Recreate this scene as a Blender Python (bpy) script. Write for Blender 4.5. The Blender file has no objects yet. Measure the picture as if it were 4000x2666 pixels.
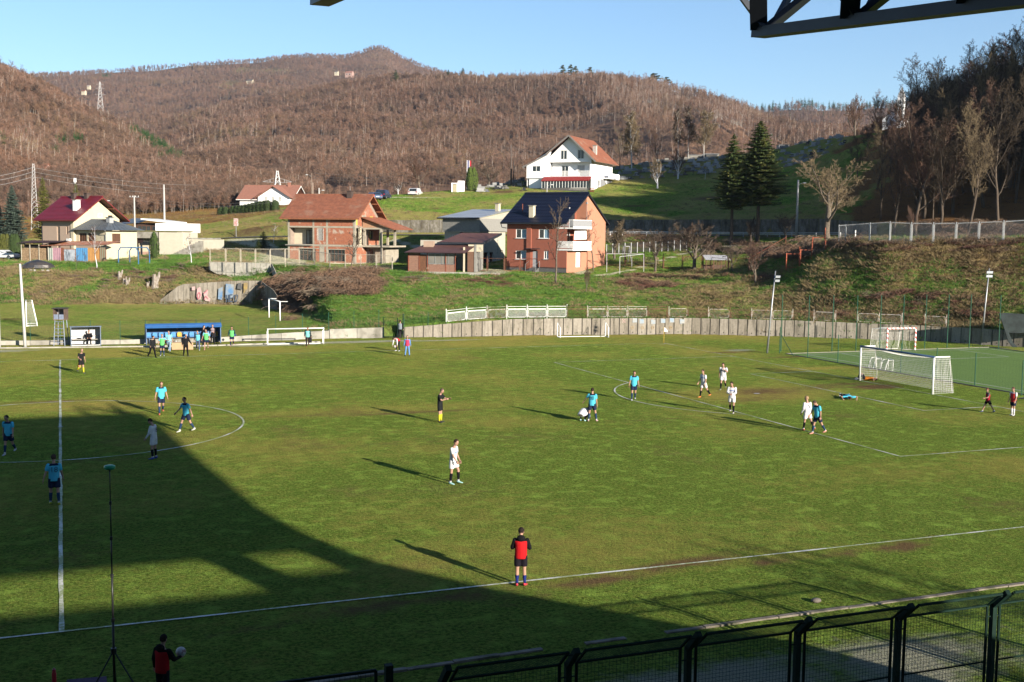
import bpy, math, random
import numpy as np
from mathutils import Vector, Matrix
random.seed(7)
rng = np.random.default_rng(7)
S = bpy.context.scene
COL = S.collection
CP = dict(f=4475.1518, yaw=0.37562, pitch=-0.09398, roll=0.01112)
CAM = Vector((0.20301, -62.43303, 10.15957))
def _cam_axes():
 y, p, r = CP['yaw'], CP['pitch'], CP['roll']
 f = Vector((math.sin(y)*math.cos(p), math.cos(y)*math.cos(p), math.sin(p)))
 rt = Vector((math.cos(y), -math.sin(y), 0)); up = rt.cross(f)
 return rt*math.cos(r)+up*math.sin(r), -rt*math.sin(r)+up*math.cos(r), f
CR, CU, CF = _cam_axes()
FH = Vector((math.sin(CP['yaw']), math.cos(CP['yaw']), 0))     # horizontal forward
RH = Vector((math.cos(CP['yaw']), -math.sin(CP['yaw']), 0))    # horizontal right
cd = bpy.data.cameras.new('camera'); cam = bpy.data.objects.new('camera', cd); COL.objects.link(cam)
cd.sensor_width = 36; cd.lens = CP['f']/4000*36; cd.clip_start = 0.1; cd.clip_end = 9000
cam.matrix_world = Matrix(((CR.x, CU.x, -CF.x, CAM.x), (CR.y, CU.y, -CF.y, CAM.y), (CR.z, CU.z, -CF.z, CAM.z), (0, 0, 0, 1)))
S.camera = cam
TOSUN = Vector((1.24, -3.5, 1.0)).normalized()
w = bpy.data.worlds.new('World'); S.world = w; w.use_nodes = True
nt = w.node_tree; nt.nodes.clear()
sky = nt.nodes.new('ShaderNodeTexSky'); sky.sky_type = 'NISHITA'; sky.sun_disc = False
sky.sun_elevation = math.asin(TOSUN.z); sky.sun_rotation = math.atan2(TOSUN.x, TOSUN.y)
sky.altitude = 500; sky.air_density = 1.0; sky.dust_density = 0.0; sky.ozone_density = 3.6
bg = nt.nodes.new('ShaderNodeBackground'); bg.inputs[1].default_value = 0.066
wo = nt.nodes.new('ShaderNodeOutputWorld')
nt.links.new(sky.outputs[0], bg.inputs[0]); nt.links.new(bg.outputs[0], wo.inputs[0])
sl = bpy.data.lights.new('sun', 'SUN'); sl.energy = 5.0; sl.angle = math.radians(0.53); sl.color = (1.0, 0.90, 0.76)
so = bpy.data.objects.new('sun', sl); COL.objects.link(so); so.location = (60, -160, 60)
so.rotation_euler = TOSUN.to_track_quat('Z', 'Y').to_euler()
S.view_settings.view_transform = 'Standard'; S.view_settings.look = 'None'
S.view_settings.exposure = 1.5; S.view_settings.gamma = 1; S.view_settings.use_curve_mapping = False
S.render.engine = 'CYCLES'
S.cycles.max_bounces = 5; S.cycles.diffuse_bounces = 2; S.cycles.glossy_bounces = 2; S.cycles.transparent_max_bounces = 12; S.cycles.volume_bounces = 0
S.cycles.use_adaptive_sampling = False
try: S.cycles.use_denoising = True
except Exception: pass
def ray(u, v): return CF*CP['f'] + CR*(u-2000) - CU*(v-1333)
def G(u, v, z=0.0):
 d = ray(u, v); t = (z-CAM.z)/d.z; return CAM + d*t
def PD(u, v, D):
 d = ray(u, v); return CAM + d*(D/d.dot(FH))
def hor(u): return 911+.0111*(u-2000)
def W(u, D, z=0.0):
 l = (u-2000)/CP['f']*D
 l *= (math.cos(CP['pitch']) + math.sin(CP['pitch'])*(z-CAM.z)/max(D, 1))
 return Vector((CAM.x, CAM.y, 0)) + FH*D + RH*l + Vector((0, 0, z))
def uD(x, y):
 dx, dy = x-CAM.x, y-CAM.y
 D = dx*FH.x+dy*FH.y; l = dx*RH.x+dy*RH.y
 return 2000+CP['f']*l/np.maximum(D, 1e-3), D
_perm = rng.permutation(512); _val = rng.random(512)
def vnoise(x, y, seed=0):
 x = np.asarray(x, float)+seed*17.3; y = np.asarray(y, float)-seed*9.1
 xi = np.floor(x).astype(int); yi = np.floor(y).astype(int); fx = x-xi; fy = y-yi
 fx = fx*fx*(3-2*fx); fy = fy*fy*(3-2*fy)
 def h(i, j): return _val[(_perm[(i & 511)] + j*31) & 511]
 return (h(xi, yi)*(1-fx)+h(xi+1, yi)*fx)*(1-fy)+(h(xi, yi+1)*(1-fx)+h(xi+1, yi+1)*fx)*fy
def fbm(x, y, oct=4, seed=0):
 a = 0; s = 0; am = 1
 for k in range(oct):
  a = a+am*vnoise(np.asarray(x)*2**k, np.asarray(y)*2**k, seed+k); s += am; am *= .5
 return a/s
def tag(o, label=None, cat=None, group=None, kind=None):
 if label: o['label'] = label
 if cat: o['category'] = cat
 if group: o['group'] = group
 if kind: o['kind'] = kind
 return o
def thing(name, label, cat, loc=(0, 0, 0), rz=0.0, group=None):
 o = bpy.data.objects.new(name, None); COL.objects.link(o); o.empty_display_size = .3
 o.location = loc; o.rotation_euler = (0, 0, rz); return tag(o, label, cat, group)
def link(name, me, parent=None, loc=None):
 o = bpy.data.objects.new(name, me); COL.objects.link(o)
 if parent is not None: o.parent = parent
 if loc is not None: o.location = loc
 return o
def copy_tree(o, parent=None):
 c = o.copy(); COL.objects.link(c); c.parent = parent
 for ch in o.children: copy_tree(ch, c)
 return c
class MB:
 def __init__(s): s.v = []; s.f = []; s.m = []; s.mi = 0
 def face(s, pts):
  n = len(s.v); s.v += [tuple(p) for p in pts]; s.f.append(tuple(range(n, n+len(pts)))); s.m.append(s.mi); return s
 def mesh(s, vs, fs):
  n = len(s.v); s.v += [tuple(p) for p in vs]
  for f in fs: s.f.append(tuple(n+i for i in f)); s.m.append(s.mi)
  return s
 def box(s, x0, x1, y0, y1, z0, z1):
  return s.mesh([(x0, y0, z0), (x1, y0, z0), (x1, y1, z0), (x0, y1, z0), (x0, y0, z1), (x1, y0, z1), (x1, y1, z1), (x0, y1, z1)],
                      [(0, 3, 2, 1), (4, 5, 6, 7), (0, 1, 5, 4), (1, 2, 6, 5), (2, 3, 7, 6), (3, 0, 4, 7)])
 def bar(s, p0, p1, wd, ht=None, up=(0, 0, 1)):
  p0 = Vector(p0); p1 = Vector(p1); d = p1-p0
  if d.length < 1e-6: return s
  d.normalize(); up = Vector(up)
  if abs(d.dot(up)) > .98: up = Vector((0, 1, 0))
  r = d.cross(up).normalized(); u = r.cross(d); ht = ht or wd
  q = [p+r*(sx*wd/2)+u*(sy*ht/2) for p in (p0, p1) for sx, sy in ((-1, -1), (1, -1), (1, 1), (-1, 1))]
  return s.mesh(q, [(0, 3, 2, 1), (4, 5, 6, 7), (0, 1, 5, 4), (1, 2, 6, 5), (2, 3, 7, 6), (3, 0, 4, 7)])
 def tube(s, pts, rads, n=6, cap=True):
  pts = [Vector(p) for p in pts]
  if not hasattr(rads, '__len__'): rads = [rads]*len(pts)
  rings = []; vs = []; fs = []
  d0 = (pts[1]-pts[0]).normalized(); ref = Vector((1, 0, 0)) if abs(d0.x) < .9 else Vector((0, 1, 0))
  for i, p in enumerate(pts):
   d = (pts[min(i+1, len(pts)-1)]-pts[max(i-1, 0)])
   d = d.normalized() if d.length > 1e-9 else d0
   r = d.cross(ref).normalized(); u = r.cross(d)
   for k in range(n):
    a = 2*math.pi*k/n; vs.append(p+(r*math.cos(a)+u*math.sin(a))*rads[i])
  for i in range(len(pts)-1):
   for k in range(n):
    a = i*n+k; b = i*n+(k+1) % n; fs.append((a, b, b+n, a+n))
  if cap: fs.append(tuple(range(n-1, -1, -1))); fs.append(tuple(range((len(pts)-1)*n, len(pts)*n)))
  return s.mesh(vs, fs)
 def loft(s, rings, cap=True):
  n = len(rings[0]); vs = [q for r in rings for q in r]; fs = []
  for i in range(len(rings)-1):
   for k in range(n):
    a = i*n+k; b = i*n+(k+1) % n; fs.append((a, b, b+n, a+n))
  if cap: fs.append(tuple(range(n-1, -1, -1))); fs.append(tuple(range((len(rings)-1)*n, len(rings)*n)))
  return s.mesh(vs, fs)
 def ell(s, c, r, nu=10, nv=7, M=None, keep=None):
  c = Vector(c); vs = []; fs = []
  for j in range(nv+1):
   t = math.pi*j/nv
   for i in range(nu):
    a = 2*math.pi*i/nu; q = Vector((r[0]*math.sin(t)*math.cos(a), r[1]*math.sin(t)*math.sin(a), r[2]*math.cos(t)))
    vs.append(q)
  for j in range(nv):
   for i in range(nu):
    f = (j*nu+i, (j+1)*nu+i, (j+1)*nu+(i+1) % nu, j*nu+(i+1) % nu)
    if keep and not all(keep(vs[k]) for k in f): continue
    fs.append(f)
  vs = [c+((M @ q) if M else q) for q in vs]
  return s.mesh(vs, fs)
 def data(s, name, mats, smooth=False):
  me = bpy.data.meshes.new(name); me.from_pydata(s.v, [], s.f)
  for m in (mats if isinstance(mats, (list, tuple)) else [mats]): me.materials.append(m)
  if any(s.m): me.polygons.foreach_set('material_index', s.m)
  if smooth: me.polygons.foreach_set('use_smooth', [True]*len(s.f))
  me.update(); return me
 def build(s, name, mats, parent=None, smooth=False, loc=None):
  return link(name, s.data(name, mats, smooth), parent, loc)
def struct(o): o['kind'] = 'structure'; return o
def stuff(o): o['kind'] = 'stuff'; return o
HAZE = 0.00006
MC = {}; AF = .58
def _N(nt, t, **k):
 n = nt.nodes.new(t)
 for a, b in k.items():
  if a.startswith('i_'):
   key = a[2:]; key = int(key) if key.isdigit() else key
   n.inputs[key].default_value = b
  else: setattr(n, a, b)
 return n
def mixc(nt, fac, a, b, bt='MIX'):
 n = nt.nodes.new('ShaderNodeMix'); n.data_type = 'RGBA'; n.blend_type = bt
 for i, x in ((0, fac), (6, a), (7, b)):
  if hasattr(x, 'is_output') or isinstance(x, bpy.types.NodeSocket): nt.links.new(x, n.inputs[i])
  else: n.inputs[i].default_value = x if i == 0 else (*x[:3], 1)
 return n.outputs[2]
def ramp(nt, src, lo, hi):
 n = nt.nodes.new('ShaderNodeMapRange'); n.inputs[1].default_value = lo; n.inputs[2].default_value = hi
 nt.links.new(src, n.inputs[0]); return n.outputs[0]
def noise(nt, co, sc, det=3, rough=.55, dist=0.0):
 n = nt.nodes.new('ShaderNodeTexNoise'); n.inputs['Scale'].default_value = sc; n.inputs['Detail'].default_value = det
 n.inputs['Roughness'].default_value = rough; n.inputs['Distortion'].default_value = dist; nt.links.new(co, n.inputs['Vector']); return n.outputs[0]
def newmat(name):
 m = bpy.data.materials.new(name); m.use_nodes = True; nt = m.node_tree; b = nt.nodes['Principled BSDF']; return m, nt, b
def scaled(nt, co, s):
 n = nt.nodes.new('ShaderNodeVectorMath'); n.operation = 'MULTIPLY'; n.inputs[1].default_value = s; nt.links.new(co, n.inputs[0]); return n.outputs[0]
def M(name, c, c2=None, sc=3.0, rough=.75, metal=0.0, bump=0.0, bsc=None, c3=None, sc3=.6, spec=.3, lo=.35, hi=.65, world=False, lo3=.5, hi3=.7, stretch=None, alpha=1):
 if name in MC: return MC[name]
 c = tuple(x*AF for x in c[:3]); c2 = c2 and tuple(x*AF for x in c2[:3]); c3 = c3 and tuple(x*AF for x in c3[:3])
 m, nt, b = newmat(name)
 b.inputs['Roughness'].default_value = rough; b.inputs['Metallic'].default_value = metal; b.inputs['Specular IOR Level'].default_value = spec
 tc = nt.nodes.new('ShaderNodeTexCoord'); co = tc.outputs['Object']
 if world: co = nt.nodes.new('ShaderNodeNewGeometry').outputs['Position']
 if stretch: co = scaled(nt, co, stretch)
 if c2 is None: c2 = tuple(x*.86 for x in c[:3])
 out = mixc(nt, ramp(nt, noise(nt, co, sc, 4), lo, hi), c, c2)
 if c3: out = mixc(nt, ramp(nt, noise(nt, co, sc3, 4, dist=.3), lo3, hi3), out, c3)
 nt.links.new(out, b.inputs['Base Color'])
 if bump:
  bn = _N(nt, 'ShaderNodeBump', i_Strength=min(1, bump), i_Distance=.02 if bump <= 1 else .02*bump)
  nt.links.new(noise(nt, co, bsc or sc*6, 4), bn.inputs['Height']); nt.links.new(bn.outputs[0], b.inputs['Normal'])
 MC[name] = m; return m
def PC(c, rough=.8, **k):
 k.setdefault('spec', .06 if rough >= .8 else .3); return M('paint_%02x%02x%02x_%d' % (int(c[0]*255), int(c[1]*255), int(c[2]*255), int(rough*10)), c, rough=rough, sc=6, **k)
WHITE = M('white_paint', (1.15, 1.15, 1.12), (1.0, 1.0, .96), 4, .6)
METAL = M('galvanised_steel', (.52, .54, .55), (.42, .43, .44), 5, .45, .6)
DGREEN = M('dark_green_paint', (.010, .034, .024), (.007, .022, .017), 5, .7, spec=.1)
GREENP = M('green_paint', (.03, .13, .075), (.02, .09, .05), 5, .5)
GLASS = M('window_glass', (.035, .045, .055), (.02, .025, .03), 1.5, .08, 0, spec=.7)
CONC = M('concrete', (.40, .38, .33), (.30, .285, .245), 1.6, .9, 0, .5, 14, c3=(.17, .16, .13), sc3=.9, lo3=.52, hi3=.74)
CONCL = M('light_concrete', (.50, .48, .42), (.42, .40, .34), 2.5, .9, 0, .4, 14, c3=(.30, .29, .25), sc3=1.1)
DARKM = M('dark_steel', (.035, .042, .055), (.02, .025, .033), 3, .55, .2)
WOODP = M('weathered_wood', (.27, .20, .13), (.17, .12, .08), 6, .85, 0, .4)
BARK = M('grey_bark', (.20, .165, .125), (.11, .085, .065), 8, .9, 0, .6)
BARKB = M('brown_bark', (.14, .105, .075), (.075, .055, .04), 8, .9, 0, .6)
BARKW = M('birch_bark', (.74, .71, .66), (.55, .52, .48), 3, .8, c3=(.08, .07, .06), sc3=3.5, lo3=.62, hi3=.68, stretch=(1, 1, 3))
LIME = M('limewashed_bark', (.80, .81, .83), (.66, .67, .70), 4, .9)
KU = [-900, 0, 600, 1000, 1150, 1300, 1500, 1900, 2400, 2750, 3000, 3200, 3450, 3700, 4000, 4900]
KT = {
 -900: [(100,.3),(150,.3),(154,1.8),(159,3.8),(164,5.2),(190,5.4),(215,7),(222,7),(224,7),(260,9),(300,12),(440,34)],
 0:    [(101,.3),(148,.3),(152,1.8),(157,3.8),(162,5.2),(190,5.4),(215,7),(222,7),(224,7),(260,9),(300,12),(440,34)],
 600:  [(103,.3),(150,.3),(152.5,1.8),(158,3.9),(163,5.2),(185,6),(205,8),(212,8),(214,8),(250,11),(300,14),(440,30)],
 1000: [(106,.3),(150,.3),(151,3.4),(157,3.7),(157.8,5.6),(176,6.8),(195,8.9),(203,9.0),(205,10.5),(240,13.5),(285,15),(440,28)],
 1150: [(107,.4),(140,.5),(149,3.2),(156,4.2),(159,5.3),(176,6.4),(193,9.1),(201,9.2),(203,11.0),(225,14),(270,15.5),(440,26)],
 1300: [(108,.6),(114,.8),(130,3.0),(145,4.5),(152,5.1),(178,5.6),(190,9.3),(198,9.4),(199.5,11.8),(210,15.2),(218,16.3),(440,22)],
 1500: [(112,1.1),(115,1.2),(128,3.0),(144,4.6),(151,5.2),(176,5.6),(188,9.5),(196,9.6),(197.5,12.0),(210,16),(220,17.0),(440,22)],
 1900: [(115.5,1.65),(117,1.8),(128,3.0),(140,4.4),(148,5.1),(172,5.9),(185,9.7),(193,9.8),(194.5,12.2),(216,16.6),(235,19.3),(440,24)],
 2400: [(117.5,1.65),(119,1.8),(129,3.1),(142,4.5),(150,5.2),(165,7.0),(182,10),(190,10.1),(191.5,12.4),(222,18),(262,25.5),(440,30)],
 2750: [(117,1.65),(118.5,1.8),(128,3.6),(139,5.2),(150,5.6),(165,7.8),(180,10),(188,10.1),(189.5,12.6),(218,18),(260,27.5),(440,33)],
 3000: [(116,1.65),(117.5,1.9),(125,4.0),(134,5.6),(145,6.4),(165,8.6),(178,10),(186,10.1),(187.5,12.7),(214,18),(256,29),(440,34)],
 3200: [(113.5,1.6),(115,1.8),(120,4.2),(125,6.9),(132,9.0),(150,9.6),(164,10),(172,10.1),(173.5,12.7),(205,18),(250,31),(440,40)],
 3450: [(111,1.55),(112.5,1.7),(116,4.2),(119,7.0),(121.8,9.5),(130,9.9),(146,10.1),(154,10.2),(155,11.8),(180,19),(220,30),(440,50)],
 3700: [(110,1.5),(111.5,1.7),(114.5,4.3),(118,7.3),(121.3,9.8),(125,10.0),(136,10.2),(144,10.2),(145,11.6),(165,18),(205,28),(440,56)],
 4000: [(108,1.5),(109.5,1.7),(112.5,4.3),(116,7.3),(120,9.9),(123,10.1),(131,10.3),(139,10.3),(140,11.8),(160,19),(200,30),(440,62)],
 4900: [(100,1.5),(101.5,1.7),(105,4.4),(110,7.5),(115,10),(118,10.2),(126,10.3),(134,10.4),(135,12),(155,20),(195,32),(440,66)],
}
def _wallD(u):
 uu = [-900, 0, 470, 863, 1284, 1499, 1576, 1800, 2000, 2161, 2700, 3100, 3429, 3674, 4000, 4250, 4900]; vv = [1355, 1349, 1345, 1335, 1323, 1319, 1319, 1315, 1311, 1309, 1305, 1315, 1326, 1335, 1357, 1376, 1430]
 g = G(float(u), float(np.interp(u, uu, vv))); return float((g-CAM).dot(FH))
for u in KU:
 d0 = _wallD(u)+.22; a = KT[u]; dd = d0-a[0][0]; a[0] = (d0, a[0][1]); a[1] = (max(d0+1.2, a[1][0]+(dd if u > 1200 else 0)), a[1][1]);
_KD = np.array([[q[0] for q in KT[u]] for u in KU], float); _KZ = np.array([[q[1] for q in KT[u]] for u in KU], float)
_WU = np.arange(-900, 4901, 20.0); _WD = np.array([_wallD(q)+.22 for q in _WU])
def knots(u):
 u = np.clip(u, KU[0], KU[-1]-1e-3); i = np.searchsorted(KU, u, side='right')-1; t = (u-KU[i])/(KU[i+1]-KU[i])
 k = _KD[i]*(1-t)+_KD[i+1]*t; k[0] = np.interp(u, _WU, _WD); k[1] = max(k[1], k[0]+.8); return k, _KZ[i]*(1-t)+_KZ[i+1]*t
def near_z(u, D, rough=True):
 kd, kz = knots(u)
 if D < kd[0]-.25: return 0.0
 if D < kd[0]: return float(kz[0]*(D-kd[0]+.25)/.25)
 z = float(np.interp(D, kd, kz))
 return z
SKY_L = {
 'A': (dict(u=[-900,-400,0,106,183,297,467,637,744,892,1000,1080,1150], v=[240,262,303,345,380,455,530,612,690,758,800,850,900]),
       dict(u=[-900,500,900,1150], D=[680,650,520,440]), 240, 9),
 'B': (dict(u=[500,600,722,871,1000,1361,1552,1765,2000,2170,2340,2552,2722,2892,3000,3200,3500,3800,4900], v=[545,520,470,436,410,348,328,327,332,325,325,355,390,442,484,520,545,560,600]),
       dict(u=[500,1200,1600,2400,3000,4900], D=[1300,1350,1200,1080,1000,900]), 330, 16),
 'C': (dict(u=[-900,0,183,425,637,807,1000,1098,1212,1327,1382,1446,1480,1501,1552,1637,1680,2000,2500,4900], v=[330,318,308,296,276,267,254,242,236,243,228,206,203,208,240,275,290,360,460,620]),
       dict(u=[-900,1200,1446,1800,4900], D=[2500,2700,3000,2900,2700]), 900, 60),
 'E': (dict(u=[2300,2800,2950,3050,3100,3300,3450,3600,3800,4200,4900], v=[560,470,450,436,430,433,425,400,410,430,470]),
       dict(u=[2300,4900], D=[2000,1900]), 1100, 60),
}
def hill_z(u, D, x, y):
 u = np.asarray(u, float); z = np.full(np.broadcast(u, D).shape, -60.0)
 for k, (sk, rd, D0, z0) in SKY_L.items():
  v = np.interp(u, sk['u'], sk['v']); Dr = np.interp(u, rd['u'], rd['D'])
  zr = CAM.z+Dr*(hor(u)-v)/CP['f']
  if k in 'BE':
   zr = np.where(u < sk['u'][0], zr-(sk['u'][0]-u)*.35, zr)
  if k == 'A': zr = np.where(u > 1150, zr-(u-1150)*.3, zr)
  t = (D-D0)/(Dr-D0); tt = np.clip(t, 0, 1)
  prof = tt**(1.25 if k != 'C' else 1.1)
  h = z0+(zr-z0)*prof
  amp = {'A': 22, 'B': 55, 'C': 120, 'E': 40}[k]; sc = {'A': 95, 'B': 170, 'C': 360, 'E': 300}[k]
  rid = np.abs(2*fbm(x/sc+y/sc*.45, y/sc*.6-x/sc*.3, 3, 3)-1)
  wgt = np.clip(4*tt*(1-tt), 0, 1)
  h = h-amp*wgt*rid*1.15+amp*.08*wgt*(fbm(x/25, y/25, 3, 5)-.5)*2
  h = np.where(t > 1, zr-(D-Dr)*.38, h)
  h = np.where(t < 0, -60, h)
  z = np.maximum(z, h)
 return z
def ground_z(x, y):
 u, D = uD(x, y)
 if D < 90: return 0.0
 z = near_z(float(u), float(D))
 if D > 240: z = max(z if D < 440 else -99, float(hill_z(np.array([u]), np.array([D]), np.array([x]), np.array([y]))[0]))
 return z
def HIT(u, v, D0=96., D1=420., st=.5):
 D = D0
 while D < D1:
  q = PD(u, v, D)
  if q.z <= ground_z(q.x, q.y): q.z = ground_z(q.x, q.y); return q
  D += st
 return PD(u, v, D1)
def TP(u, D, dz=0.0):
 p = W(u, D, 0); z = ground_z(p.x, p.y)
 p = W(u, D, z); p.z = z+dz; return p
def ground_mat(name, green=(.10, .155, .028), green2=(.065, .115, .022), dry=(.30, .225, .10), soil=(.115, .078, .05), grav=(.36, .34, .30), leaf=(.22, .115, .06), bump=.9, fine=26.0, sheen=.9):
 m, nt, b = newmat(name); b.inputs['Roughness'].default_value = .85; b.inputs['Specular IOR Level'].default_value = 0; b.inputs['Sheen Weight'].default_value = sheen; b.inputs['Sheen Roughness'].default_value = .5; b.inputs['Sheen Tint'].default_value = (.62, .80, .16, 1)
 pos = nt.nodes.new('ShaderNodeNewGeometry').outputs['Position']
 at = nt.nodes.new('ShaderNodeVertexColor'); at.layer_name = 'mask'
 sep = nt.nodes.new('ShaderNodeSeparateColor'); nt.links.new(at.outputs[0], sep.inputs[0])
 n1 = noise(nt, pos, .35, 5, .6); n2 = noise(nt, pos, 3.2, 4, .65); n3 = noise(nt, scaled(nt, pos, (1, 1, 1)), fine, 3, .7); n4 = noise(nt, pos, fine*.33, 3, .6)
 base = mixc(nt, ramp(nt, n1, .35, .65), green, green2)
 base = mixc(nt, ramp(nt, n2, .42, .72), base, tuple(a*.55+c*.45 for a, c in zip(green, dry)))
 base = mixc(nt, ramp(nt, n4, .38, .72), base, tuple(x*.32 for x in green2)); base = mixc(nt, ramp(nt, noise(nt, pos, 1.25, 3, .6), .52, .72), base, tuple(x*1.25 for x in green))
 base = mixc(nt, ramp(nt, n3, .30, .75), mixc(nt, 1.0, base, (.45, .5, .5), 'MULTIPLY'), mixc(nt, 1.0, base, (1.0, 1.0, .95), 'MULTIPLY'))
 base = mixc(nt, ramp(nt, noise(nt, pos, 6.5, 2, .5), .64, .74), base, tuple(x*.3 for x in green2))
 def blend(base, ch, col, col2, nz, hard=.12):
  a = nt.nodes.new('ShaderNodeMath'); a.operation = 'ADD'; nt.links.new(ch, a.inputs[0])
  s = nt.nodes.new('ShaderNodeMath'); s.operation = 'MULTIPLY_ADD'; nt.links.new(nz, s.inputs[0]); s.inputs[1].default_value = .9; s.inputs[2].default_value = -.45
  nt.links.new(s.outputs[0], a.inputs[1])
  return mixc(nt, ramp(nt, a.outputs[0], .5-hard, .5+hard), base, mixc(nt, ramp(nt, n3, .3, .7), col, col2))
 base = blend(base, sep.outputs[0], dry, tuple(x*.6 for x in dry), noise(nt, pos, 1.1, 6, .75), .3)
 lf = blend(base, at.outputs[1], leaf, tuple(x*.55 for x in leaf), noise(nt, pos, .8, 6, .75), .3)
 base = lf
 base = blend(base, sep.outputs[1], soil, tuple(x*.6 for x in soil), noise(nt, pos, 1.7, 6, .75), .2)
 base = blend(base, sep.outputs[2], grav, tuple(x*.7 for x in grav), noise(nt, pos, 1.4, 6, .78), .15)
 nt.links.new(base, b.inputs['Base Color']); nt.links.new(mixc(nt, 1.0, base, (3.2, 3.4, 1.9), 'MULTIPLY'), b.inputs['Sheen Tint'])
 add = nt.nodes.new('ShaderNodeMath'); add.operation = 'MULTIPLY_ADD'; nt.links.new(n4, add.inputs[0]); add.inputs[1].default_value = 1.6; nt.links.new(n3, add.inputs[2])
 bn = _N(nt, 'ShaderNodeBump', i_Strength=bump, i_Distance=.13); nt.links.new(add.outputs[0], bn.inputs['Height']); nt.links.new(bn.outputs[0], b.inputs['Normal'])
 return m
def grid_mesh(name, X, Y, Z, mask, mat, smooth=True):
 n, k = X.shape; me = bpy.data.meshes.new(name)
 vs = np.stack([X, Y, Z], -1).reshape(-1, 3)
 ii = np.arange(n*k).reshape(n, k); fs = np.stack([ii[:-1, :-1], ii[:-1, 1:], ii[1:, 1:], ii[1:, :-1]], -1).reshape(-1, 4)
 me.vertices.add(len(vs)); me.vertices.foreach_set('co', vs.ravel())
 me.loops.add(fs.size); me.loops.foreach_set('vertex_index', fs.ravel())
 me.polygons.add(len(fs)); me.polygons.foreach_set('loop_start', np.arange(0, fs.size, 4)); me.polygons.foreach_set('loop_total', np.full(len(fs), 4))
 if smooth: me.polygons.foreach_set('use_smooth', np.ones(len(fs), bool))
 me.update(calc_edges=True); me.validate()
 if mask is not None:
  ca = me.color_attributes.new('mask', 'FLOAT_COLOR', 'POINT'); ca.data.foreach_set('color', mask.reshape(-1, 4).astype(np.float32).ravel())
 me.materials.append(mat); return link(name, me)
def spots(X, Y, lst):
 out = np.zeros(X.shape)
 for q in lst:
  x, y, rx, ry, s = q[:5]; a = q[5] if len(q) > 5 else 0
  dx, dy = X-x, Y-y; c, sn = math.cos(a), math.sin(a)
  e = ((dx*c+dy*sn)/rx)**2+((-dx*sn+dy*c)/ry)**2
  out = np.maximum(out, s*np.exp(-e*1.2))
 return out
def gp(u, v, z=0.0): q = G(u, v, z); return q.x, q.y
M_PITCH = ground_mat('pitch_grass', green=(.142, .200, .048), green2=(.112, .162, .038), dry=(.235, .18, .066), soil=(.10, .066, .042), sheen=.75, bump=1.0, grav=(.20, .195, .185))
M_GROUND = ground_mat('rough_grass', green=(.112, .190, .036), green2=(.080, .140, .030), dry=(.20, .155, .075), soil=(.08,.052,.036), grav=(.24,.225,.20), leaf=(.13,.068,.038), fine=14.0, bump=1.0, sheen=.5)
X, Y = np.meshgrid(np.arange(-34, 100, .8), np.arange(-56, 62, .8))
u_, D_ = uD(X, Y)
kd0 = np.array([knots(float(np.clip(a, -900, 4899)))[0][0] for a in u_.ravel()]).reshape(X.shape)
soil_spots = [(*gp(1500, 1620), 9, .5, .62, .05), (*gp(1240, 1620), 9, .8, .45), (*gp(1770, 1605), 3.2, .8, .5), (*gp(3420, 1512), 2.6, 1.2, .95), (*gp(3330, 1500), 6, 1.2, .55),
  (*gp(2980, 1530), 4.5, 2.6, .60), (*gp(2950, 1560), 5, 1.2, .5), (*gp(3200, 1515), 5, 1.5, .5), (*gp(200, 1570), 5, .7, .6), (*gp(330, 1600), 6, 1, .4), (*gp(480, 1610), 3, .7, .5),
  (*gp(2350, 2265), 4.5, .55, .72, .25), (*gp(2600, 2215), 4.5, .5, .80, .25), (*gp(2750, 2195), 2.5, .4, .7, .25), (*gp(3550, 2130), 2.2, .45, .85, .3), (*gp(3320, 2155), 2.5, .35, .62, .25), (*gp(1400, 2380), 6, .5, .6, .2), (*gp(1750, 2340), 4, .5, .6, .2),
  (*gp(3020, 2200), 1.2, .3, .8), (*gp(2850, 1377), 4, .8, .7), (*gp(3100, 1395), 6, .9, .6), (*gp(2300, 1760), 9, 1.5, .28), (*gp(1800, 1900), 8, 1.5, .3), (*gp(2500, 1640), 6, .8, .42), (*gp(350, 1800), 4, .8, .45)]
soil = 1.15*spots(X, Y, soil_spots)
soil = np.maximum(soil, .42*np.clip(fbm(X/4, Y/5, 4, 11)*3-1.35, 0, 1))
grav = spots(X, Y, [(-8, 40.5, 8, 1.8, .95), (3, 41.3, 10, .8, .55), (10, 40.6, 5, 1.3, .9), (18, 39.8, 6, 1.2, .95), (26, 40.8, 8, 1.2, .95), (34, 40.2, 6, .8, .8), (40, 39.6, 4, .35, .55), (56.2, 24.5, 2.2, 1.1, .8)])
tr = np.clip(1.5-np.abs(Y+41.3)/2.0, 0, 1)*np.clip((X-4)/3, 0, 1)*np.clip((27-X)/8, .25, 1)
grav = np.maximum(grav, tr*(.30+.75*fbm(X/2.2, Y/1.1, 3, 21)))
grav = np.maximum(grav, .62*np.clip(1-np.abs(Y+41.15-.03*(X-19))/.28, 0, 1))
grav = np.maximum(grav, spots(X, Y, [(79, 19.5, 5, 1.2, .75)]))
dry = .22+.75*(fbm(X/6, Y/6, 4, 31)-.5)+.14*np.clip((Y-10)/30, 0, 1)
inner = (Y > 33) & (Y < 44); dry = np.where(inner, dry+.12, dry)
dry = np.where(Y < -33, dry-.26, dry)
dry = np.maximum(dry, spots(X, Y, [(*gp(2950, 1540), 9, 5, .65), (*gp(3200, 1440), 9, 1.6, .62), (*gp(400, 1580), 10, 4, .62), (40, 34, 16, 1.3, .6), (*gp(1500, 1600), 16, 3, .5)]))
Zp = np.where(Y < -37.3, -.02, 0)+.02*(fbm(X/2, Y/2, 3, 8)-.5)*((Y < -33) | (Y > 33))
keep = D_ < kd0+0.05
Zp = np.where(keep, Zp, -.6)
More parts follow.
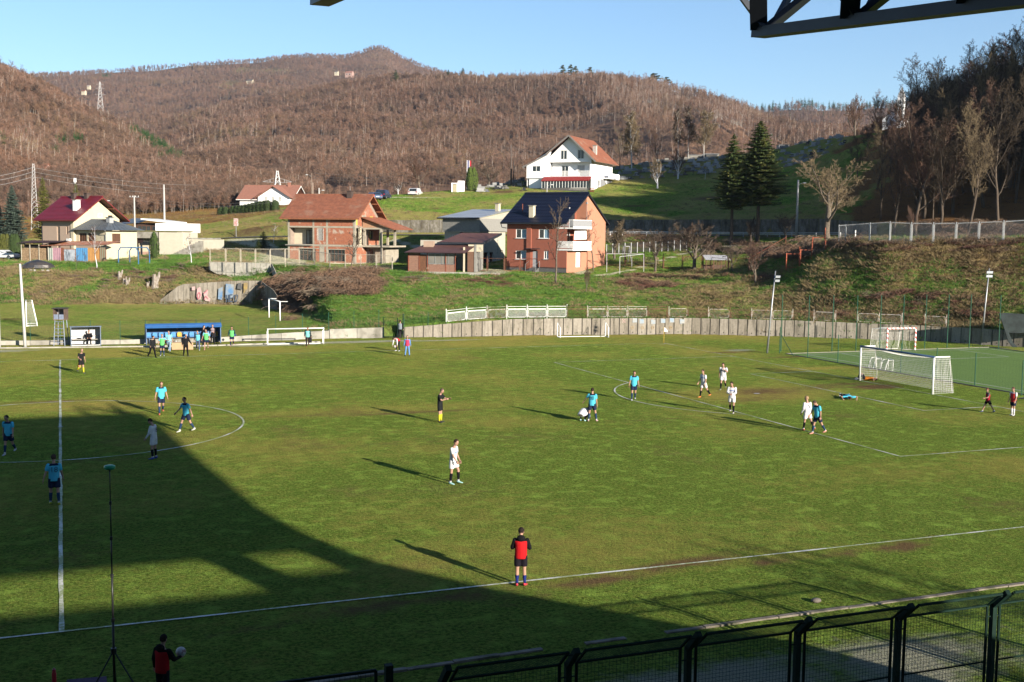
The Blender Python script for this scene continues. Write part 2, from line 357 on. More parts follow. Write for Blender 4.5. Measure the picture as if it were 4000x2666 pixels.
pitch = grid_mesh('pitch', X, Y, Zp, np.stack([dry, soil, grav, np.zeros_like(X)], -1), M_PITCH)
struct(pitch)
b_ = MB(); b_.face([(-400, -420, -.7), (420, -420, -.7), (420, 60, -.7), (-400, 60, -.7)])
o = b_.build('ground', M_GROUND); struct(o)
me = o.data; ca = me.color_attributes.new('mask', 'FLOAT_COLOR', 'POINT'); ca.data.foreach_set('color', [.3, 0, 0, 0]*4)
us = np.arange(-900, 4901, 40.0)
Dn = []
def meadow_path(D, u, pts, wd):
 vv = np.interp(u, [q[0] for q in pts], [q[1] for q in pts]); return np.clip(1.3-np.abs(D-vv)/wd, 0, 1)
NR = 190
XX = np.zeros((NR, len(us))); YY = XX.copy(); ZZ = XX.copy(); UU = XX.copy(); DD = XX.copy()
for j, u in enumerate(us):
 kd, kz = knots(float(u))
 seg = [5, 20, 10, 9, 8, 26, 18, 5, 3, 26, 24, 35]
 ds = [kd[0]-.25, kd[0]]
 cnt = [20, 10, 8, 8, 24, 20, 5, 4, 26, 28, 34]
 for i in range(11): ds += list(np.linspace(kd[i], kd[i+1], cnt[i]+1)[1:])
 ds = np.array(ds); ds = ds[:NR]
 if len(ds) < NR: ds = np.concatenate([ds, np.full(NR-len(ds), ds[-1])+np.arange(1, NR-len(ds)+1)*.5])
 for i, D in enumerate(ds):
  z = near_z(float(u), float(D)); p = W(u, D, z)
  XX[i, j] = p.x; YY[i, j] = p.y; ZZ[i, j] = z; UU[i, j] = u; DD[i, j] = D
UU0 = UU.copy(); UU = UU+(fbm(XX/7, YY/7, 3, 71)-.5)*420*np.clip((DD-100)/60, .3, 1)
DD0 = DD.copy(); DDj = DD+(fbm(XX/4, YY/4, 3, 73)-.5)*5
KDs = np.array([knots(float(u))[0] for u in us])   # cols
foot = KDs[:, 1][None, :]; crest = KDs[:, 4][None, :]; tb = KDs[:, 5][None, :]; rf = KDs[:, 6][None, :]; rb = KDs[:, 7][None, :]; wt = KDs[:, 8][None, :]
emb = ((DD > foot-.5) & (DD < crest+.5))
right = np.clip((UU-2700)/300, 0, 1)
rgh = np.where(emb, .40+.35*right, .08)*np.where((DD > rf-1) & (DD < rb+1), 0, 1)*np.where(DD < foot-1, .1, 1)
ZZ += rgh*((fbm(XX/1.6, YY/1.6, 3, 41)-.5)*1.5+(fbm(XX/6, YY/6, 2, 43)-.5))
f1 = fbm(XX/5, YY/5, 4, 51); f2 = fbm(XX/11, YY/11, 3, 53)
dry = .36+.9*(f1-.5)
dry = np.where(emb & (UU < 1150), .36+1.1*(f1-.5)+.25*np.clip((crest-DD)/12, 0, 1)-.1, dry)
dry = np.where(emb & (UU > 1150) & (UU < 2500), .25+.8*(f1-.5), dry)
dry = np.where(emb & (UU >= 2400), .46+1.1*(f1-.5), dry)
dry = np.where(emb & (UU >= 3250), .48+1.2*(f1-.5)+.2*np.clip((DD-(crest-4))/4, 0, 1), dry)
dry = np.where((DD < foot-1) & (UU < 1200), .44+.5*(f1-.5), dry)
dry = np.where((DD > wt) & (UU > 1250), .40+.9*(f1-.5), dry); dry = np.where((DDj > 232) & (UU > 2400), .58+.8*(f1-.5), dry)
dry = np.where((DDj > rb-1) & (DDj < wt+6) & (UU > 1250), .62, dry)
dry = np.where((DD > tb) & (UU < 1150), .62+.8*(f1-.5), dry)
lf = np.zeros_like(dry)
lf = np.where(emb & (UU > 3250) & (DD > crest-5), .52+.5*(f2-.5), lf)
lf = np.where((DD > wt) & (UU > 3350), .9, lf); lf = np.where((DDj > 300) & (UU > 1200), .85, lf); lf = np.where((DDj > 235) & (UU < 1200), .7+.5*(f1-.5), lf)
soil = spots(UU0, DD, [(1880, 192, 60, 9, .0)])
soil = np.maximum(soil, spots(UU0, DD, [(1960, 226, 70, 3.5, .9), (2480, 206, 90, 2, .75), (2780, 212, 120, 3.5, .8), (1700, 205, 60, 2, .6), (1300, 201, 400, 1.2, .5), (1620, 141, 45, 1.5, .95), (1950, 137, 110, 3, .85), (2550, 138, 60, 1.5, .8), (2650, 139, 50, 1.2, .7), (560, 154, 40, 3, .65), (1000, 206, 160, 4, .75), (1050, 127, 160, .8, .4)]))
prac = (DD < foot-2) & (UU < 1250); soil = np.where(prac, np.maximum(soil, spots(UU0, DD, [(700, 124, 420, 2.4, .62), (60, 123, 90, 2, .8), (300, 130, 200, 2, .35)])), soil)
grav = np.zeros_like(soil)
grav = np.maximum(grav, np.where((DD > crest) & (DD < rf), np.clip(1.2-np.abs(UU0-np.interp(DD, [158, 165, 180, 193, 200], [1110, 1110, 1050, 960, 940]))/np.interp(DD, [158, 168, 180, 200], [190, 130, 60, 120]), 0, 1), 0))
grav = np.maximum(grav, np.where((UU0 > 2300) & (UU0 < 3050), meadow_path(DD, UU0, [(2300, 146), (2450, 151), (2560, 158), (2660, 164), (2760, 168), (2950, 170)], .9), 0))
grav = np.maximum(grav, spots(UU0, DD, [(2260, 150, 60, 3, .9), (1900, 150, 120, 6, .9), (1560, 215, 280, 2.2, .62)]))
grav = np.maximum(grav, np.where((UU0 > 1500) & (UU0 < 1800), meadow_path(DD, UU0, [(1500, 187), (1800, 174)], 1.0), 0))
ZZ = np.where((UU > 3350) & (DD > wt+30), ZZ+(fbm(XX/20, YY/20, 3, 61)-.5)*3, ZZ)
dry_t, lf_t, soil_t, grav_t = dry, lf, soil, grav
terr = grid_mesh('terrain', XX, YY, ZZ, np.stack([dry, soil, grav, lf], -1), M_GROUND)
struct(terr)
M_HILL = None
def hill_mat():
 m, nt, b = newmat('hill_leaf_litter'); b.inputs['Roughness'].default_value = .95; b.inputs['Specular IOR Level'].default_value = .05
 pos = nt.nodes.new('ShaderNodeNewGeometry').outputs['Position']; at = nt.nodes.new('ShaderNodeVertexColor'); at.layer_name = 'mask'
 sep = nt.nodes.new('ShaderNodeSeparateColor'); nt.links.new(at.outputs[0], sep.inputs[0])
 n1 = noise(nt, pos, .05, 6, .7); n2 = noise(nt, pos, .35, 5, .7)
 c = mixc(nt, ramp(nt, n1, .35, .65), (.20, .118, .075), (.14, .085, .056))
 c = mixc(nt, ramp(nt, n2, .4, .7), c, (.07, .046, .034))
 c = mixc(nt, sep.outputs[0], c, mixc(nt, ramp(nt, n2, .35, .7), (.12, .135, .045), (.16, .14, .065)))
 c = mixc(nt, sep.outputs[1], c, (.28, .22, .15))
 nt.links.new(c, b.inputs['Base Color'])
 bn = _N(nt, 'ShaderNodeBump', i_Strength=1.0, i_Distance=1.2); nt.links.new(n2, bn.inputs['Height']); nt.links.new(bn.outputs[0], b.inputs['Normal'])
 return m
M_HILL = hill_mat()
uh = np.arange(-900, 4901, 22.0); Dh = np.concatenate([np.arange(238, 500, 9), np.arange(500, 1500, 14), np.arange(1500, 3300, 34), [3400, 3700, 4200]])
UH, DH = np.meshgrid(uh, Dh)
LH = (UH-2000)/CP['f']*DH
XH = CAM.x+FH.x*DH+RH.x*LH; YH = CAM.y+FH.y*DH+RH.y*LH
ZH = hill_z(UH, DH, XH, YH)
fac = math.cos(CP['pitch'])+math.sin(CP['pitch'])*(ZH-CAM.z)/DH
XH = CAM.x+FH.x*DH+RH.x*LH*fac; YH = CAM.y+FH.y*DH+RH.y*LH*fac
VH = hor(UH)-(ZH-CAM.z)/DH*CP['f']
mead = spots(UH, VH, [(900, 345, 45, 12, 1.0), (870, 375, 30, 8, .9), (620, 428, 30, 8, .8), (1060, 292, 70, 7, .9), (330, 770, 120, 14, .9), (430, 300, 40, 5, .5), (940, 287, 60, 5, .8), (700, 320, 60, 4, .4)])
mead = np.where(DH < 330, np.maximum(mead, np.where(UH > 1300, .5, .15)), mead)
rock = spots(UH, VH, [(960, 632, 26, 16, .9), (1440, 230, 45, 12, .5), (1475, 205, 12, 4, .9), (1000, 800, 60, 10, .3)])
hills = grid_mesh('hills', XH, YH, ZH, np.stack([np.clip(mead, 0, 1), np.clip(rock, 0, 1), mead*0, mead*0], -1), M_HILL); struct(hills)
def shade_hill(name, pts, h):
 return None
ROADM = M('asphalt', (.085, .087, .09), (.065, .066, .07), 2.0, .9, 0, .3, 30, world=True)
def strip(name, fn, us, mat, dz, parent=None):
 b = MB()
 for a, c in zip(us[:-1], us[1:]):
  q = []
  for u, w_ in ((a, 0), (c, 0), (c, 1), (a, 1)):
   D = fn(u, w_); p = W(u, D, 0); z = near_z(float(u), float(D)); p = W(u, D, z); p.z = z+dz; q.append(p)
  b.face(q)
 return b.build(name, mat, parent)
ru = list(np.arange(-900, 4901, 50.0))
def rd(u, w_, a=.15, c=.85):
 kd, _ = knots(float(min(u, 4899))); return kd[6]+(kd[7]-kd[6])*(a if w_ == 0 else c)
struct(strip('road', lambda u, w_: rd(u, w_, 0, 1), ru, ROADM, .10))
PAINT = M('road_marking', (.62, .62, .60), (.45, .45, .43), 3, .8, world=True)
struct(strip('road_marking', lambda u, w_: rd(u, w_, .05, .07), ru, PAINT, .112))
struct(strip('road_marking', lambda u, w_: rd(u, w_, .93, .95), ru, PAINT, .112))
def line_mat():
 m, nt, b = newmat('pitch_line_paint'); b.inputs['Roughness'].default_value = .9
 pos = nt.nodes.new('ShaderNodeNewGeometry').outputs['Position']
 n = noise(nt, pos, 9, 4, .8); n2 = noise(nt, pos, .6, 3)
 s = nt.nodes.new('ShaderNodeMath'); s.operation = 'ADD'; nt.links.new(n, s.inputs[0]); nt.links.new(n2, s.inputs[1])
 c = mixc(nt, ramp(nt, s.outputs[0], .84, 1.08), (.52, .52, .48), (.20, .24, .11)); nt.links.new(c, b.inputs['Base Color'])
 bn = _N(nt, 'ShaderNodeBump', i_Strength=.3, i_Distance=.03); nt.links.new(n, bn.inputs['Height']); nt.links.new(bn.outputs[0], b.inputs['Normal'])
 return m
LINEM = line_mat()
HL, HW = 105.715/2, 64.334/2
def ln(pts, wd=.11, z=.014, name='pitch_line', mat=None, closed=False, seed=0):
 b = MB(); P = [Vector((*q[:2], 0)) for q in pts]
 R = [P[0]]
 for a, c in zip(P[:-1], P[1:]):
  n = max(1, int((c-a).length/.5)); R += [a.lerp(c, k/n) for k in range(1, n+1)]
 lft, rgt = [], []
 for i, q in enumerate(R):
  d = (R[min(i+1, len(R)-1)]-R[max(0, i-1)]).normalized(); n = Vector((-d.y, d.x, 0))
  wv = wd*(.75+.5*float(vnoise(q.x*2.3+seed, q.y*2.3)))/2; off = (float(vnoise(q.x*.5, q.y*.5, 3))-.5)*.025
  lft.append(q+n*(wv+off)+Vector((0, 0, z))); rgt.append(q-n*(wv-off)+Vector((0, 0, z)))
 for i in range(len(R)-1): b.face([rgt[i], rgt[i+1], lft[i+1], lft[i]])
 return struct(b.build(name, mat or LINEM))
ln([(-34, HW), (HL, HW)], .09); ln([(-34, -HW), (75, -HW)], .10, .03)
ln([(0, -HW), (0, HW)], .12, .018)
ln([(HL, HW), (HL, -HW+12)], .09)
ln([(HL, 20.16), (HL-16.5, 20.16), (HL-16.5, -20.16), (HL, -20.16)], .09, .018)
ln([(HL, 9.16), (HL-5.5, 9.16), (HL-5.5, -9.16), (HL, -9.16)], .10, .018)
ln([(9.15*math.cos(a), 9.15*math.sin(a)) for a in np.linspace(0, 2*math.pi, 65)], .11, .022)
a0 = math.acos(5.5/9.15)
ln([(HL-11+9.15*math.cos(a), 9.15*math.sin(a)) for a in np.linspace(math.pi-a0, math.pi+a0, 24)], .10, .018)
def disc(x, y, r, z=.024):
 b = MB(); b.face([(x+r*math.cos(a), y+r*.8*math.sin(a), z) for a in np.linspace(0, 2*math.pi, 13)[:-1]]); struct(b.build('pitch_spot', M('spot_paint', (.62, .62, .58))))
disc(0, 0, .14); disc(HL-11, 0, .22)
ln([(HL-1+math.cos(a)*1, HW-math.sin(a)*1) for a in np.linspace(0, math.pi/2, 8)][::-1][:6], .08)
def turf_mat():
 m, nt, b = newmat('artificial_turf'); b.inputs['Roughness'].default_value = .8; b.inputs['Specular IOR Level'].default_value = .2; b.inputs['Sheen Weight'].default_value = .15; b.inputs['Sheen Roughness'].default_value = .9; b.inputs['Sheen Tint'].default_value = (.5, .85, .2, 1)
 pos = nt.nodes.new('ShaderNodeNewGeometry').outputs['Position']
 n1 = noise(nt, pos, .5, 4); n2 = noise(nt, pos, 22, 3, .7)
 c = mixc(nt, ramp(nt, n1, .35, .65), (.09, .15, .038), (.078, .13, .034)); c = mixc(nt, ramp(nt, n2, .3, .75), mixc(nt, 1., c, (.6, .6, .6), 'MULTIPLY'), c)
 nt.links.new(c, b.inputs['Base Color']); bn = _N(nt, 'ShaderNodeBump', i_Strength=.8, i_Distance=.15); nt.links.new(n2, bn.inputs['Height']); nt.links.new(bn.outputs[0], b.inputs['Normal'])
 return m
TURF = turf_mat()
A0 = Vector((*gp(3152, 1388), 0)); A1 = Vector((*gp(4000, 1531), 0)); B1 = Vector((*gp(3863, 1365), 0))
ax = (A1-A0).normalized(); ay = Vector((-ax.y, ax.x, 0))
if ay.dot(B1-A0) < 0: ay = -ay
AW = abs((B1-A0).dot(ay)); skew = (B1-A0).dot(ax)
ayv = (B1-A0)/AW
def ap(s, t): return A0+ax*s+ayv*t
b = MB(); q = [ap(-1.1, -1.0), ap(46, -1.0), ap(46, AW+1.0), ap(-1.1, AW+1.0)]; b.face([(p.x, p.y, .03) for p in q])
struct(b.build('artificial_pitch', TURF))
WL = M('white_turf_line', (.72, .74, .70), (.6, .62, .58), 5, .8, world=True)
def aln(st): ln([ap(s, t)[:2] for s, t in st], .10, .036, 'turf_line', WL)
aln([(46, 0), (0, 0), (0, AW), (46, AW)])
aln([(0, AW*.18), (6, AW*.18), (6, AW*.82), (0, AW*.82)]); aln([(24, 0), (24, AW)])
E1 = M('pale_edging', (.34, .32, .28), (.24, .22, .19), 4, .9)
b = MB(); q = [ap(-1.3, -1.2), ap(46, -1.2)]; b.bar((q[0].x, q[0].y, .02), (q[1].x, q[1].y, .02), .06, .08); q = [ap(-1.3, -1.2), ap(-1.3, AW+1.3), ap(46, AW+1.3)]
for a_, c_ in zip(q[:-1], q[1:]): b.bar((a_.x, a_.y, .02), (c_.x, c_.y, .02), .06, .08)
struct(b.build('pitch_edging', E1))
def wall_low():
 pts = [(-500, 1353, .38), (0, 1349, .38), (470, 1345, .38), (863, 1335, .40), (1100, 1328, .62), (1284, 1323, .75), (1288, 1323, .88), (1499, 1319, .98)]
 t = thing('low_wall', 'long low grey concrete wall behind the dugouts, ending at the green gate', 'wall', G(600, 1342))
 P = []
 for u, v, h in pts: g = G(u, v); P.append((g, h))
 L = 0
 for (a, ha), (c, hc) in zip(P[:-1], P[1:]):
  d = (c-a); n = max(1, round(d.length/2.5)); dn = d.normalized(); nrm = Vector((-dn.y, dn.x, 0))
  for k in range(n):
   p, q = a.lerp(c, k/n), a.lerp(c, (k+1)/n); h0 = ha+(hc-ha)*k/n; h1 = ha+(hc-ha)*(k+1)/n
   q = q-dn*.03; mb = MB(); w_ = .11+.01*random.random()
   vs = [p-nrm*w_, q-nrm*w_, q+nrm*w_, p+nrm*w_]
   mb.mesh([(x.x-t.location.x, x.y-t.location.y, -.35) for x in vs]+[(x.x-t.location.x, x.y-t.location.y, hh) for x, hh in zip(vs, (h0, h1, h1, h0))],
     [(0, 3, 2, 1), (4, 5, 6, 7), (0, 1, 5, 4), (1, 2, 6, 5), (2, 3, 7, 6), (3, 0, 4, 7)])
   mb.build('wall_section', CONC if k % 3 else CONCL, t)
 return t
wall_low()
def kerb(name, label, pts, wd, h, seg, mat):
 t = thing(name, label, 'kerb', (pts[0].x, pts[0].y, 0))
 for a, c in zip(pts[:-1], pts[1:]):
  d = c-a; n = max(1, round(d.length/seg)); dn = d.normalized()
  for k in range(n):
   if 'near' in name and random.random() < .22: continue
   p, q = a.lerp(c, k/n), a.lerp(c, (k+1)/n)-dn*.02; o_ = Vector((0, 0, random.uniform(-.012, .012))); s_ = Vector((-dn.y, dn.x, 0))*random.uniform(-.015, .015)
   mb = MB(); mb.bar(p-t.location+o_+s_+Vector((0, 0, h/2-.1)), q-t.location+o_+s_+Vector((0, 0, h/2-.1)), wd, h+.2); mb.build('kerb_stone', mat, t)
kerb('far_kerb', 'narrow concrete kerb running in front of the dugouts', [G(-300, 1367), G(0, 1362), G(400, 1358), G(850, 1352), G(1250, 1338)], .22, .10, 1.6, CONCL)
EK = M('old_kerb', (.30, .26, .21), (.19, .165, .13), 3, .9, 0, .5, c3=(.10, .10, .06), sc3=1.5)
kerb('near_kerb', 'uneven old concrete kerb between the near touchline and the gravel track', [Vector((4.0, -37.6, 0)), Vector((11, -37.35, 0)), Vector((19, -37.28, 0)), Vector((27, -37.22, 0)), Vector((34, -37.2, 0))], .15, .025, 1.1, EK)
def stained(name, streak=1.0, graffiti=None):
 m, nt, b = newmat(name); b.inputs['Roughness'].default_value = .92; b.inputs['Specular IOR Level'].default_value = .15
 tc = nt.nodes.new('ShaderNodeNewGeometry').outputs['Position']
 v = scaled(nt, tc, (2.2, 2.2, .35)); n1 = noise(nt, v, 1.3, 5, .7); n2 = noise(nt, tc, 6, 4)
 c = mixc(nt, ramp(nt, n2, .3, .7), (.27, .245, .205), (.21, .19, .16)); c = mixc(nt, ramp(nt, n1, .46, .74), c, (.085, .078, .062))
 oi = nt.nodes.new('ShaderNodeObjectInfo'); c = mixc(nt, ramp(nt, oi.outputs['Random'], -.3, 1.3), mixc(nt, 1., c, (.58, .56, .52), 'MULTIPLY'), c)
 nt.links.new(c, b.inputs['Base Color'])
 bn = _N(nt, 'ShaderNodeBump', i_Strength=.5, i_Distance=.02); nt.links.new(n2, bn.inputs['Height']); nt.links.new(bn.outputs[0], b.inputs['Normal'])
 return m
STAIN = stained('stained_concrete'); DARKC = M('dark_joint_concrete', (.12, .11, .095), (.07, .065, .055), 3, .95)
HOLE = M('weep_hole', (.012, .012, .012))
def panel_wall():
 base = [(1576, 1319, 1.00), (1800, 1315, 1.35), (2000, 1311, 1.63), (2161, 1309, 1.66), (2700, 1305, 1.65), (3100, 1315, 1.63), (3429, 1326, 1.55), (3674, 1335, 1.5), (4000, 1357, 1.5), (4250, 1376, 1.5)]
 P = [(G(u, v), h) for u, v, h in base]
 t = thing('retaining_wall', 'long curved wall of ribbed concrete panels at the foot of the green slope', 'wall', P[4][0])
 o_ = t.location.copy()
 for (a, ha), (c, hc) in zip(P[:-1], P[1:]):
  d = c-a; n = max(1, round(d.length/.98)); dn = d.normalized(); nr = Vector((dn.y, -dn.x, 0))   # towards the pitch
  if nr.dot(CAM-a) < 0: nr = -nr
  for k in range(n):
   p, q = a.lerp(c, k/n)-o_, a.lerp(c, (k+1)/n)-o_; h0 = ha+(hc-ha)*k/n+random.uniform(-.02, .02); h1 = ha+(hc-ha)*(k+1)/n
   mb = MB()
   ww = (q-p).length; gap = .075
   pf, qf = p+dn*gap, q-dn*.015
   pr = random.uniform(.0, .02)
   vs = [pf+nr*(.10+pr), qf+nr*(.07+pr), qf-nr*.10, pf-nr*.10]
   mb.mesh([(x.x, x.y, -.3) for x in vs]+[(x.x, x.y, hh) for x, hh in zip(vs, (h0, h1, h1, h0))],
     [(0, 3, 2, 1), (4, 5, 6, 7), (0, 1, 5, 4), (1, 2, 6, 5), (2, 3, 7, 6), (3, 0, 4, 7)])
   pn = mb.build('panel', STAIN, t)
   if ha > 1.2 and (a.x > 33):
    hb = MB(); cc = p.lerp(q, .5)+nr*.115; u_ = dn
    hb.face([cc+u_*(.055*math.cos(x))+Vector((0, 0, .22+.055*math.sin(x))) for x in np.linspace(0, 2*math.pi, 9)[:-1]]); hb.build('weep_hole', HOLE, t)
  mb = MB(); p, q = a-o_, c-o_
  vs = [p+nr*.03, q+nr*.03, q-nr*.13, p-nr*.13]
  mb.mesh([(x.x, x.y, -.3) for x in vs]+[(x.x, x.y, hh-.03) for x, hh in zip(vs, (ha, hc, hc, ha))],
     [(0, 3, 2, 1), (4, 5, 6, 7), (0, 1, 5, 4), (1, 2, 6, 5), (2, 3, 7, 6), (3, 0, 4, 7)])
  mb.build('wall_core', DARKC, t)
 return t, P
PWALL, PW = panel_wall()
GRB = M('faded_blue_spray', (.30, .40, .50), (.45, .43, .38), 3, .9, world=True); GRY = M('rusty_ring', (.36, .25, .12), (.42, .34, .22), 6, .9, world=True); GRP = M('pink_spray', (.62, .36, .34), (.50, .42, .36), 4, .9, world=True)
def on_wall(u, v, base_v=None, push=.16):
 for (a, ha), (c, hc) in zip(PW[:-1], PW[1:]):
  ua = uD(a.x, a.y)[0]; uc = uD(c.x, c.y)[0]
  if ua <= u <= uc:
   t = (u-ua)/(uc-ua); D = uD(*(a.lerp(c, t))[:2])[1]; p = PD(u, v, D-push); return p
def spray(ring, mat, u, v, ru, rv):
 mb = MB()
 if ring:
  n = 14; o1 = [on_wall(u+ru*math.cos(a), v+rv*math.sin(a)) for a in np.linspace(0, 2*math.pi, n+1)[:-1]]; o2 = [on_wall(u+ru*.6*math.cos(a), v+rv*.6*math.sin(a)) for a in np.linspace(0, 2*math.pi, n+1)[:-1]]
  for i in range(n): mb.face([o1[i], o1[(i+1) % n], o2[(i+1) % n], o2[i]])
 else:
  mb.face([on_wall(u-ru, v-rv), on_wall(u-ru, v+rv), on_wall(u+ru, v+rv*.9), on_wall(u+ru, v-rv*.8)])
 o = mb.build('spray_mark', mat); o.parent = PWALL; o.matrix_parent_inverse = Matrix.Translation(PWALL.location).inverted()
for u in (2470, 2510, 2550, 2620): spray(True, GRY, u, 1280+2*random.random(), 6, 6)
for u, v in ((2480, 1252), (2507, 1256), (2552, 1258), (2590, 1254), (2625, 1252), (2665, 1256)): spray(False, GRB, u, v, 9, 9)
for i in range(3):
 for j in range(3):
  if (i+j) % 2 == 0: spray(False, GRP, 2432+i*4.5, 1250+j*4.5, 2, 2)
def net_grid(mb, P00, P10, P11, P01, step, r, diag=False, du=None, sag=0):
 P00, P10, P11, P01 = map(Vector, (P00, P10, P11, P01))
 nu = max(2, round((P10-P00).length/step)); nv = max(2, round((P01-P00).length/(du or step)))
 def at(s, t): return P00*(1-s)*(1-t)+P10*s*(1-t)+P11*s*t+P01*(1-s)*t
 def wire(a, c):
  d = (c-a)
  if d.length < 1e-6: return
  d.normalize(); s_ = d.cross(Vector((0, 0, 1))); s_ = s_.normalized() if s_.length > .05 else Vector((1, 0, 0)); k_ = d.cross(s_).normalized()
  q = [a+s_*r, a-s_*r*.5+k_*r*.87, a-s_*r*.5-k_*r*.87]; q2 = [x+(c-a) for x in q]
  mb.mesh(q+q2, [(0, 1, 4, 3), (1, 2, 5, 4), (2, 0, 3, 5)])
 if not diag:
  for i in range(nu+1): wire(at(i/nu, 0), at(i/nu, 1))
  for j in range(nv+1): wire(at(0, j/nv), at(1, j/nv))
 else:
  w_ = (P10-P00).length; h_ = (P01-P00).length; n = int((w_+h_)/step)
  for i in range(-int(h_/step), int(w_/step)+1):
   x0 = i*step; x1 = x0+h_; t0 = 0; t1 = 1
   if x0 < 0: t0 = -x0/h_; x0 = 0
   if x1 > w_: t1 = 1-(x1-w_)/h_; x1 = w_
   if t1 > t0: wire(at(x0/w_, t0), at(x1/w_, t1)); wire(at(1-x0/w_, t0), at(1-x1/w_, t1))
FY = CAM.y+18.36
NEARF = DGREEN
def near_fence():
 k = -.4118; ztop = CAM.z+k*18; xs = [CAM.x+18*.333-2.47*j for j in (0,)]+[CAM.x+18*s for s in (.4669, .6055, .743, .880, 1.0194)]
 xs += [xs[-1]+2.5, xs[-1]+5.0]; xs = [xs[0]]+xs[1:]
 t = thing('spectator_fence', 'dark green steel mesh fence with bent top arms along the front of the stand', 'fence', (xs[3], FY, 0))
 ox = xs[3]; zb = ztop-.36; yb = -.0; ya = -.38
 for i, x in enumerate(xs):
  mb = MB(); X0 = x-ox
  mb.bar((X0, 0, -.6), (X0, 0, zb+.02), .11, .11); mb.bar((X0, .0, zb-.03), (X0, ya, ztop+.02), .11, .11); mb.build('post', NEARF, t)
 for x0, x1 in zip(xs[:-1], xs[1:]):
  a, c = x0-ox+.17, x1-ox-.17
  fr = MB(); tb_ = .032
  fr.tube([(a, 0, .12), (a, 0, zb), (a, ya, ztop)], tb_, 6); fr.tube([(c, 0, .12), (c, 0, zb), (c, ya, ztop)], tb_, 6)
  fr.tube([(a, ya, ztop), (c, ya, ztop)], tb_, 6); fr.tube([(a, 0, zb), (c, 0, zb)], tb_*.9, 6); fr.tube([(a, 0, .12), (c, 0, .12)], tb_, 6); fr.tube([(a, 0, 1.15), (c, 0, 1.15)], tb_*.6, 5)
  for zz in (.5, zb-.25, ztop-.08):
   yy = 0 if zz < zb else ya*.8
   fr.bar((a, yy, zz), (a-.17, yy, zz), .02); fr.bar((c, yy, zz), (c+.17, yy, zz), .02)
  pn = fr.build('panel_frame', NEARF, t)
  ms = MB(); net_grid(ms, (a, 0, .12), (c, 0, .12), (c, 0, zb), (a, 0, zb), .075, .0035)
  net_grid(ms, (a, 0, zb), (c, 0, zb), (c, ya, ztop), (a, ya, ztop), .06, .0035, diag=True)
  wm = ms.build('wire_mesh', NEARF, pn)
near_fence()
def gate_piece():
 t = thing('fence_gate_panel', 'tall dark green gate panel of the spectator fence at the bottom edge', 'gate', (CAM.x+18*.28, FY, 0))
 z = CAM.z-.3999*18.36
 mb = MB(); mb.bar((0, -.02, -.5), (0, -.02, z), .13, .13); mb.build('post', NEARF, t)
 fr = MB(); x0, x1 = -3.6, -.22
 fr.bar((x0, 0, z-.08), (x1, 0, z-.08), .05, .05); fr.bar((x1, 0, .1), (x1, 0, z-.08), .05, .05); fr.bar((x0, 0, .1), (x0, 0, z-.08), .05, .05); fr.bar((x0, 0, z-.5), (x1, 0, z-.5), .04, .04)
 f_ = fr.build('panel_frame', NEARF, t); ms = MB(); net_grid(ms, (x0, 0, .1), (x1, 0, .1), (x1, 0, z-.08), (x0, 0, z-.08), .09, .0035); ms.build('wire_mesh', NEARF, f_)
gate_piece()
def wire_fence(name, label, pts, h, sp, mesh=.18, pr=.03, mr=.0028, top=True, pcol=None, group=None, cat='fence', zf=None, step2=None):
 t = thing(name, label, cat, pts[len(pts)//2], group=group); o_ = t.location.copy(); pc = pcol or GREENP
 tops = []
 for a, c in zip(pts[:-1], pts[1:]):
  d = c-a; n = max(1, round(d.length/sp))
  for k in range(n): tops.append(a.lerp(c, k/n))
 tops.append(pts[-1])
 for q in tops:
  mb = MB(); p = q-o_; mb.tube([p+Vector((0, 0, -.4)), p+Vector((0, 0, h))], pr, 6); mb.build('post', pc, t)
 ms = MB()
 for a, c in zip(tops[:-1], tops[1:]):
  a, c = a-o_, c-o_; U = Vector((0, 0, 1)); net_grid(ms, a+U*.05, c+U*.05, c+U*(h-.1), a+U*(h-.1), mesh, mr, du=step2)
 ms.build('wire_mesh', pc, t); return t
U1 = Vector((0, 0, 1))
wire_fence('boundary_fence', 'thin green wire fence on the low wall behind the two dugouts', [G(-250, 1351)+U1*.36, G(0, 1349)+U1*.36, G(470, 1345)+U1*.36, G(863, 1335)+U1*.36, G(1284, 1323)+U1*.75, G(1480, 1319)+U1*.95], 1.75, 2.45, .16)
wire_fence('boundary_fence', 'short green wire fence on the wall just right of the green gate', [G(1578, 1319)+U1*1.0, G(1672, 1317)+U1*1.15, G(1745, 1316)+U1*1.3], 1.3, 3.3, .16)
wire_fence('pitch_fence', 'low green posts and wire between the grass pitch and the artificial pitch', [G(3045, 1381), G(3272, 1419), G(3517, 1459), G(3807, 1509), G(3990, 1545)], 2.3, 4.85, .30, .035, .0022)
wire_fence('ball_fence', 'tall green post and net fence behind the small artificial pitch', [G(3050, 1373), G(3155, 1374), G(3435, 1371), G(3611, 1366), G(3785, 1361), G(3900, 1366)], 5.0, 2.15, .30, .04, .002)
mb = MB(); a, c = G(3050, 1381), G(3100, 1393); mb.tube([a+U1*1.6, c], .03, 6); tag(mb.build('fence_brace', GREENP), 'slanted green brace pole at the left end of the pitch fence', 'pole')
CL = M('black_shade_cloth', (.015, .022, .022), (.03, .045, .045), 2, .9, 0, .5)
mb = MB(); n = 12
top = [(3903, 1225), (3935, 1223), (3968, 1226), (4000, 1228), (4060, 1232)]; bot = [(3925, 1290), (3938, 1300), (3972, 1302), (4003, 1302), (4060, 1308)]
R0 = []; R1 = []
for (u, v), (u2, v2) in zip(top, bot): R0.append(PD(u, v, 106.5)); R1.append(PD(u2, v2, 106.2))
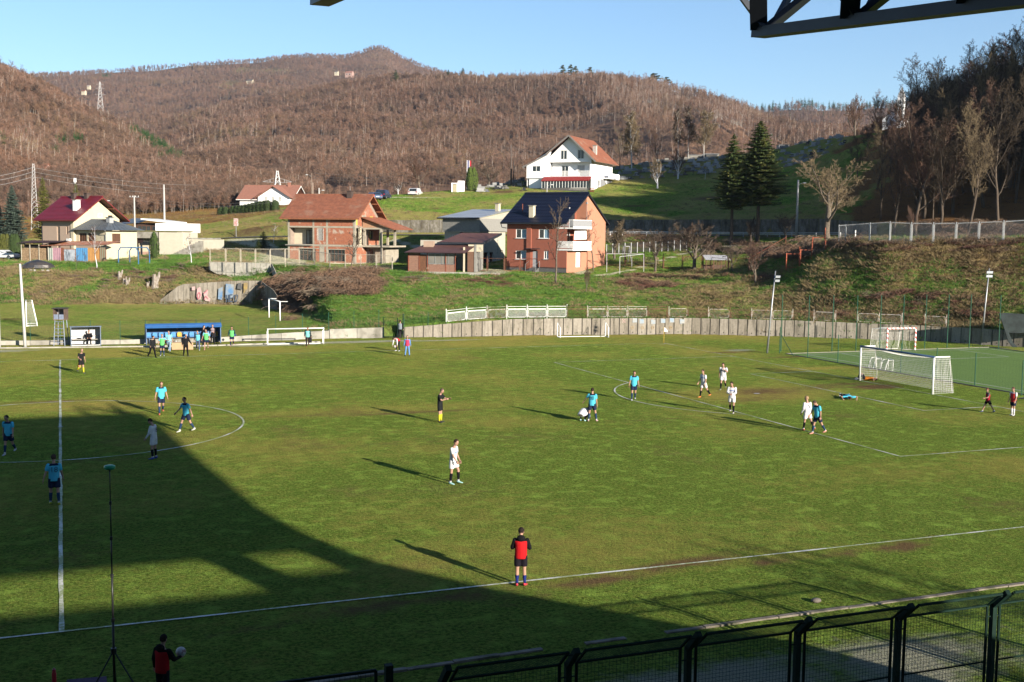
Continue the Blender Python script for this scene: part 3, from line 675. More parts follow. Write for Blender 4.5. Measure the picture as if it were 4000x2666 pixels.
for i in range(4): mb.face([R1[i], R1[i+1], R0[i+1], R0[i]]); mb.face([R0[i]+FH*.15, R0[i+1]+FH*.15, R1[i+1]+FH*.15, R1[i]+FH*.15])
q = [PD(3925, 1290, 106.2), PD(3940, 1300, 106.1), PD(3958, 1340, 105.9), PD(3976, 1357, 105.6), PD(3955, 1357, 105.4), PD(3938, 1335, 105.7)]
mb.face(q); mb.face([x+FH*.08 for x in q[::-1]])
tag(mb.build('shade_cloth', CL), 'torn black shade cloth hanging over the wall at the right edge', 'cloth')
RUSTY = M('rusty_white_paint', (.62, .58, .52), (.36, .22, .14), 4, .8, lo=.45, hi=.62); RUSTR = M('rusty_red_paint', (.36, .10, .05), (.20, .07, .045), 5, .8); RUSTB = M('rust_brown', (.22, .10, .06), (.13, .07, .05), 5, .9)
ORNG = M('orange_red_paint', (.50, .12, .05), (.36, .09, .045), 5, .7); CREAMT = M('cream_tube', (.62, .57, .46), (.48, .42, .33), 5, .7)
def framed_panel(a, c, h, mat, parent, o_, mesh=.12, h2=None, mr=.004, z0=.1, mmat=None, tubes=.025, pickets=False):
 d = (c-a); L = math.hypot(d.x, d.y); dn = d/ L if L else d
 def pt(s, z): return a-o_+d*s+U1*z
 fr = MB(); e = .10/L; rr = .12
 z1 = h-.05
 if h2: fr.tube([pt(e, h2+.06), pt(e, z1), pt(1-e, z1), pt(1-e, h2+.06), pt(e, h2+.06)], tubes, 5); zt = h2
 else: zt = z1
 fr.tube([pt(e, z0+rr), pt(e, zt-rr), pt(e+rr/L, zt), pt(1-e-rr/L, zt), pt(1-e, zt-rr), pt(1-e, z0+rr), pt(1-e-rr/L, z0), pt(e+rr/L, z0), pt(e, z0+rr)], tubes, 5, cap=False)
 f_ = fr.build('panel_frame', mat, parent)
 ms = MB(); net_grid(ms, pt(e, z0), pt(1-e, z0), pt(1-e, zt), pt(e, zt), mesh, mr, du=mesh*.8)
 if pickets:
  n = int(L/.10)
  for i in range(n): ms.bar(pt(e+(1-2*e)*i/n, zt), pt(e+(1-2*e)*i/n, zt+.10), .012)
 ms.build('mesh_infill', mmat or mat, f_)
def framed_fence(name, label, pts, h, mats, h2=None, mesh=.12, group=None, posth=None, mr=.004, pmat=None, pickets=False, tubes=.025, post_r=.035):
 mid = pts[len(pts)//2]; t = thing(name, label, 'fence', mid, group=group); o_ = t.location.copy()
 for i, q in enumerate(pts):
  mb = MB(); mb.tube([q-o_-U1*.5, q-o_+U1*(posth or h+.03)], post_r, 6); mb.build('post', pmat or mats[min(i, len(mats)-1)], t)
 for i, (a, c) in enumerate(zip(pts[:-1], pts[1:])):
  framed_panel(a, c, h, mats[i % len(mats)], t, o_, mesh, h2, mr, pickets=pickets, tubes=tubes)
 return t
def on_pw(u, up=.0, back=.25):
 for (a, ha), (c, hc) in zip(PW[:-1], PW[1:]):
  ua = uD(a.x, a.y)[0]; uc = uD(c.x, c.y)[0]
  if ua <= u <= uc: t = (u-ua)/(uc-ua); q = a.lerp(c, t)+FH*back; q.z = ha+(hc-ha)*t+up; return q
us_ = [1740, 1820, 1900, 1978, 2058, 2136, 2213]
pts = [on_pw(u) for u in us_]
for q, z in zip(pts, (1.35, 1.55, 1.66, 1.7, 1.7, 1.7, 1.7)): q.z = max(q.z, z)
framed_fence('panel_fence', 'white tubular panel fence on top of the left part of the concrete panel wall', pts, 1.22, [WHITE, WHITE, RUSTY, WHITE, WHITE, WHITE], h2=.88, mesh=.075, mr=.005, posth=1.36)
us_ = [2292, 2370, 2448, 2528, 2606]
framed_fence('panel_fence', 'rusty tubular panel fence on top of the middle of the concrete panel wall', [on_pw(2213, .02), ]+[on_pw(u, .02) for u in us_], 1.18, [RUSTB, RUSTY, RUSTY, RUSTY, RUSTB], h2=.88, mesh=.09, mr=.003, posth=1.28)
us_ = [2612, 2688, 2770, 2855, 2940, 3020, 3100, 3184, 3270, 3355, 3440, 3530, 3620, 3705]
framed_fence('panel_fence', 'faded low mesh panel fence on the right half of the concrete panel wall', [on_pw(u, .02) for u in us_], .98, [RUSTY, RUSTB, RUSTY, RUSTB, RUSTY], mesh=.10, mr=.003, posth=1.15)
def tpt(u, v, z): return G(u, v, z)
fl = []
for u, vb, z in ((820, 1027, 5.75), (882, 1028, 5.75), (940, 1029, 5.75), (998, 1030, 5.75), (1056, 1031, 5.75), (1114, 1033, 5.6), (1170, 1034, 5.4), (1228, 1042, 5.2), (1288, 1046, 5.2), (1348, 1049, 5.2), (1409, 1051, 5.2), (1470, 1053, 5.2), (1533, 1055, 5.2)):
 fl.append(G(u, vb, z))
for q in fl: q.z = ground_z(q.x, q.y) if q.z < 5.5 else 5.75
framed_fence('yard_fence', 'cream tube and mesh fence panels in front of the unfinished brick house', fl, 1.95, [CREAMT], mesh=.14, mr=.0035, pickets=True, posth=1.98)
fr_ = []
for u, vb in ((1590, 1056), (1654, 1057), (1716, 1058), (1781, 1059), (1840, 1060), (1904, 1061), (1970, 1062), (2032, 1062), (2100, 1063), (2165, 1063), (2232, 1062), (2300, 1061), (2369, 1060), (2442, 1061), (2515, 1063), (2590, 1066), (2665, 1068), (2742, 1069), (2843, 1080), (2925, 1083), (3066, 1070)):
 q = G(u, vb, 5.15); q.z = ground_z(q.x, q.y); fr_.append(q)
framed_fence('yard_fence', 'rusty red tube fence along the gardens below the red house', fr_, 1.75, [RUSTR, RUSTR, RUSTB], mesh=.5, mr=.002, posth=1.95, post_r=.05)
st = thing('stepped_fence', 'empty orange red steel frames stepping up the slope by the lamp post', 'fence', G(3075, 1070, 5.5)); o_ = st.location.copy()
for (u0, v0, u1, v1, hh) in ((3069, 1066, 3121, 1043, 66), (3124, 1046, 3170, 1016, 62), (3171, 1013, 3221, 983, 74), (3222, 984, 3275, 950, 38)):
 a = HIT(u0, v0+2); c = HIT(u1, v1+2); k = (a-CAM).dot(FH)/CP['f']; h = hh*1.15*k; a = a-FH*.1
 mb = MB(); mb.bar(a-o_-U1*.3, a-o_+U1*(h), .10); mb.build('post', ORNG, st); mb = MB(); mb.bar(c-o_-U1*0, c-o_+U1*(h+.1), .08); mb.build('post', ORNG, st)
 mb = MB(); mb.bar(a-o_+U1*h*.97, c-o_+U1*(a.z-c.z+h*.97), .07); mb.bar(a-o_+U1*h*.28, c-o_+U1*(a.z-c.z+h*.28), .06); mb.build('frame', ORNG, st)
ft = []
for u, v, D in ((3275, 943, 131), (3301, 945, 129), (3396, 941, 125), (3474, 940, 121.8), (3558, 939, 121.4), (3644, 938, 121.1), (3733, 937, 120.8), (3822, 937, 120.5), (3918, 936, 120.2), (4015, 936, 120)):
 q = PD(u, v, D); q.z = ground_z(q.x, q.y)-.02; ft.append(q)
framed_fence('roadside_fence', 'galvanised mesh fence along the road on top of the right embankment', ft, 2.25, [METAL], mesh=.07, mr=.004, pickets=True, posth=2.35, tubes=.03, post_r=.05)
t = thing('pitch_gate', 'open green tubular gate frame between the low wall and the panel wall', 'gate', G(1500, 1320)); o_ = t.location.copy()
a, c = G(1499, 1320)-o_, G(1553, 1321)-o_; mb = MB(); mb.tube([a, a+U1*1.98, c+U1*1.92, c-U1*.02], .045, 6); mb.tube([a+U1*.12, c+U1*.1], .03, 6); mb.build('frame', DGREEN, t)
ms = MB(); net_grid(ms, a+U1*.1, c+U1*.1, c+U1*1.9, a+U1*1.9, .18, .0022); ms.build('wire_mesh', DGREEN, t)
mb = MB(); p = G(1574, 1319)-o_; mb.bar(p, p+U1*2.3, .07); mb.build('post', DGREEN, t)
mb = MB(); q0, q1 = G(1552, 1321)-o_, G(1570, 1321)-o_; mb.box(q0.x, q1.x, q0.y+.3, q1.y+.36, 0, 1.0); mb.build('door_leaf', M('black_door', (.02, .02, .02)), t)
def flood_head(mb, c, w_, h_, tilt=.35):
 r = RH; fz = Vector((-FH.x*math.cos(tilt), -FH.y*math.cos(tilt), -math.sin(tilt))); up = fz.cross(r)*-1
 if up.z < 0: up = -up
 q = [c+r*(sx*w_/2)+up*(sy*h_/2)+fz*(sz*.09) for sz in (0, 1) for sx, sy in ((-1, -1), (1, -1), (1, 1), (-1, 1))]
 mb.mesh(q, [(0, 1, 2, 3), (7, 6, 5, 4), (0, 4, 5, 1), (1, 5, 6, 2), (2, 6, 7, 3), (3, 7, 4, 0)]); return q
LAMPG = M('floodlight_glass', (.62, .66, .70), (.5, .54, .58), 3, .25)
def floodpole(u, v, utop, D, h, label, heads):
 g = G(u, v); t = thing('floodlight_pole', label, 'floodlight', g); lean = (utop-u)/CP['f']*D
 mb = MB(); top = RH*lean+U1*h; mb.tube([(0, 0, -.4), top*.5, top], [.09, .07, .05], 8); mb.build('pole', METAL, t, True)
 for z, dx, w_, tilt in heads:
  c = RH*(lean*z/h+dx)+U1*z-FH*.12; hb = MB(); q = flood_head(hb, c, w_, .24, tilt); k = hb.build('lamp_head', DARKM, t)
  gb = MB(); q = [x*.96+c*.04 for x in q[4:]]; f3 = (q[1]-q[0]).cross(q[2]-q[0]).normalized(); s_ = -1 if f3.dot(-FH) < 0 else 1
  gb.face([x+f3*s_*.012 for x in (q if s_ > 0 else q)]); gb.build('lens', LAMPG, k)
 return t
floodpole(2995, 1380, 3019, 99, 7.15, 'leaning steel floodlight pole with two dark lamps behind the far corner', [(6.7, .22, .42, .5), (6.35, .2, .42, .5)])
floodpole(3832, 1346, 3850, 109.6, 7.3, 'grey floodlight pole with two tiers of bright lamps on the right by the wall', [(6.95, 0, .62, .2), (6.58, 0, .62, .2)])
def pole(name, label, base, h, r0, r1, lean=(0, 0), mat=METAL, n=8, cat='pole'):
 t = thing(name, label, cat, base); mb = MB(); mb.tube([(0, 0, -.4), (lean[0]*.5, lean[1]*.5, h*.5), (lean[0], lean[1], h)], [r0, (r0+r1)/2, r1], n); mb.build('pole', mat, t, True); return t
WP = M('white_pole', (.72, .72, .70), (.6, .6, .58), 3, .5)
l_ = RH*(-.25)
t = pole('net_pole', 'thick white pole with a short crossbar behind the far touchline on the left', G(99, 1356), 7.1, .14, .09, (l_.x, l_.y), WP)
mb = MB(); mb.bar(l_-RH*.42+U1*7.1, l_+RH*.3+U1*7.12, .12, .05); mb.build('crossbar', WOODP, t)
pole('net_pole', 'thick white pole cut by the left edge of the picture', G(-3, 1358), 4.6, .14, .10, (0, 0), WP)
CPOLE = M('concrete_pole', (.60, .585, .56), (.5, .49, .46), 3, .85); WPOLE = M('wood_pole', (.28, .20, .15), (.18, .13, .10), 4, .9)
def dpole(u, vt, D, label, r=.14, mat=CPOLE, lamp=0, arms=0, zb=None):
 g = TP(u, D); g2 = PD(u, vt, D); g = Vector((g2.x, g2.y, ground_z(g2.x, g2.y))); h = g2.z-g.z
 t = pole('utility_pole', label, g, h, r*1.25, r*.8, (0, 0), mat)
 if lamp:
  mb = MB(); s = RH*lamp; mb.tube([U1*(h-.9), U1*(h-.5)+s*.5, U1*(h-.42)+s], .03, 5); mb.build('lamp_arm', METAL, t); mb = MB(); mb.ell(U1*(h-.42)+s*1.25, (.32, .13, .08)); mb.build('lamp_head', M('lamp_white', (.7, .72, .72)), t, True)
 for k in range(arms):
  mb = MB(); mb.bar(U1*(h-.25-k*.6)-RH*.8, U1*(h-.25-k*.6)+RH*.8, .08); mb.build('crossarm', METAL, t)
  for s in (-.7, -.25, .25, .7):
   mb = MB(); mb.tube([U1*(h-.22-k*.6)+RH*s, U1*(h-.02-k*.6)+RH*s], .05, 6); mb.build('insulator', WHITE, t)
 return t, U1*h+g
T1, w1 = dpole(640, 722, 205, 'tall white concrete pole behind the flat roofed building', .17)
T2, w2 = dpole(524, 765, 196, 'concrete pole with a small arm right of the dark red roof', .14, arms=1)
T3, w3 = dpole(403, 775, 195, 'thin lamp post rising behind the dark red roof', .05, METAL, lamp=.7)
T4, w4 = dpole(1217, 676, 240, 'brown wooden pole behind the brick house, the taller of two', .13, WPOLE, lamp=-.8)
T5, w5 = dpole(1222, 714, 236, 'pale wooden pole beside the taller brown one behind the brick house', .12, M('pale_wood', (.42, .32, .25)))
T6, w6 = dpole(1246, 735, 215, 'short concrete pole with a street lamp above the brick house roof', .14, lamp=.6)
T7, w7 = dpole(1998, 567, 236, 'tall dark pole left of the white house', .16, M('dark_pole', (.16, .12, .10), (.10, .08, .07), 3, .9))
T8, w8 = dpole(2007, 628, 250, 'thin black post beside the tall pole left of the white house', .10, M('black_pole', (.05, .05, .05)))
T9, w9 = dpole(3118, 704, 170, 'leaning white concrete lamp post between the spruces and the walnut tree', .17, lamp=.75)
T10, w10 = dpole(3003, 612, 300, 'grey pole on the cemetery hill just right of the big spruce', .14, METAL)
T11, w11 = dpole(2137, 712, 186, 'short concrete post with lamp in front of the white house veranda', .09, lamp=.6)
CAB = M('cable', (.10, .10, .10), rough=.6)
def cable(a, c, sag, label, r=.02, n=16, mat=None):
 mb = MB(); P = [a.lerp(c, k/n)-U1*(sag*4*(k/n)*(1-k/n)) for k in range(n+1)]; mb.tube(P, r, 3, cap=False); tag(mb.build('power_cable', mat or CAB), label, 'cable', 'power lines strung across the valley')
CABL = M('pale_cable', (.42, .43, .44), rough=.5)
for dv, dz in ((0, 0), (17, 0), (36, 0)):
 w_ = {0: 'upper', 17: 'middle', 36: 'lower'}[dv]; a = PD(128, 655+dv, 258); c = PD(1085, 700+dv*1.1, 420); cable(a, c, 3.0, '%s of three pale cables from the left lattice mast to the pylon' % w_, .035, 20, CABL); e = PD(-260, 695+dv, 250); cable(e, a, 1.2, '%s of three pale cables between the left edge and the lattice mast' % w_, .035, 14, CABL)
for dv in (0, 12, 22): cable(w4-U1*(dv*.05), w7-U1*(.3+dv*.05), 2.4, '%s of three dark cables between the brown pole and the tall dark pole' % {0: 'upper', 12: 'middle', 22: 'lower'}[dv], .022, 20)
for dv in (0, 14): cable(w7-U1*(.5+dv*.06), w10-U1*(.4+dv*.06), 3.0, '%s of two cables passing behind the white house to the cemetery pole' % ('upper', 'lower')[dv > 0], .022, 20)
for dv in (0, 9): cable(w2-U1*(.2+dv*.05), w6-U1*(.4+dv*.05), 1.8, '%s of two cables from the left concrete pole to the short lamp pole' % ('upper', 'lower')[dv > 0], .018, 16)
cable(w10-U1*.5, PD(3420, 660, 200), 2, 'cable from the cemetery pole to the right wood', .02, 12)
def lattice(name, label, base, h, wb, wt, arms=(), r=.09):
 t = thing(name, label, 'pylon', base); mb = MB(); n = int(h/2.2)
 def cor(z): s = wb+(wt-wb)*min(1, z/h); return [Vector((sx*s/2, sy*s/2, z)) for sx, sy in ((-1, -1), (1, -1), (1, 1), (-1, 1))]
 for k in range(4): mb.bar(cor(-.5)[k], cor(h)[k], r*1.4)
 zs = [0];
 while zs[-1] < h: s = wb+(wt-wb)*zs[-1]/h; zs.append(min(h, zs[-1]+max(.8, s*1.0)))
 for z0, z1 in zip(zs[:-1], zs[1:]):
  a, c = cor(z0), cor(z1)
  for k in range(4): mb.bar(a[k], c[(k+1) % 4], r*.8); mb.bar(a[(k+1) % 4], c[k], r*.8)
 mb.build('lattice', M('pylon_steel', (.50, .50, .50), (.40, .40, .41), 2, .5, .3), t)
 for z, L in arms:
  ab = MB(); s = .5
  for sg in (-1, 1): ab.bar(RH*sg*.2+U1*(z), RH*sg*L+U1*(z+.2), r); ab.bar(RH*sg*.2+U1*(z+1.3), RH*sg*L+U1*(z+.2), r*.8); ab.bar(RH*sg*L*.5+U1*z, RH*sg*L*.5+U1*(z+.7), r*.6)
  ab.build('crossarm', M('pylon_steel', (.5, .5, .5)), t)
 return t
g = PD(130, 640, 262); b0 = PD(130, 812, 262); lattice('lattice_mast', 'tapering grey lattice mast between the two spruces on the left', Vector((g.x, g.y, ground_z(g.x, g.y))), g.z-ground_z(g.x, g.y), 1.6, .35, (), .055)
g = PD(1083, 668, 318); z_ = ground_z(g.x, g.y); lattice('pylon', 'steel lattice pylon with two crossarms above the small white house', Vector((g.x, g.y, z_)), g.z-z_, 2.6, .4, ((g.z-z_-3.2, 4.0), (g.z-z_-7.0, 4.4)), .11)
g = PD(390, 320, 900); lattice('pylon', 'distant lattice pylon on the left hill against the far ridge', g-U1*26, 26, 5, .7, ((20.5, 3.6), (16, 4.2), (23.5, 3)), .13)
t = thing('guard_rail', 'galvanised crash barrier along the road behind the gardens', 'guard rail', W(2800, 178, 10)); o_ = t.location.copy()
prev = None
for u in np.arange(2330, 3290, 47.0):
 kd, kz = knots(float(u)); q = W(u, kd[6]-.7, 0); q.z = near_z(float(u), float(kd[6]-.7)); p = q-o_
 mb = MB(); mb.bar(p-U1*.3, p+U1*.78, .12); mb.build('post', METAL, t)
 if prev is not None:
  mb = MB();
  for z in (.50, .72): mb.bar(prev+U1*z-FH*.08, p+U1*z-FH*.08, .05, .13)
  mb.build('rail', METAL, t)
 prev = p
for u, D, lab in ((1684, 181, 'white road marker post left of the grey block house'), (3336, 149, 'white road marker post behind the galvanised fence')):
 g = TP(u, D); mb = MB(); mb.box(-.07, .07, -.04, .04, -.1, 1.05); tag(mb.build('marker_post', WHITE, loc=g), lab, 'marker post')
RW = stained('road_wall_concrete');
t = thing('road_retaining_wall', 'long mossy stained concrete retaining wall behind the road', 'wall', W(2100, 194, 9.8)); o_ = t.location.copy()
RWM, nt, bb = newmat('mossy_wall'); bb.inputs['Roughness'].default_value = .95
pos = nt.nodes.new('ShaderNodeNewGeometry').outputs['Position']; n1 = noise(nt, scaled(nt, pos, (.8, .8, .35)), .9, 6, .75); n2 = noise(nt, pos, 3, 4)
c_ = mixc(nt, ramp(nt, n1, .36, .62), (.19, .175, .145), (.04, .032, .022)); c_ = mixc(nt, ramp(nt, n2, .45, .75), c_, (.08, .07, .035)); nt.links.new(c_, bb.inputs['Base Color'])
wu = list(np.arange(1180, 3460, 38.0))
for a_, c2_ in zip(wu[:-1], wu[1:]):
 mb = MB(); q = []
 for u in (a_, c2_-1.0):
  kd, kz = knots(float(u)); D = kd[7]+.25; base = W(u, D, 0); zt = kz[8]+.12-max(0, (1300-u))*.004
  q.append((W(u, D, kz[7]-.3)-o_, W(u, D, zt)-o_, W(u, kd[8]+.3, zt)-o_))
 mb.face([q[0][0], q[1][0], q[1][1], q[0][1]]); mb.face([q[0][1], q[1][1], q[1][2], q[0][2]]); mb.face([q[0][0], q[0][1], q[0][2]]); mb.face([q[1][0], q[1][2], q[1][1]])
 mb.build('wall_section', RWM, t)
def poly_wall(name, label, D0, us, tops, bases, mat, rib=0, D1=None, thick=.3):
 t = thing(name, label, 'wall', PD(us[len(us)//2], bases[len(us)//2], D0)); o_ = t.location.copy(); pans = []
 for i in range(len(us)-1):
  Da = D0+(0 if D1 is None else (D1-D0)*i/(len(us)-1)); Db = D0+(0 if D1 is None else (D1-D0)*(i+1)/(len(us)-1))
  a0, c0 = PD(us[i], bases[i], Da)-o_, PD(us[i+1], bases[i+1], Db)-o_; a1, c1 = PD(us[i], tops[i], Da)-o_, PD(us[i+1], tops[i+1], Db)-o_
  d = (c0-a0); d.z = 0; d.normalize(); g_ = d*.03; bk = FH*thick; pr = -FH*(.06 if rib and i % 2 else 0)
  mb = MB(); A0_, C0_, A1_, C1_ = a0+g_+pr-U1*.4, c0-g_*.2+pr-U1*.4, a1+g_+pr, c1-g_*.2+pr
  mb.mesh([A0_, C0_, C0_+bk, A0_+bk, A1_, C1_, C1_+bk, A1_+bk], [(0, 3, 2, 1), (4, 5, 6, 7), (0, 1, 5, 4), (1, 2, 6, 5), (2, 3, 7, 6), (3, 0, 4, 7)])
  pans.append(mb.build('panel', mat, t))
 return t
S2 = 1/2.09
def cx2(x): return 600+x*S2
def cy2(y): return 650+y*S2
gx = [45, 80, 120, 160, 200, 245, 295, 345, 370, 405, 440, 485, 520, 570, 625, 680, 730, 775, 830, 870]
gt = [np.interp(x, [45, 160, 220, 520, 700, 870], [1100, 1010, 965, 945, 935, 935]) for x in gx]; gb = [np.interp(x, [45, 300, 600, 870], [1130, 1138, 1128, 1140]) for x in gx]
GW = poly_wall('graffiti_wall', 'ribbed concrete wall with faded pink and blue graffiti at the end of the practice field', 150.0, [cx2(x) for x in gx], [cy2(y) for y in gt], [cy2(y)+4 for y in gb], STAIN, 1)
gx2 = [872, 900, 925, 950, 975, 1010]; gt2 = [935, 955, 975, 990, 1010, 1060]; gb2 = [1140, 1150, 1158, 1165, 1172, 1185]
poly_wall('graffiti_wall', 'short dark end of the concrete wall turning towards the pitch', 149.6, [cx2(x) for x in gx2], [cy2(y) for y in gt2], [cy2(y)+4 for y in gb2], STAIN, 1, D1=141)
SB, SPK, SY = M('blue_spray', (.12, .26, .48), (.35, .37, .36), 1.5, .9, world=True), M('pink_spray2', (.62, .34, .38), (.52, .46, .40), 1.8, .9, world=True), M('ochre_spray', (.42, .30, .10), (.25, .2, .12), 1.8, .9, world=True)
def gmark(pts, mat, D=149.62):
 mb = MB(); mb.face([PD(cx2(x), cy2(y), D) for x, y in pts]); o = mb.build('graffiti', mat); o.parent = GW; o.matrix_parent_inverse = Matrix.Translation(GW.location).inverted()
gmark([(350, 1065), (362, 1090), (385, 1085), (395, 1040), (380, 985), (355, 1000)], SPK); gmark([(405, 1030), (420, 1100), (460, 1105), (468, 1085), (440, 1060), (445, 1010), (425, 1025)], SPK)
gmark([(525, 1085), (560, 1092), (565, 985), (530, 1000)], SB); gmark([(585, 1085), (650, 1070), (655, 965), (590, 960)], SB); gmark([(735, 1040), (765, 1000), (772, 950), (735, 955)], SY); gmark([(680, 1000), (725, 1010), (715, 950), (690, 955)], M('grey_spray', (.12, .12, .12), world=True))
gmark([(312, 1015), (338, 1012), (338, 982), (312, 985)], SPK)
def letter_stroke(parent, pts, D, wd, mat, name='spray_letter'):
 mb = MB()
 for a, c in zip(pts[:-1], pts[1:]): mb.bar(PD(cx2(a[0]), cy2(a[1]), D), PD(cx2(c[0]), cy2(c[1]), D), wd, .01, up=FH)
 o = mb.build(name, mat); o.parent = parent; o.matrix_parent_inverse = Matrix.Translation(parent.location).inverted()
BK = M('dark_spray', (.06, .09, .14)); RD_ = M('red_spray', (.55, .18, .22), world=True)
for L in ([(595, 1110), (595, 1050)], [(612, 1110), (612, 1050)], [(595, 1080), (612, 1080)], [(645, 1050), (622, 1050), (622, 1105), (645, 1105)], [(622, 1078), (640, 1078)], [(658, 1090), (668, 1110), (680, 1090), (684, 1050), (658, 1055), (658, 1090)]): letter_stroke(GW, L, 149.55, .14, BK)
for L in ([(360, 1080), (358, 1050), (372, 1030), (382, 1050), (372, 1080), (360, 1080)], [(412, 1090), (425, 1060), (445, 1085)], [(410, 1040), (440, 1010)]): letter_stroke(GW, L, 149.55, .10, RD_)
bx = [450, 520, 590, 660, 730, 800, 870, 920, 960]; bt = [785, 785, 786, 787, 788, 790, 792, 793, 795]; bb_ = [815, 850, 858, 895, 902, 908, 910, 908, 905]
BW = poly_wall('basement_wall', 'pale board marked concrete retaining wall below the cream mesh fence', 157.2, [cx2(x) for x in bx], [cy2(y) for y in bt], [cy2(y)+3 for y in bb_], CONCL)
poly_wall('basement_wall', 'slanted shaded end wing of the pale concrete retaining wall', 157.0, [cx2(x) for x in (962, 975, 990, 998)], [cy2(y) for y in (795, 820, 850, 870)], [cy2(y)+3 for y in (905, 900, 895, 890)], CONCL, D1=154)
NETM = M('net_cord', (.74, .74, .70), (.62, .62, .58), 5, .9)
def red_white():
 m, nt, b = newmat('red_white_bands'); b.inputs['Roughness'].default_value = .5
 tc = nt.nodes.new('ShaderNodeTexCoord').outputs['Object']; s = nt.nodes.new('ShaderNodeSeparateXYZ'); nt.links.new(tc, s.inputs[0])
 a = nt.nodes.new('ShaderNodeMath'); a.operation = 'ADD'; nt.links.new(s.outputs[0], a.inputs[0]); nt.links.new(s.outputs[2], a.inputs[1])
 f = nt.nodes.new('ShaderNodeMath'); f.operation = 'MULTIPLY'; nt.links.new(a.outputs[0], f.inputs[0]); f.inputs[1].default_value = 2.4
 g = nt.nodes.new('ShaderNodeMath'); g.operation = 'FRACT'; nt.links.new(f.outputs[0], g.inputs[0])
 h = nt.nodes.new('ShaderNodeMath'); h.operation = 'GREATER_THAN'; nt.links.new(g.outputs[0], h.inputs[0]); h.inputs[1].default_value = .5
 nt.links.new(mixc(nt, h.outputs[0], (.80, .80, .78), (.62, .07, .06)), b.inputs['Base Color']); return m
def sagnet(mb, A, B, C, D_, step, r, sag):
 A, B, C, D_ = map(Vector, (A, B, C, D_)); nu = max(3, round((B-A).length/step)); nv = max(3, round((D_-A).length/step)); nrm = (B-A).cross(D_-A).normalized()
 def at(i, j):
  s, t = i/nu, j/nv; p = A*(1-s)*(1-t)+B*s*(1-t)+C*s*t+D_*(1-s)*t
  return p+nrm*sag*math.sin(math.pi*t)*(.6+.4*math.sin(s*math.pi*5))
 for i in range(nu+1): mb.tube([at(i, j) for j in range(nv+1)], r, 3, cap=False)
 for j in range(nv+1): mb.tube([at(i, j) for i in range(nu+1)], r, 3, cap=False)
t = thing('football_goal', 'full size white football goal with blue crossbar and white net', 'goal', (HL, 0, 0))
for s in (1, -1):
 mb = MB(); mb.tube([(0, s*3.66, -.1), (0, s*3.66, 2.44)], .065, 10); mb.build('post', WHITE, t, True)
 mb = MB(); mb.tube([(.05, s*3.66, 2.44), (1.25, s*3.70, 2.44)], .035, 6); mb.build('top_bracket', WHITE, t)
 mb = MB(); mb.tube([(1.25, s*3.70, 2.44), (1.35, s*3.72, 1.4), (1.55, s*3.75, .02)], .02, 5); mb.build('net_support', NETM, t)
mb = MB(); mb.tube([(0, -3.72, 2.44), (0, 3.72, 2.44)], .07, 10); mb.build('crossbar', M('blue_crossbar', (.07, .13, .26), (.05, .10, .20), 3, .4), t, True)
mb = MB()
nu = 56
for i in range(nu+1):
 y = -3.66+7.32*i/nu; sg = .28*math.sin(math.pi*i/nu)
 mb.tube([(0.02, y, 2.42), (.6, y, 2.40-sg*.9), (1.25, y, 2.36-sg), (1.38, y, 1.4), (1.6, y, .3), (1.75, y, .02)], .0085, 3, cap=False)
for k, (x, z, g) in enumerate([(.3, 2.42, .5), (.6, 2.40, .9), (.9, 2.38, 1.0), (1.25, 2.36, 1)]+[(1.25+.5*q, 2.3-2.28*q, (1-q)*.9) for q in np.linspace(.07, 1, 17)]):
 mb.tube([(x, -3.66+7.32*i/16, z-.28*g*math.sin(math.pi*i/16)*(1 if z > 2.3 else .5)) for i in range(17)], .0085, 3, cap=False)
mb.build('net', NETM, t)
for s in (1, -1):
 mb = MB(); sagnet(mb, (.03, s*3.66, .05), (1.65, s*3.74, .05), (1.25, s*3.70, 2.4), (.03, s*3.66, 2.4), .14, .008, .06); mb.build('side_net', NETM, t)
def oriented(name, label, cat, p, q, **k):
 d = q-p; t = thing(name, label, cat, p, math.atan2(d.y, d.x), **k); return t, math.hypot(d.x, d.y)
p0, p1 = G(3464, 1371), G(3574, 1369)
t, L = oriented('futsal_goal', 'red and white striped futsal goal with slack net on the artificial pitch', 'goal', p0, p1)
RWm = red_white(); hh = 2.0
mb = MB(); mb.bar((0, 0, 0), (0, 0, hh), .09); mb.build('post', RWm, t); mb = MB(); mb.bar((L, 0, 0), (L, 0, hh), .09); mb.build('post', RWm, t); mb = MB(); mb.bar((-.04, 0, hh), (L+.04, 0, hh), .09); mb.build('crossbar', RWm, t)
mb = MB(); bd = 1.3
for x in (0, L): mb.tube([(x, 0, hh), (x-.9, bd*.8, hh*.96), (x-.9, bd, .03), (x, 0, .03)], .025, 5)
mb.tube([(-.9, bd, .03), (L-.9, bd, .03)], .025, 5); mb.build('rear_frame', WHITE, t)
mb = MB(); sagnet(mb, (-.9, bd, .03), (L-.9, bd, .03), (L-.9, bd*.8, hh*.95), (-.9, bd*.8, hh*.95), .12, .008, .25); sagnet(mb, (-.9, bd*.8, hh*.95), (L-.9, bd*.8, hh*.95), (L, 0, hh), (0, 0, hh), .13, .008, -.12)
sagnet(mb, (0, 0, .03), (-.9, bd, .03), (-.9, bd*.8, hh*.95), (0, 0, hh), .13, .008, .05); sagnet(mb, (L, 0, .03), (L-.9, bd, .03), (L-.9, bd*.8, hh*.95), (L, 0, hh), .13, .008, .1); mb.build('net', NETM, t)
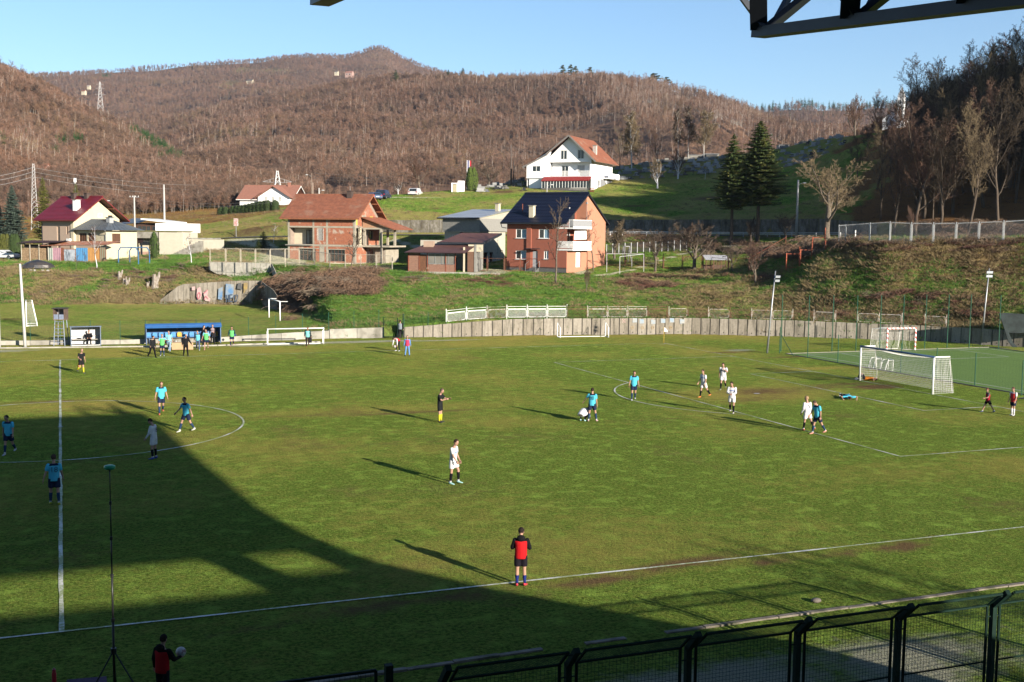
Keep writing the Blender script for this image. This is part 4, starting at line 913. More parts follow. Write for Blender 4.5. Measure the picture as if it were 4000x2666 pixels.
for k, (u0, u1, v) in enumerate(((3411, 3441, 1442), (3457, 3488, 1450))):
 a, c = G(u0, v), G(u1, v); t, L = oriented('mini_goal', ('small white training goal nearer the left post of the big goal', 'small white training goal standing right of its twin behind the big net')[k], 'goal', a, c, group='small training goals')
 mb = MB(); mb.tube([(0, 0, .02), (L*.15, 0, .45), (L*.35, 0, .78), (L, 0, .84), (L*.98, 0, .02), (0, 0, .02)], .028, 6); mb.tube([(0, .9, .02), (L*.15, .9, .45), (L*.35, .9, .78), (L, .9, .84), (L*.98, .9, .02), (0, .9, .02)], .028, 6)
 mb.tube([(L, 0, .84), (L, .9, .84)], .028, 6); mb.tube([(0, 0, .02), (0, .9, .02)], .028, 6); mb.build('frame', WHITE, t)
 mb = MB(); net_grid(mb, (L*.1, 0, .05), (L*.95, 0, .05), (L*.95, 0, .8), (L*.3, 0, .76), .11, .006); net_grid(mb, (0, 0, .03), (0, .9, .03), (L*.3, .9, .78), (L*.3, 0, .78), .11, .006); mb.build('net', NETM, t)
def simple_goal(label, p, q, h, dep, net=False, bar=True, r=.05, back_h=.9, name='junior_goal'):
 t, L = oriented(name, label, 'goal', p, q)
 for x in (0, L):
  mb = MB(); mb.tube([(x, 0, -.05), (x, 0, h)], r, 8); mb.build('post', WHITE, t, True)
  mb = MB(); mb.tube([(x, 0, .03), (x, dep, .03)], r*.7, 6); mb.tube([(x, dep, .03), (x, dep, back_h)], r*.7, 6); mb.tube([(x, dep, back_h), (x, 0, h)], r*.5, 6); mb.build('side_frame', WHITE, t)
 if bar: mb = MB(); mb.tube([(-r, 0, h), (L+r, 0, h)], r, 8); mb.build('crossbar', WHITE, t, True)
 mb = MB(); mb.tube([(0, dep, .03), (L, dep, .03)], r*.7, 6); mb.build('ground_bar', WHITE, t)
 return t, L
simple_goal('low wide white junior goal without net beside the gravel strip', G(1046, 1349), G(1264, 1344), 1.43, -.5+.9, back_h=1.2)
simple_goal('white goal frame without crossbar lying close to the panel wall', G(2188, 1321), G(2377, 1319), 1.0, 1.0, bar=False, back_h=1.45)
p = G(110, 1276, .3); t = thing('practice_goal', 'white practice goal with net seen from the side at the left edge', 'goal', p);
_e = (p-CAM); _e.z = 0; ey = _e.normalized(); ex = Vector((ey.y, -ey.x, 0))
def q3(a, b_, c): return ex*a+ey*b_+U1*c
mb = MB()
for b_ in (0, 3.2): mb.tube([q3(-.15, b_, 0), q3(-.15, b_, 2.45), q3(.42, b_, 2.45), q3(.85, b_, .05), q3(-.15, b_, .05)], .055, 6)
mb.tube([q3(-.15, 0, 2.45), q3(-.15, 3.2, 2.45)], .055, 6); mb.tube([q3(.85, 0, .05), q3(.85, 3.2, .05)], .04, 6); mb.build('frame', WHITE, t)
mb = MB(); net_grid(mb, q3(-.1, 0, .08), q3(.8, 0, .08), q3(.42, 0, 2.4), q3(-.1, 0, 2.4), .12, .007); net_grid(mb, q3(.85, 0, .08), q3(.85, 3.2, .08), q3(.42, 3.2, 2.4), q3(.42, 0, 2.4), .12, .007); mb.build('net', NETM, t)
a = G(1051, 1243, .3); c = G(1094, 1258, .3); t = thing('practice_goal', 'bare white goal posts and crossbar by the dry bushes on the practice field', 'goal', a)
mb = MB(); mb.tube([(0, 0, -.1), (0, 0, 2.2)], .07, 8); mb.build('post', WHITE, t, True); mb = MB(); mb.tube([c-a-U1*.1, c-a+U1*2.2], .07, 8); mb.build('post', WHITE, t, True)
mb = MB(); mb.tube([U1*2.2, c-a+U1*2.2], .06, 8); mb.build('crossbar', WHITE, t, True)
for q in (Vector((0, 0, 2.2)), c-a+U1*2.2): mb = MB(); mb.tube([q, q+RH*.85], .035, 6); mb.build('net_bracket', WHITE, t)
BL = M('dugout_blue', (.03, .14, .40), (.025, .11, .32), 2, .45); BLD = M('dugout_frame_blue', (.09, .17, .32), (.06, .12, .24), 4, .5); SEATB = M('seat_blue', (.07, .30, .66), (.06, .26, .58), 4, .4)
p0, p1 = G(571, 1348), G(863, 1341)
t, L = oriented('blue_dugout', 'long blue substitutes dugout with corrugated roof and a row of seats', 'dugout', p0, p1)
H = 1.72; DP = 1.45
mb = MB()
n = 60
for i in range(n):   # corrugated roof running along x, waves across slope
 pass
prof = [(-.28, H-.22), (-.30, H-.12), (-.20, H-.10), (-.16, H-.02), (-.06, H+.0), (-.02, H+.06), (.12, H+.07), (.2, H+.11), (DP, H+.02)]
for x0, x1 in ((0, L),):
 mb.loft([[Vector((x, y, z)) for y, z in prof]+[Vector((x, y, z-.03)) for y, z in prof[::-1]] for x in np.linspace(x0-.05, x1+.05, 14)])
mb.build('roof', BL, t)
mb = MB(); mb.box(0, L, DP-.03, DP, .12, H); mb.build('back_wall', BL, t)
for x in (0, L): mb = MB(); mb.mesh([(x-.02, 0, .1), (x-.02, DP, .1), (x-.02, DP, H), (x-.02, -.05, H), (x+.02, 0, .1), (x+.02, DP, .1), (x+.02, DP, H), (x+.02, -.05, H)], [(0, 1, 2, 3), (7, 6, 5, 4), (0, 4, 5, 1), (1, 5, 6, 2), (2, 6, 7, 3), (3, 7, 4, 0)]); mb.build('side_wall', BL, t)
for x in (.03, L-.03): mb = MB(); mb.bar((x, -.05, 0), (x, -.05, H), .06); mb.build('post', BLD, t)
for i in range(1, 10): mb = MB(); mb.bar((L*i/10, DP-.06, .1), (L*i/10, DP-.06, H), .035); mb.build('rib', BLD, t)
for z in (1.0, 1.12): mb = MB(); mb.bar((0, DP-.07, z), (L, DP-.07, z), .03); mb.build('rail', BLD, t)
mb = MB(); mb.box(.05, L-.05, DP-.62, DP-.14, .50, .54); mb.build('bench_beam', BLD, t)
for i in range(5): mb = MB(); mb.box(.3+i*1.5, .36+i*1.5, DP-.6, DP-.2, 0, .5); mb.build('bench_leg', BLD, t)
cols = ['b']*11+['y']
for i in range(12):
 x = .30+i*(L-.6)/11; sm = SEATB if cols[i] == 'b' and i != 5 else M('seat_yellow', (.62, .42, .05), (.5, .33, .04), 4, .5)
 mb = MB(); mb.mesh([(x-.2, DP-.6, .56), (x+.2, DP-.6, .56), (x+.19, DP-.25, .57), (x-.19, DP-.25, .57), (x-.2, DP-.6, .60), (x+.2, DP-.6, .60), (x+.19, DP-.25, .62), (x-.19, DP-.25, .62)], [(0, 3, 2, 1), (4, 5, 6, 7), (0, 1, 5, 4), (1, 2, 6, 5), (2, 3, 7, 6), (3, 0, 4, 7)])
 ar = [(x-.19, .6), (x-.2, .85), (x-.14, .97), (x+.14, .97), (x+.2, .85), (x+.19, .6)]
 mb.loft([[Vector((a, DP-.26, z)) for a, z in ar], [Vector((a, DP-.20, z)) for a, z in ar]]); mb.build('seat', sm, t)
p0, p1 = G(277, 1354), G(395, 1351)
t, L = oriented('white_dugout', 'small white dugout shelter with a bench and one seated man', 'dugout', p0, p1)
WD = M('dugout_white', (.70, .71, .72), (.6, .61, .62), 2, .5); SH = M('bluegrey_post', (.16, .22, .32), (.12, .16, .24), 4, .5)
H = 1.66; DP = 1.1
mb = MB(); mb.box(0, L, DP-.03, DP, .08, H-.08); mb.build('back_wall', WD, t)
for x in (0, L-.03): mb = MB(); mb.box(x, x+.03, .05, DP, .08, H); mb.build('side_wall', WD, t)
mb = MB(); mb.mesh([(-.06, -.12, H), (L+.06, -.12, H), (L+.06, DP+.05, H-.06), (-.06, DP+.05, H-.06), (-.06, -.12, H+.05), (L+.06, -.12, H+.05), (L+.06, DP+.05, H-.01), (-.06, DP+.05, H-.01)], [(0, 3, 2, 1), (4, 5, 6, 7), (0, 1, 5, 4), (1, 2, 6, 5), (2, 3, 7, 6), (3, 0, 4, 7)]); mb.build('roof', SH, t)
for x in (.03, L-.03): mb = MB(); mb.bar((x, 0, 0), (x, 0, H), .07); mb.build('post', SH, t)
mb = MB(); mb.box(.05, L-.05, .5, DP-.05, .50, .54); mb.build('bench', M('bench_cream', (.55, .52, .46)), t)
mb = MB(); mb.bar((.05, DP-.1, .8), (L-.05, DP-.1, .8), .05, .07); mb.build('backrest', M('bench_cream', (.55, .52, .46)), t)
mb = MB(); mb.bar((0, .02, .06), (L, .02, .06), .05, .07); mb.build('sill', WD, t)
g = G(310, 1345); mb = MB(); mb.ell((0, 0, .06), (.22, .12, .06)); tag(mb.build('bag', M('black_cloth', (.02, .02, .022), rough=.9), None, True, loc=t.matrix_world @ Vector((0.75, .75, .54)) if False else Vector((p0.x, p0.y, 0))+(p1-p0).normalized()*.7+Vector((-(p1-p0).normalized().y, (p1-p0).normalized().x, 0))*.75+U1*.54), 'black bag lying on the white dugout bench', 'bag')
p0, p1 = G(671, 1371), G(755, 1370); t, L = oriented('board_table', 'beige chipboard panel standing upright in front of the blue dugout', 'table', p0, p1)
mb = MB(); mb.box(0, L, 0, .04, .08, .68); mb.build('front_panel', M('chipboard', (.55, .38, .22), (.48, .33, .19), 3, .8), t)
mb = MB(); mb.box(0, L, .04, .55, .64, .68); mb.build('table_top', M('chipboard', (.55, .38, .22)), t)
for x in (.05, L-.09): mb = MB(); mb.box(x, x+.04, .5, .54, 0, .64); mb.build('leg', WOODP, t)
p = G(232, 1352); t = thing('lookout_hut', 'small dark roofed lookout box on a tall bluish ladder frame', 'lookout', p); LB = M('ladder_bluegrey', (.26, .31, .42), (.2, .24, .33), 5, .6)
for sx in (-1, 1):
 for sy in (0, 1):
  mb = MB(); mb.bar(RH*sx*.48+FH*(sy*.95), RH*sx*.36+FH*(.1+sy*.7)+U1*2.3, .06); mb.build('leg', LB, t)
for k in range(7): z = .3+k*.3; w_ = .47-.017*k*1.4; mb = MB(); mb.bar(-RH*w_+U1*z, RH*w_+U1*z, .035); mb.build('rung', LB if k != 5 else M('rusty_rung', (.3, .15, .08)), t)
def obox(mb, r0, r1, f0, f1, z0, z1): return mb.mesh([RH*r+FH*f+U1*z for z in (z0, z1) for r, f in ((r0, f0), (r1, f0), (r1, f1), (r0, f1))], [(0, 3, 2, 1), (4, 5, 6, 7), (0, 1, 5, 4), (1, 2, 6, 5), (2, 3, 7, 6), (3, 0, 4, 7)])
mb = MB(); obox(mb, -.5, .5, 0, .9, 2.24, 2.30); mb.build('floor', WOODP, t)
for r in (-.48, .44): mb = MB(); obox(mb, r, r+.05, 0, .9, 2.3, 3.2); mb.build('side_board', M('brown_board', (.17, .12, .09), (.12, .08, .06), 4, .9), t)
mb = MB(); obox(mb, -.43, .44, .02, .06, 2.3, 2.72); mb.build('front_board', LB, t); mb = MB(); obox(mb, -.43, .44, .84, .88, 2.3, 3.2); mb.build('back_board', M('pale_board', (.42, .42, .44)), t)
mb = MB(); obox(mb, -.02, .02, .0, .04, 2.3, 3.2); mb.build('mullion', M('dark_wood', (.06, .05, .045)), t)
mb = MB(); obox(mb, -.56, .56, -.1, 1.0, 3.2, 3.27); mb.build('roof', M('dark_roof_felt', (.05, .045, .04)), t)
t = thing('corner_flag', 'white corner flag on a yellow pole at the far corner', 'flag', (HL, HW, 0)); mb = MB(); mb.tube([(0, 0, 0), (0, 0, 1.5)], .028, 8); mb.build('pole', M('yellow_paint', (.70, .48, .08)), t, True)
mb = MB(); R_ = RH*.34
mb.loft([[U1*1.5, U1*1.08+RH*.02, U1*1.08+RH*.02+FH*.01, U1*1.5+FH*.01], [U1*1.40+R_*.5+FH*.05, U1*1.12+R_*.55+FH*.05, U1*1.12+R_*.55+FH*.06, U1*1.40+R_*.5+FH*.06], [U1*1.20+R_, U1*1.03+R_, U1*1.03+R_+FH*.01, U1*1.2+R_+FH*.01]]); mb.build('flag_cloth', WHITE, t)
t = thing('antenna_tripod', 'tall black telescopic tripod mast with a green dome on top', 'tripod', (1.05, -37.65, 0)); BKM = M('black_metal', (.022, .022, .025), rough=.4)
sec = [(0.55, 2.0, .026), (2.0, 2.95, .021), (2.95, 3.75, .017), (3.75, 4.5, .014), (4.5, 5.2, .011)]
for z0, z1, r in sec:
 mb = MB(); mb.tube([(0, 0, z0), (0, 0, z1)], r, 8); mb.build('mast_section', BKM, t, True); mb = MB(); mb.tube([(0, 0, z1-.05), (0, 0, z1+.02)], r+.012, 8); mb.build('clamp', BKM, t)
for a in (200, 330, 85):
 a = math.radians(a); e = Vector((math.cos(a), math.sin(a), 0)); mb = MB(); mb.tube([U1*1.33, e*.85+U1*.0], .018, 6); mb.build('leg', BKM, t); mb = MB(); mb.tube([U1*.6, e*.46+U1*.62], .010, 5); mb.build('brace', BKM, t)
mb = MB(); mb.tube([U1*1.28, U1*1.38], .06, 8); mb.build('hub', BKM, t)
prof = [(.03, 5.19), (.09, 5.195), (.115, 5.215), (.118, 5.245), (.11, 5.27), (.07, 5.285), (.0, 5.29)]
mb = MB(); mb.loft([[Vector((r*math.cos(a), r*math.sin(a), z)) for a in np.linspace(0, 2*math.pi, 17)[:-1]] for r, z in prof]); mb.build('dome', M('green_dome', (.03, .42, .20), (.03, .38, .18), 3, .35), t, True)
def bottle(name, label, x, y, z, col, h=.26, r=.038):
 t = thing(name, label, 'bottle', (x, y, z)); m_ = PC(col, .3); prof = [(r*.9, 0), (r, .02), (r, h*.62), (r*.8, h*.74), (r*.8, h*.8)]
 mb = MB(); mb.loft([[Vector((a*math.cos(q), a*math.sin(q), b_)) for q in np.linspace(0, 2*math.pi, 13)[:-1]] for a, b_ in prof]); mb.build('body', m_, t, True)
 mb = MB(); mb.tube([(0, 0, h*.8), (0, 0, h*.92)], r*.82, 10); mb.tube([(0, 0, h*.92), (0, 0, h)], r*.35, 8); mb.build('cap', m_, t); return t
q = G(212, 2668, .0); bottle('water_bottle', 'red sports water bottle at the bottom left edge', q.x, q.y+.0, .0, (.55, .03, .05), .34, .05)
mb = MB(); c0 = G(258, 2672)
mb.loft([[c0+Vector((.0, -.3, .0)), c0+Vector((.85, -.3, .0)), c0+Vector((.85, -.3, .03)), c0+Vector((0, -.3, .03))], [c0+Vector((.02, .12, .0)), c0+Vector((.86, .08, .0)), c0+Vector((.86, .08, .03)), c0+Vector((0.02, .12, .05))]])
tag(mb.build('folded_net', M('purple_mesh', (.10, .05, .11), (.05, .03, .06), 30, .9)), 'dark purple mesh cloth lying beside the red bottle', 'cloth')
g = G(3985, 1561); mb = MB(); mb.loft([[g+RH*a+U1*z+FH*b_ for a, b_, z in ((-.35+.1*s, 0, .0), (-.1, -.15, .10-s*.02), (.3, 0, .16-.03*s), (.6, .15, .05), (.3, .35, .0), (-.1, .3, .0))] for s in (0, 1)]); tag(mb.build('jacket', M('navy_cloth', (.03, .035, .07)), None, True), 'dark jacket dropped on the grass at the right edge', 'jacket')
mb = MB(); mb.ell((0, 0, .05), (.16, .12, .07), 8, 5); g = G(3188, 2353); tag(mb.build('stone', M('flat_stone', (.22, .19, .16)), None, True, loc=g), 'flat round stone in the grass beyond the near kerb', 'stone')
def L1(x, y): return x/2.24, 700+y/2.24
g = PD(*L1(330, 752), 160); g.z = ground_z(g.x, g.y); rr_ = random.Random(3); mb = MB(); mb.ell((0, 0, 0), (2.3, 1.2, 1.15), 14, 8); mb.v = [(x+rr_.uniform(-.1, .1), y, max(-.1, z*(1-.25*abs(x)/2.3))) for x, y, z in mb.v]
tag(mb.build('covered_heap', M('black_foil', (.03, .035, .045), (.07, .06, .055), 1.2, .35, 0, .5), None, False, loc=g), 'low heap covered with black foil in front of the firewood shed', 'heap')
for k, (x, y) in enumerate(((268, 744), (300, 752), (372, 748), (418, 752))):
 g = PD(*L1(x, y), 158.5); g.z = ground_z(g.x, g.y)+.1; mb = MB(); mb.ell((0, 0, 0), (.25, .2, .16), 7, 5); tag(mb.build('stone', M('pale_stone', (.55, .53, .5), (.4, .38, .35)), None, False, loc=g), ('pale stone left of the foil heap', 'pale stone against the foil heap front', 'pale stone on the right flank of the foil heap', 'pale stone right of the foil heap')[k], 'stone', 'stones weighing down the foil')
a = PD(*L1(1037, 745), 163); c = PD(*L1(1212, 757), 162); a.z = ground_z(a.x, a.y); c.z = a.z; BP = M('blue_pergola', (.05, .20, .42), (.04, .15, .33), 3, .5)
t, L = oriented('pergola_frame', 'light blue steel pergola frame in the garden of the left house', 'pergola', a, c); h = 4.3/1.0*.95*.9
h = 2.3
for x in (0, L):
 mb = MB(); mb.tube([(x, 0, 0), (x, 0, h*.78), (x+(.4 if x == 0 else -.4), 0, h)], .08, 6); mb.build('post', BP, t); mb = MB(); mb.tube([(x, 2.6, 0), (x, 2.6, h*.78), (x+(.4 if x == 0 else -.4), 2.6, h)], .08, 6); mb.build('post', BP, t)
for y in (0, 2.6): mb = MB(); mb.bar((.4, y, h), (L-.4, y, h), .09); mb.build('beam', BP, t)
for i in range(6): mb = MB(); mb.bar((.5+(L-1)*i/5, -.2, h+.05), (.5+(L-1)*i/5, 2.8, h+.05), .05); mb.build('rafter', BP, t)
SP = M('bleached_stump', (.42, .38, .33), (.25, .2, .16), 4, .95)
for k, (x, y, s, lab) in enumerate(((1045, 878, 1, 'forked bleached stump high on the left embankment'), (1085, 925, .8, 'short pale stump below the forked one'), (1110, 940, .9, 'split pale stump in the middle of the left embankment'), (1355, 940, 1.5, 'tallest bleached stump near the graffiti wall'), (1290, 945, .6, 'low pale stump left of the tallest one'))):
 g = PD(*L1(x, y), 157); g.z = ground_z(g.x, g.y)
 best = g
 for D in np.arange(150, 163, .25):
  q = PD(*L1(x, y), D)
  if q.z <= ground_z(q.x, q.y): best = q; break
 t = thing('tree_stump', lab, 'stump', best, group='stumps on the left embankment'); mb = MB(); mb.tube([(0, 0, -.3), (0.05, 0, .5*s), (-.05, 0, 1.1*s)], [.34*s, .26*s, .12*s], 7); mb.build('trunk', SP, t)
 mb = MB(); mb.tube([(0, 0, .2), (.35*s, 0, .9*s), (.42*s, .1, 1.3*s)], [.2*s, .15*s, .07*s], 6); mb.build('limb', SP, t)
def G5(x, y, z=5.4): return PD(2300+x/2.353, 500+y/2.353, 150)
WF = M('pale_grey_tube', (.55, .56, .56), (.45, .45, .45), 4, .6)
def fr3(x, yb, yt, D):
 a = PD(2300+x/2.353, 500+yb/2.353, D); c = PD(2300+x/2.353, 500+yt/2.353, D); return a, c
t = thing('clothes_frame', 'pale tube frame with a slatted top in the garden right of the red house', 'garden frame', PD(2380, 1052, 152)); o_ = t.location.copy(); P4 = []
for x, yb, yt, D in ((165, 1300, 1158, 150), (505, 1300, 1160, 150), (395, 1300, 1158, 153), (285, 1300, 1185, 148)):
 a, c = fr3(x, yb, yt, D); a.z = ground_z(a.x, a.y); mb = MB(); mb.bar(a-o_, c-o_, .055); mb.build('post', WF, t); P4.append(c-o_)
for i, j in ((0, 1), (3, 1), (0, 2)): mb = MB(); mb.bar(P4[i], P4[j], .055); mb.build('beam', WF, t)
t = thing('swing', 'grey A shaped garden swing frame beside the red house', 'swing', PD(2445, 1022, 158)); o_ = t.location.copy()
for x in (318, 375):
 top = PD(2300+x/2.353, 500+1090/2.353, 158);
 for dx in (-14, 14): f_ = PD(2300+(x+dx)/2.353, 500+1235/2.353, 158+dx*.05); mb = MB(); mb.bar(f_-o_, top-o_, .08); mb.build('leg', WF, t)
a, c = PD(2300+318/2.353, 500+1090/2.353, 158), PD(2300+375/2.353, 500+1090/2.353, 158); mb = MB(); mb.bar(a-o_, c-o_, .09); mb.build('top_bar', WF, t)
mb = MB(); m1, m2 = a.lerp(c, .3)-o_, a.lerp(c, .7)-o_; mb.bar(m1, m1-U1*3, .03); mb.bar(m2, m2-U1*3, .03); mb.bar(m1-U1*3, m2-U1*3, .3, .06); mb.build('seat', WOODP, t)
t = thing('hen_house', 'small wire coop with a white corrugated sheet roof in the lower garden', 'shed', PD(2757, 1066, 146)); z0 = ground_z(t.location.x, t.location.y); t.location.z = z0; o_ = t.location.copy(); w_, d_ = 2.9, 2.2
mb = MB(); h0, h1 = 1.55, 1.85
n = 24
for i in range(n):
 x0, x1 = -.1+(w_+.3)*i/n, -.1+(w_+.3)*(i+1)/n; zz = .03*(i % 2); mb.face([RH*x0+FH*-.2+U1*(h0+zz), RH*x1+FH*-.2+U1*(h0+.03-zz), RH*x1+FH*(d_+.2)+U1*(h1+.33-zz), RH*x0+FH*(d_+.2)+U1*(h1+.30+zz)])
mb.build('roof', M('white_sheet', (.72, .72, .74), (.5, .5, .52), 3, .5), t)
for r in (0, w_*.33, w_*.66, w_): mb = MB(); mb.bar(RH*r-U1*.2, RH*r+U1*h0, .08); mb.build('post', RUSTB, t); mb = MB(); mb.bar(RH*r+FH*d_-U1*.2, RH*r+FH*d_+U1*(h1+.3), .08); mb.build('post', RUSTB, t)
mb = MB(); net_grid(mb, (0, 0, 0), RH*w_, RH*w_+U1*h0, U1*h0, .12, .006); mb.build('wire_mesh', RUSTB, t)
mb = MB(); obox(mb, 0, w_, d_-.03, d_, 0, .9); mb.build('back_board', M('brown_board', (.17, .12, .09)), t)
t = thing('garden_bench', 'brown wooden bench on the lawn right of the swing', 'bench', TP(2540, 156));
for k in range(3): mb = MB(); mb.bar(-RH*1.1+U1*(.45)+FH*(k*.14), RH*1.1+U1*.45+FH*(k*.14), .12, .04); mb.build('seat_slat', WOODP, t)
for k in range(2): mb = MB(); mb.bar(-RH*1.1+U1*(.65+k*.2)+FH*.5, RH*1.1+U1*(.65+k*.2)+FH*.5, .04, .13); mb.build('back_slat', WOODP, t)
for s in (-1, 1): mb = MB(); mb.bar(RH*s*.95+FH*.45-U1*.1, RH*s*.95+FH*.5+U1*.9, .07); mb.bar(RH*s*.95+FH*.0-U1*.1, RH*s*.95+U1*.44, .07); mb.build('leg', WOODP, t)
pk = thing('picket_fence', 'dark picket fence with pale posts behind the red house garden', 'fence', TP(2440, 166)); o_ = pk.location.copy(); prev = None
for u in np.arange(2365, 2680, 24):
 q = TP(u, 167)-o_; mb = MB(); mb.bar(q-U1*.2, q+U1*1.5, .09); mb.build('post', WF, pk)
 if prev is not None:
  mb = MB(); mb.bar(prev+U1*.3, q+U1*.3, .05); mb.bar(prev+U1*1.2, q+U1*1.2, .05)
  for s in np.linspace(.1, .9, 6): p = prev.lerp(q, s); mb.bar(p+U1*.05, p+U1*1.4, .05, .02)
  mb.build('picket_panel', M('dark_picket', (.05, .045, .04)), pk)
 prev = q
def hdir(th): return (RH*math.cos(th)-FH*math.sin(th))
def house(name, label, base, th, cat='house'):
 d = hdir(math.radians(th)); return thing(name, label, cat, base, math.atan2(d.y, d.x))
V = Vector
FACE = {'F': (V((1, 0, 0)), V((0, -1, 0))), 'R': (V((0, 1, 0)), V((1, 0, 0))), 'L': (V((0, -1, 0)), V((-1, 0, 0))), 'B': (V((-1, 0, 0)), V((0, 1, 0)))}
def wall(par, O, face, Wd, Ht, mat, holes=(), rev=.16, name='wall', z0=0):
 X, N = FACE[face]; O = V(O); xs = sorted({0, Wd, *[h[0] for h in holes], *[h[1] for h in holes]}); zs = sorted({z0, Ht, *[h[2] for h in holes], *[h[3] for h in holes]})
 mb = MB(); P = lambda x, z, d=0: O+X*x+U1*z-N*d
 for a, b in zip(xs[:-1], xs[1:]):
  for c, d in zip(zs[:-1], zs[1:]):
   if any(h[0] <= a and b <= h[1] and h[2] <= c and d <= h[3] for h in holes): continue
   mb.face([P(a, c), P(b, c), P(b, d), P(a, d)])
 for h in holes:
  r = h[4] if len(h) > 4 else rev
  for (x0, z0_), (x1, z1_) in (((h[0], h[2]), (h[1], h[2])), ((h[1], h[2]), (h[1], h[3])), ((h[1], h[3]), (h[0], h[3])), ((h[0], h[3]), (h[0], h[2]))):
   mb.face([P(x0, z0_), P(x0, z0_, r), P(x1, z1_, r), P(x1, z1_)])
 return mb.build(name, mat, par)
def window(par, O, face, x0, x1, z0, z1, fm=None, pm=None, nx=2, nz=1, dep=.12, fw=.055, name='window', sill=None):
 X, N = FACE[face]; O = V(O); fm = fm or WHITE; pm = pm or GLASS; P = lambda x, z, d=dep: O+X*x+U1*z-N*d
 mb = MB(); h = fw/2
 for z in (z0+h, z1-h): mb.bar(P(x0, z), P(x1, z), .06, fw, up=U1)
 for x in (x0+h, x1-h): mb.bar(P(x, z0+fw), P(x, z1-fw), fw, .06, up=N)
 for i in range(1, nx): x = x0+(x1-x0)*i/nx; mb.bar(P(x, z0+fw), P(x, z1-fw), fw, .06, up=N)
 for j in range(1, nz):
  z = z0+(z1-z0)*j/nz; mb.bar(P(x0+fw, z), P(x1-fw, z), .055, fw*.7, up=U1)
 f = mb.build(name, fm, par)
 for i in range(nx):
  a, b = x0+(x1-x0)*i/nx+h, x0+(x1-x0)*(i+1)/nx-h; mb = MB(); d = dep+.012+.004*i
  mb.face([P(a, z0+h, d), P(b, z0+h, d), P(b, z1-h, d), P(a, z1-h, d)]); mb.build('pane', pm[i % len(pm)] if isinstance(pm, (list, tuple)) else pm, f)
 if sill: mb = MB(); mb.bar(P(x0-.06, z0-.02, -.04), P(x1+.06, z0-.02, -.04), .16, .04, up=U1); mb.build('sill', sill, f)
 return f
def slab(par, name, mat, x0, x1, y0, y1, z0, z1): return MB().box(x0, x1, y0, y1, z0, z1).build(name, mat, par)
def bricks(par, O, face, rects, mat, bw=.285, bh=.20, gap=.022, proud=.02, skip=.0, seed=1):
 X, N = FACE[face]; O = V(O); mb = MB(); r_ = random.Random(seed)
 for (x0, x1, z0, z1) in rects:
  nz = max(1, round((z1-z0)/bh)); hz = (z1-z0)/nz
  for j in range(nz):
   x = x0-(bw/2 if j % 2 else 0)
   while x < x1-.03:
    a, b = max(x, x0), min(x+bw, x1); x += bw
    if b-a < .06 or r_.random() < skip: continue
    p = proud+r_.uniform(-.006, .008); za, zb = z0+j*hz+gap/2, z0+(j+1)*hz-gap/2; a += gap/2; b -= gap/2
    q = [O+X*xx+U1*zz+N*d for d in (0, p) for xx, zz in ((a, za), (b, za), (b, zb), (a, zb))]
    mb.mesh(q, [(4, 5, 6, 7), (0, 1, 5, 4), (1, 2, 6, 5), (2, 3, 7, 6), (3, 0, 4, 7)])
 return stuff(mb.build('brickwork', mat, par))
def tiled(par, name, P00, P10, P11, P01, tw, th, mat, lift=.05, wave=.025, under=None, seed=2, thick=.08):
 P00, P10, P11, P01 = map(V, (P00, P10, P11, P01)); n = (P10-P00).cross(P01-P00).normalized();
 if n.z < 0: n = -n
 mb = MB(); q = [P00, P10, P11, P01]; mb.mesh([p-n*thick for p in q]+[p-n*.004 for p in q], [(0, 3, 2, 1), (4, 5, 6, 7), (0, 1, 5, 4), (1, 2, 6, 5), (2, 3, 7, 6), (3, 0, 4, 7)])
 deck = mb.build(name, under or mat, par); mb = MB(); r_ = random.Random(seed)
 nx = max(1, round((P10-P00).length/tw)); ny = max(1, round((P01-P00).length/th))
 def at(s, t): return P00*(1-s)*(1-t)+P10*s*(1-t)+P11*s*t+P01*(1-s)*t
 for j in range(ny):
  t0, t1 = j/ny, (j+1)/ny
  for i in range(nx):
   s0, s1 = i/nx, (i+1)/nx; sm = (s0+s1)/2; w_ = r_.uniform(-.004, .006)
   a, m1, b = at(s0, t0)+n*(lift+w_), at(sm, t0)+n*(lift+wave+w_), at(s1, t0)+n*(lift+w_); c, m2, d = at(s0, t1)+n*.006, at(sm, t1)+n*(wave+.006), at(s1, t1)+n*.006
   mb.mesh([a, m1, b, c, m2, d, a-n*lift, b-n*lift], [(0, 1, 4, 3), (1, 2, 5, 4), (6, 7, 2, 1, 0)])
 o = mb.build('roof_tiles', mat, deck); return stuff(o), deck
def gable_roof(par, W0, W1, D0, D1, ze, zr, mat, tw, th, edge, along='x', lift=.05, wave=.025, under=None, name='roof'):
 if along == 'x':
  m = (D0+D1)/2; a = ((W0, D0, ze), (W1, D0, ze), (W1, m, zr), (W0, m, zr)); b = ((W1, D1, ze), (W0, D1, ze), (W0, m, zr), (W1, m, zr)); rl = ((W0, m, zr+.07), (W1, m, zr+.07))
 else:
  m = (W0+W1)/2; a = ((W1, D0, ze), (W1, D1, ze), (m, D1, zr), (m, D0, zr)); b = ((W0, D1, ze), (W0, D0, ze), (m, D0, zr), (m, D1, zr)); rl = ((m, D0, zr+.07), (m, D1, zr+.07))
 for q in (a, b):
  tiled(par, name, *q, tw, th, mat, lift, wave, under)
  q = [V(x) for x in q]
  for p0, p1, nm in ((q[0], q[3], 'barge_board'), (q[1], q[2], 'barge_board'), (q[0], q[1], 'gutter')):
   mb = MB(); dz = U1*-.10; mb.bar(p0+dz, p1+dz, .05, .17, up=U1); mb.build(nm, edge, par)
 mb = MB(); mb.tube([rl[0], rl[1]], .12, 6); mb.build('ridge_cap', mat, par)
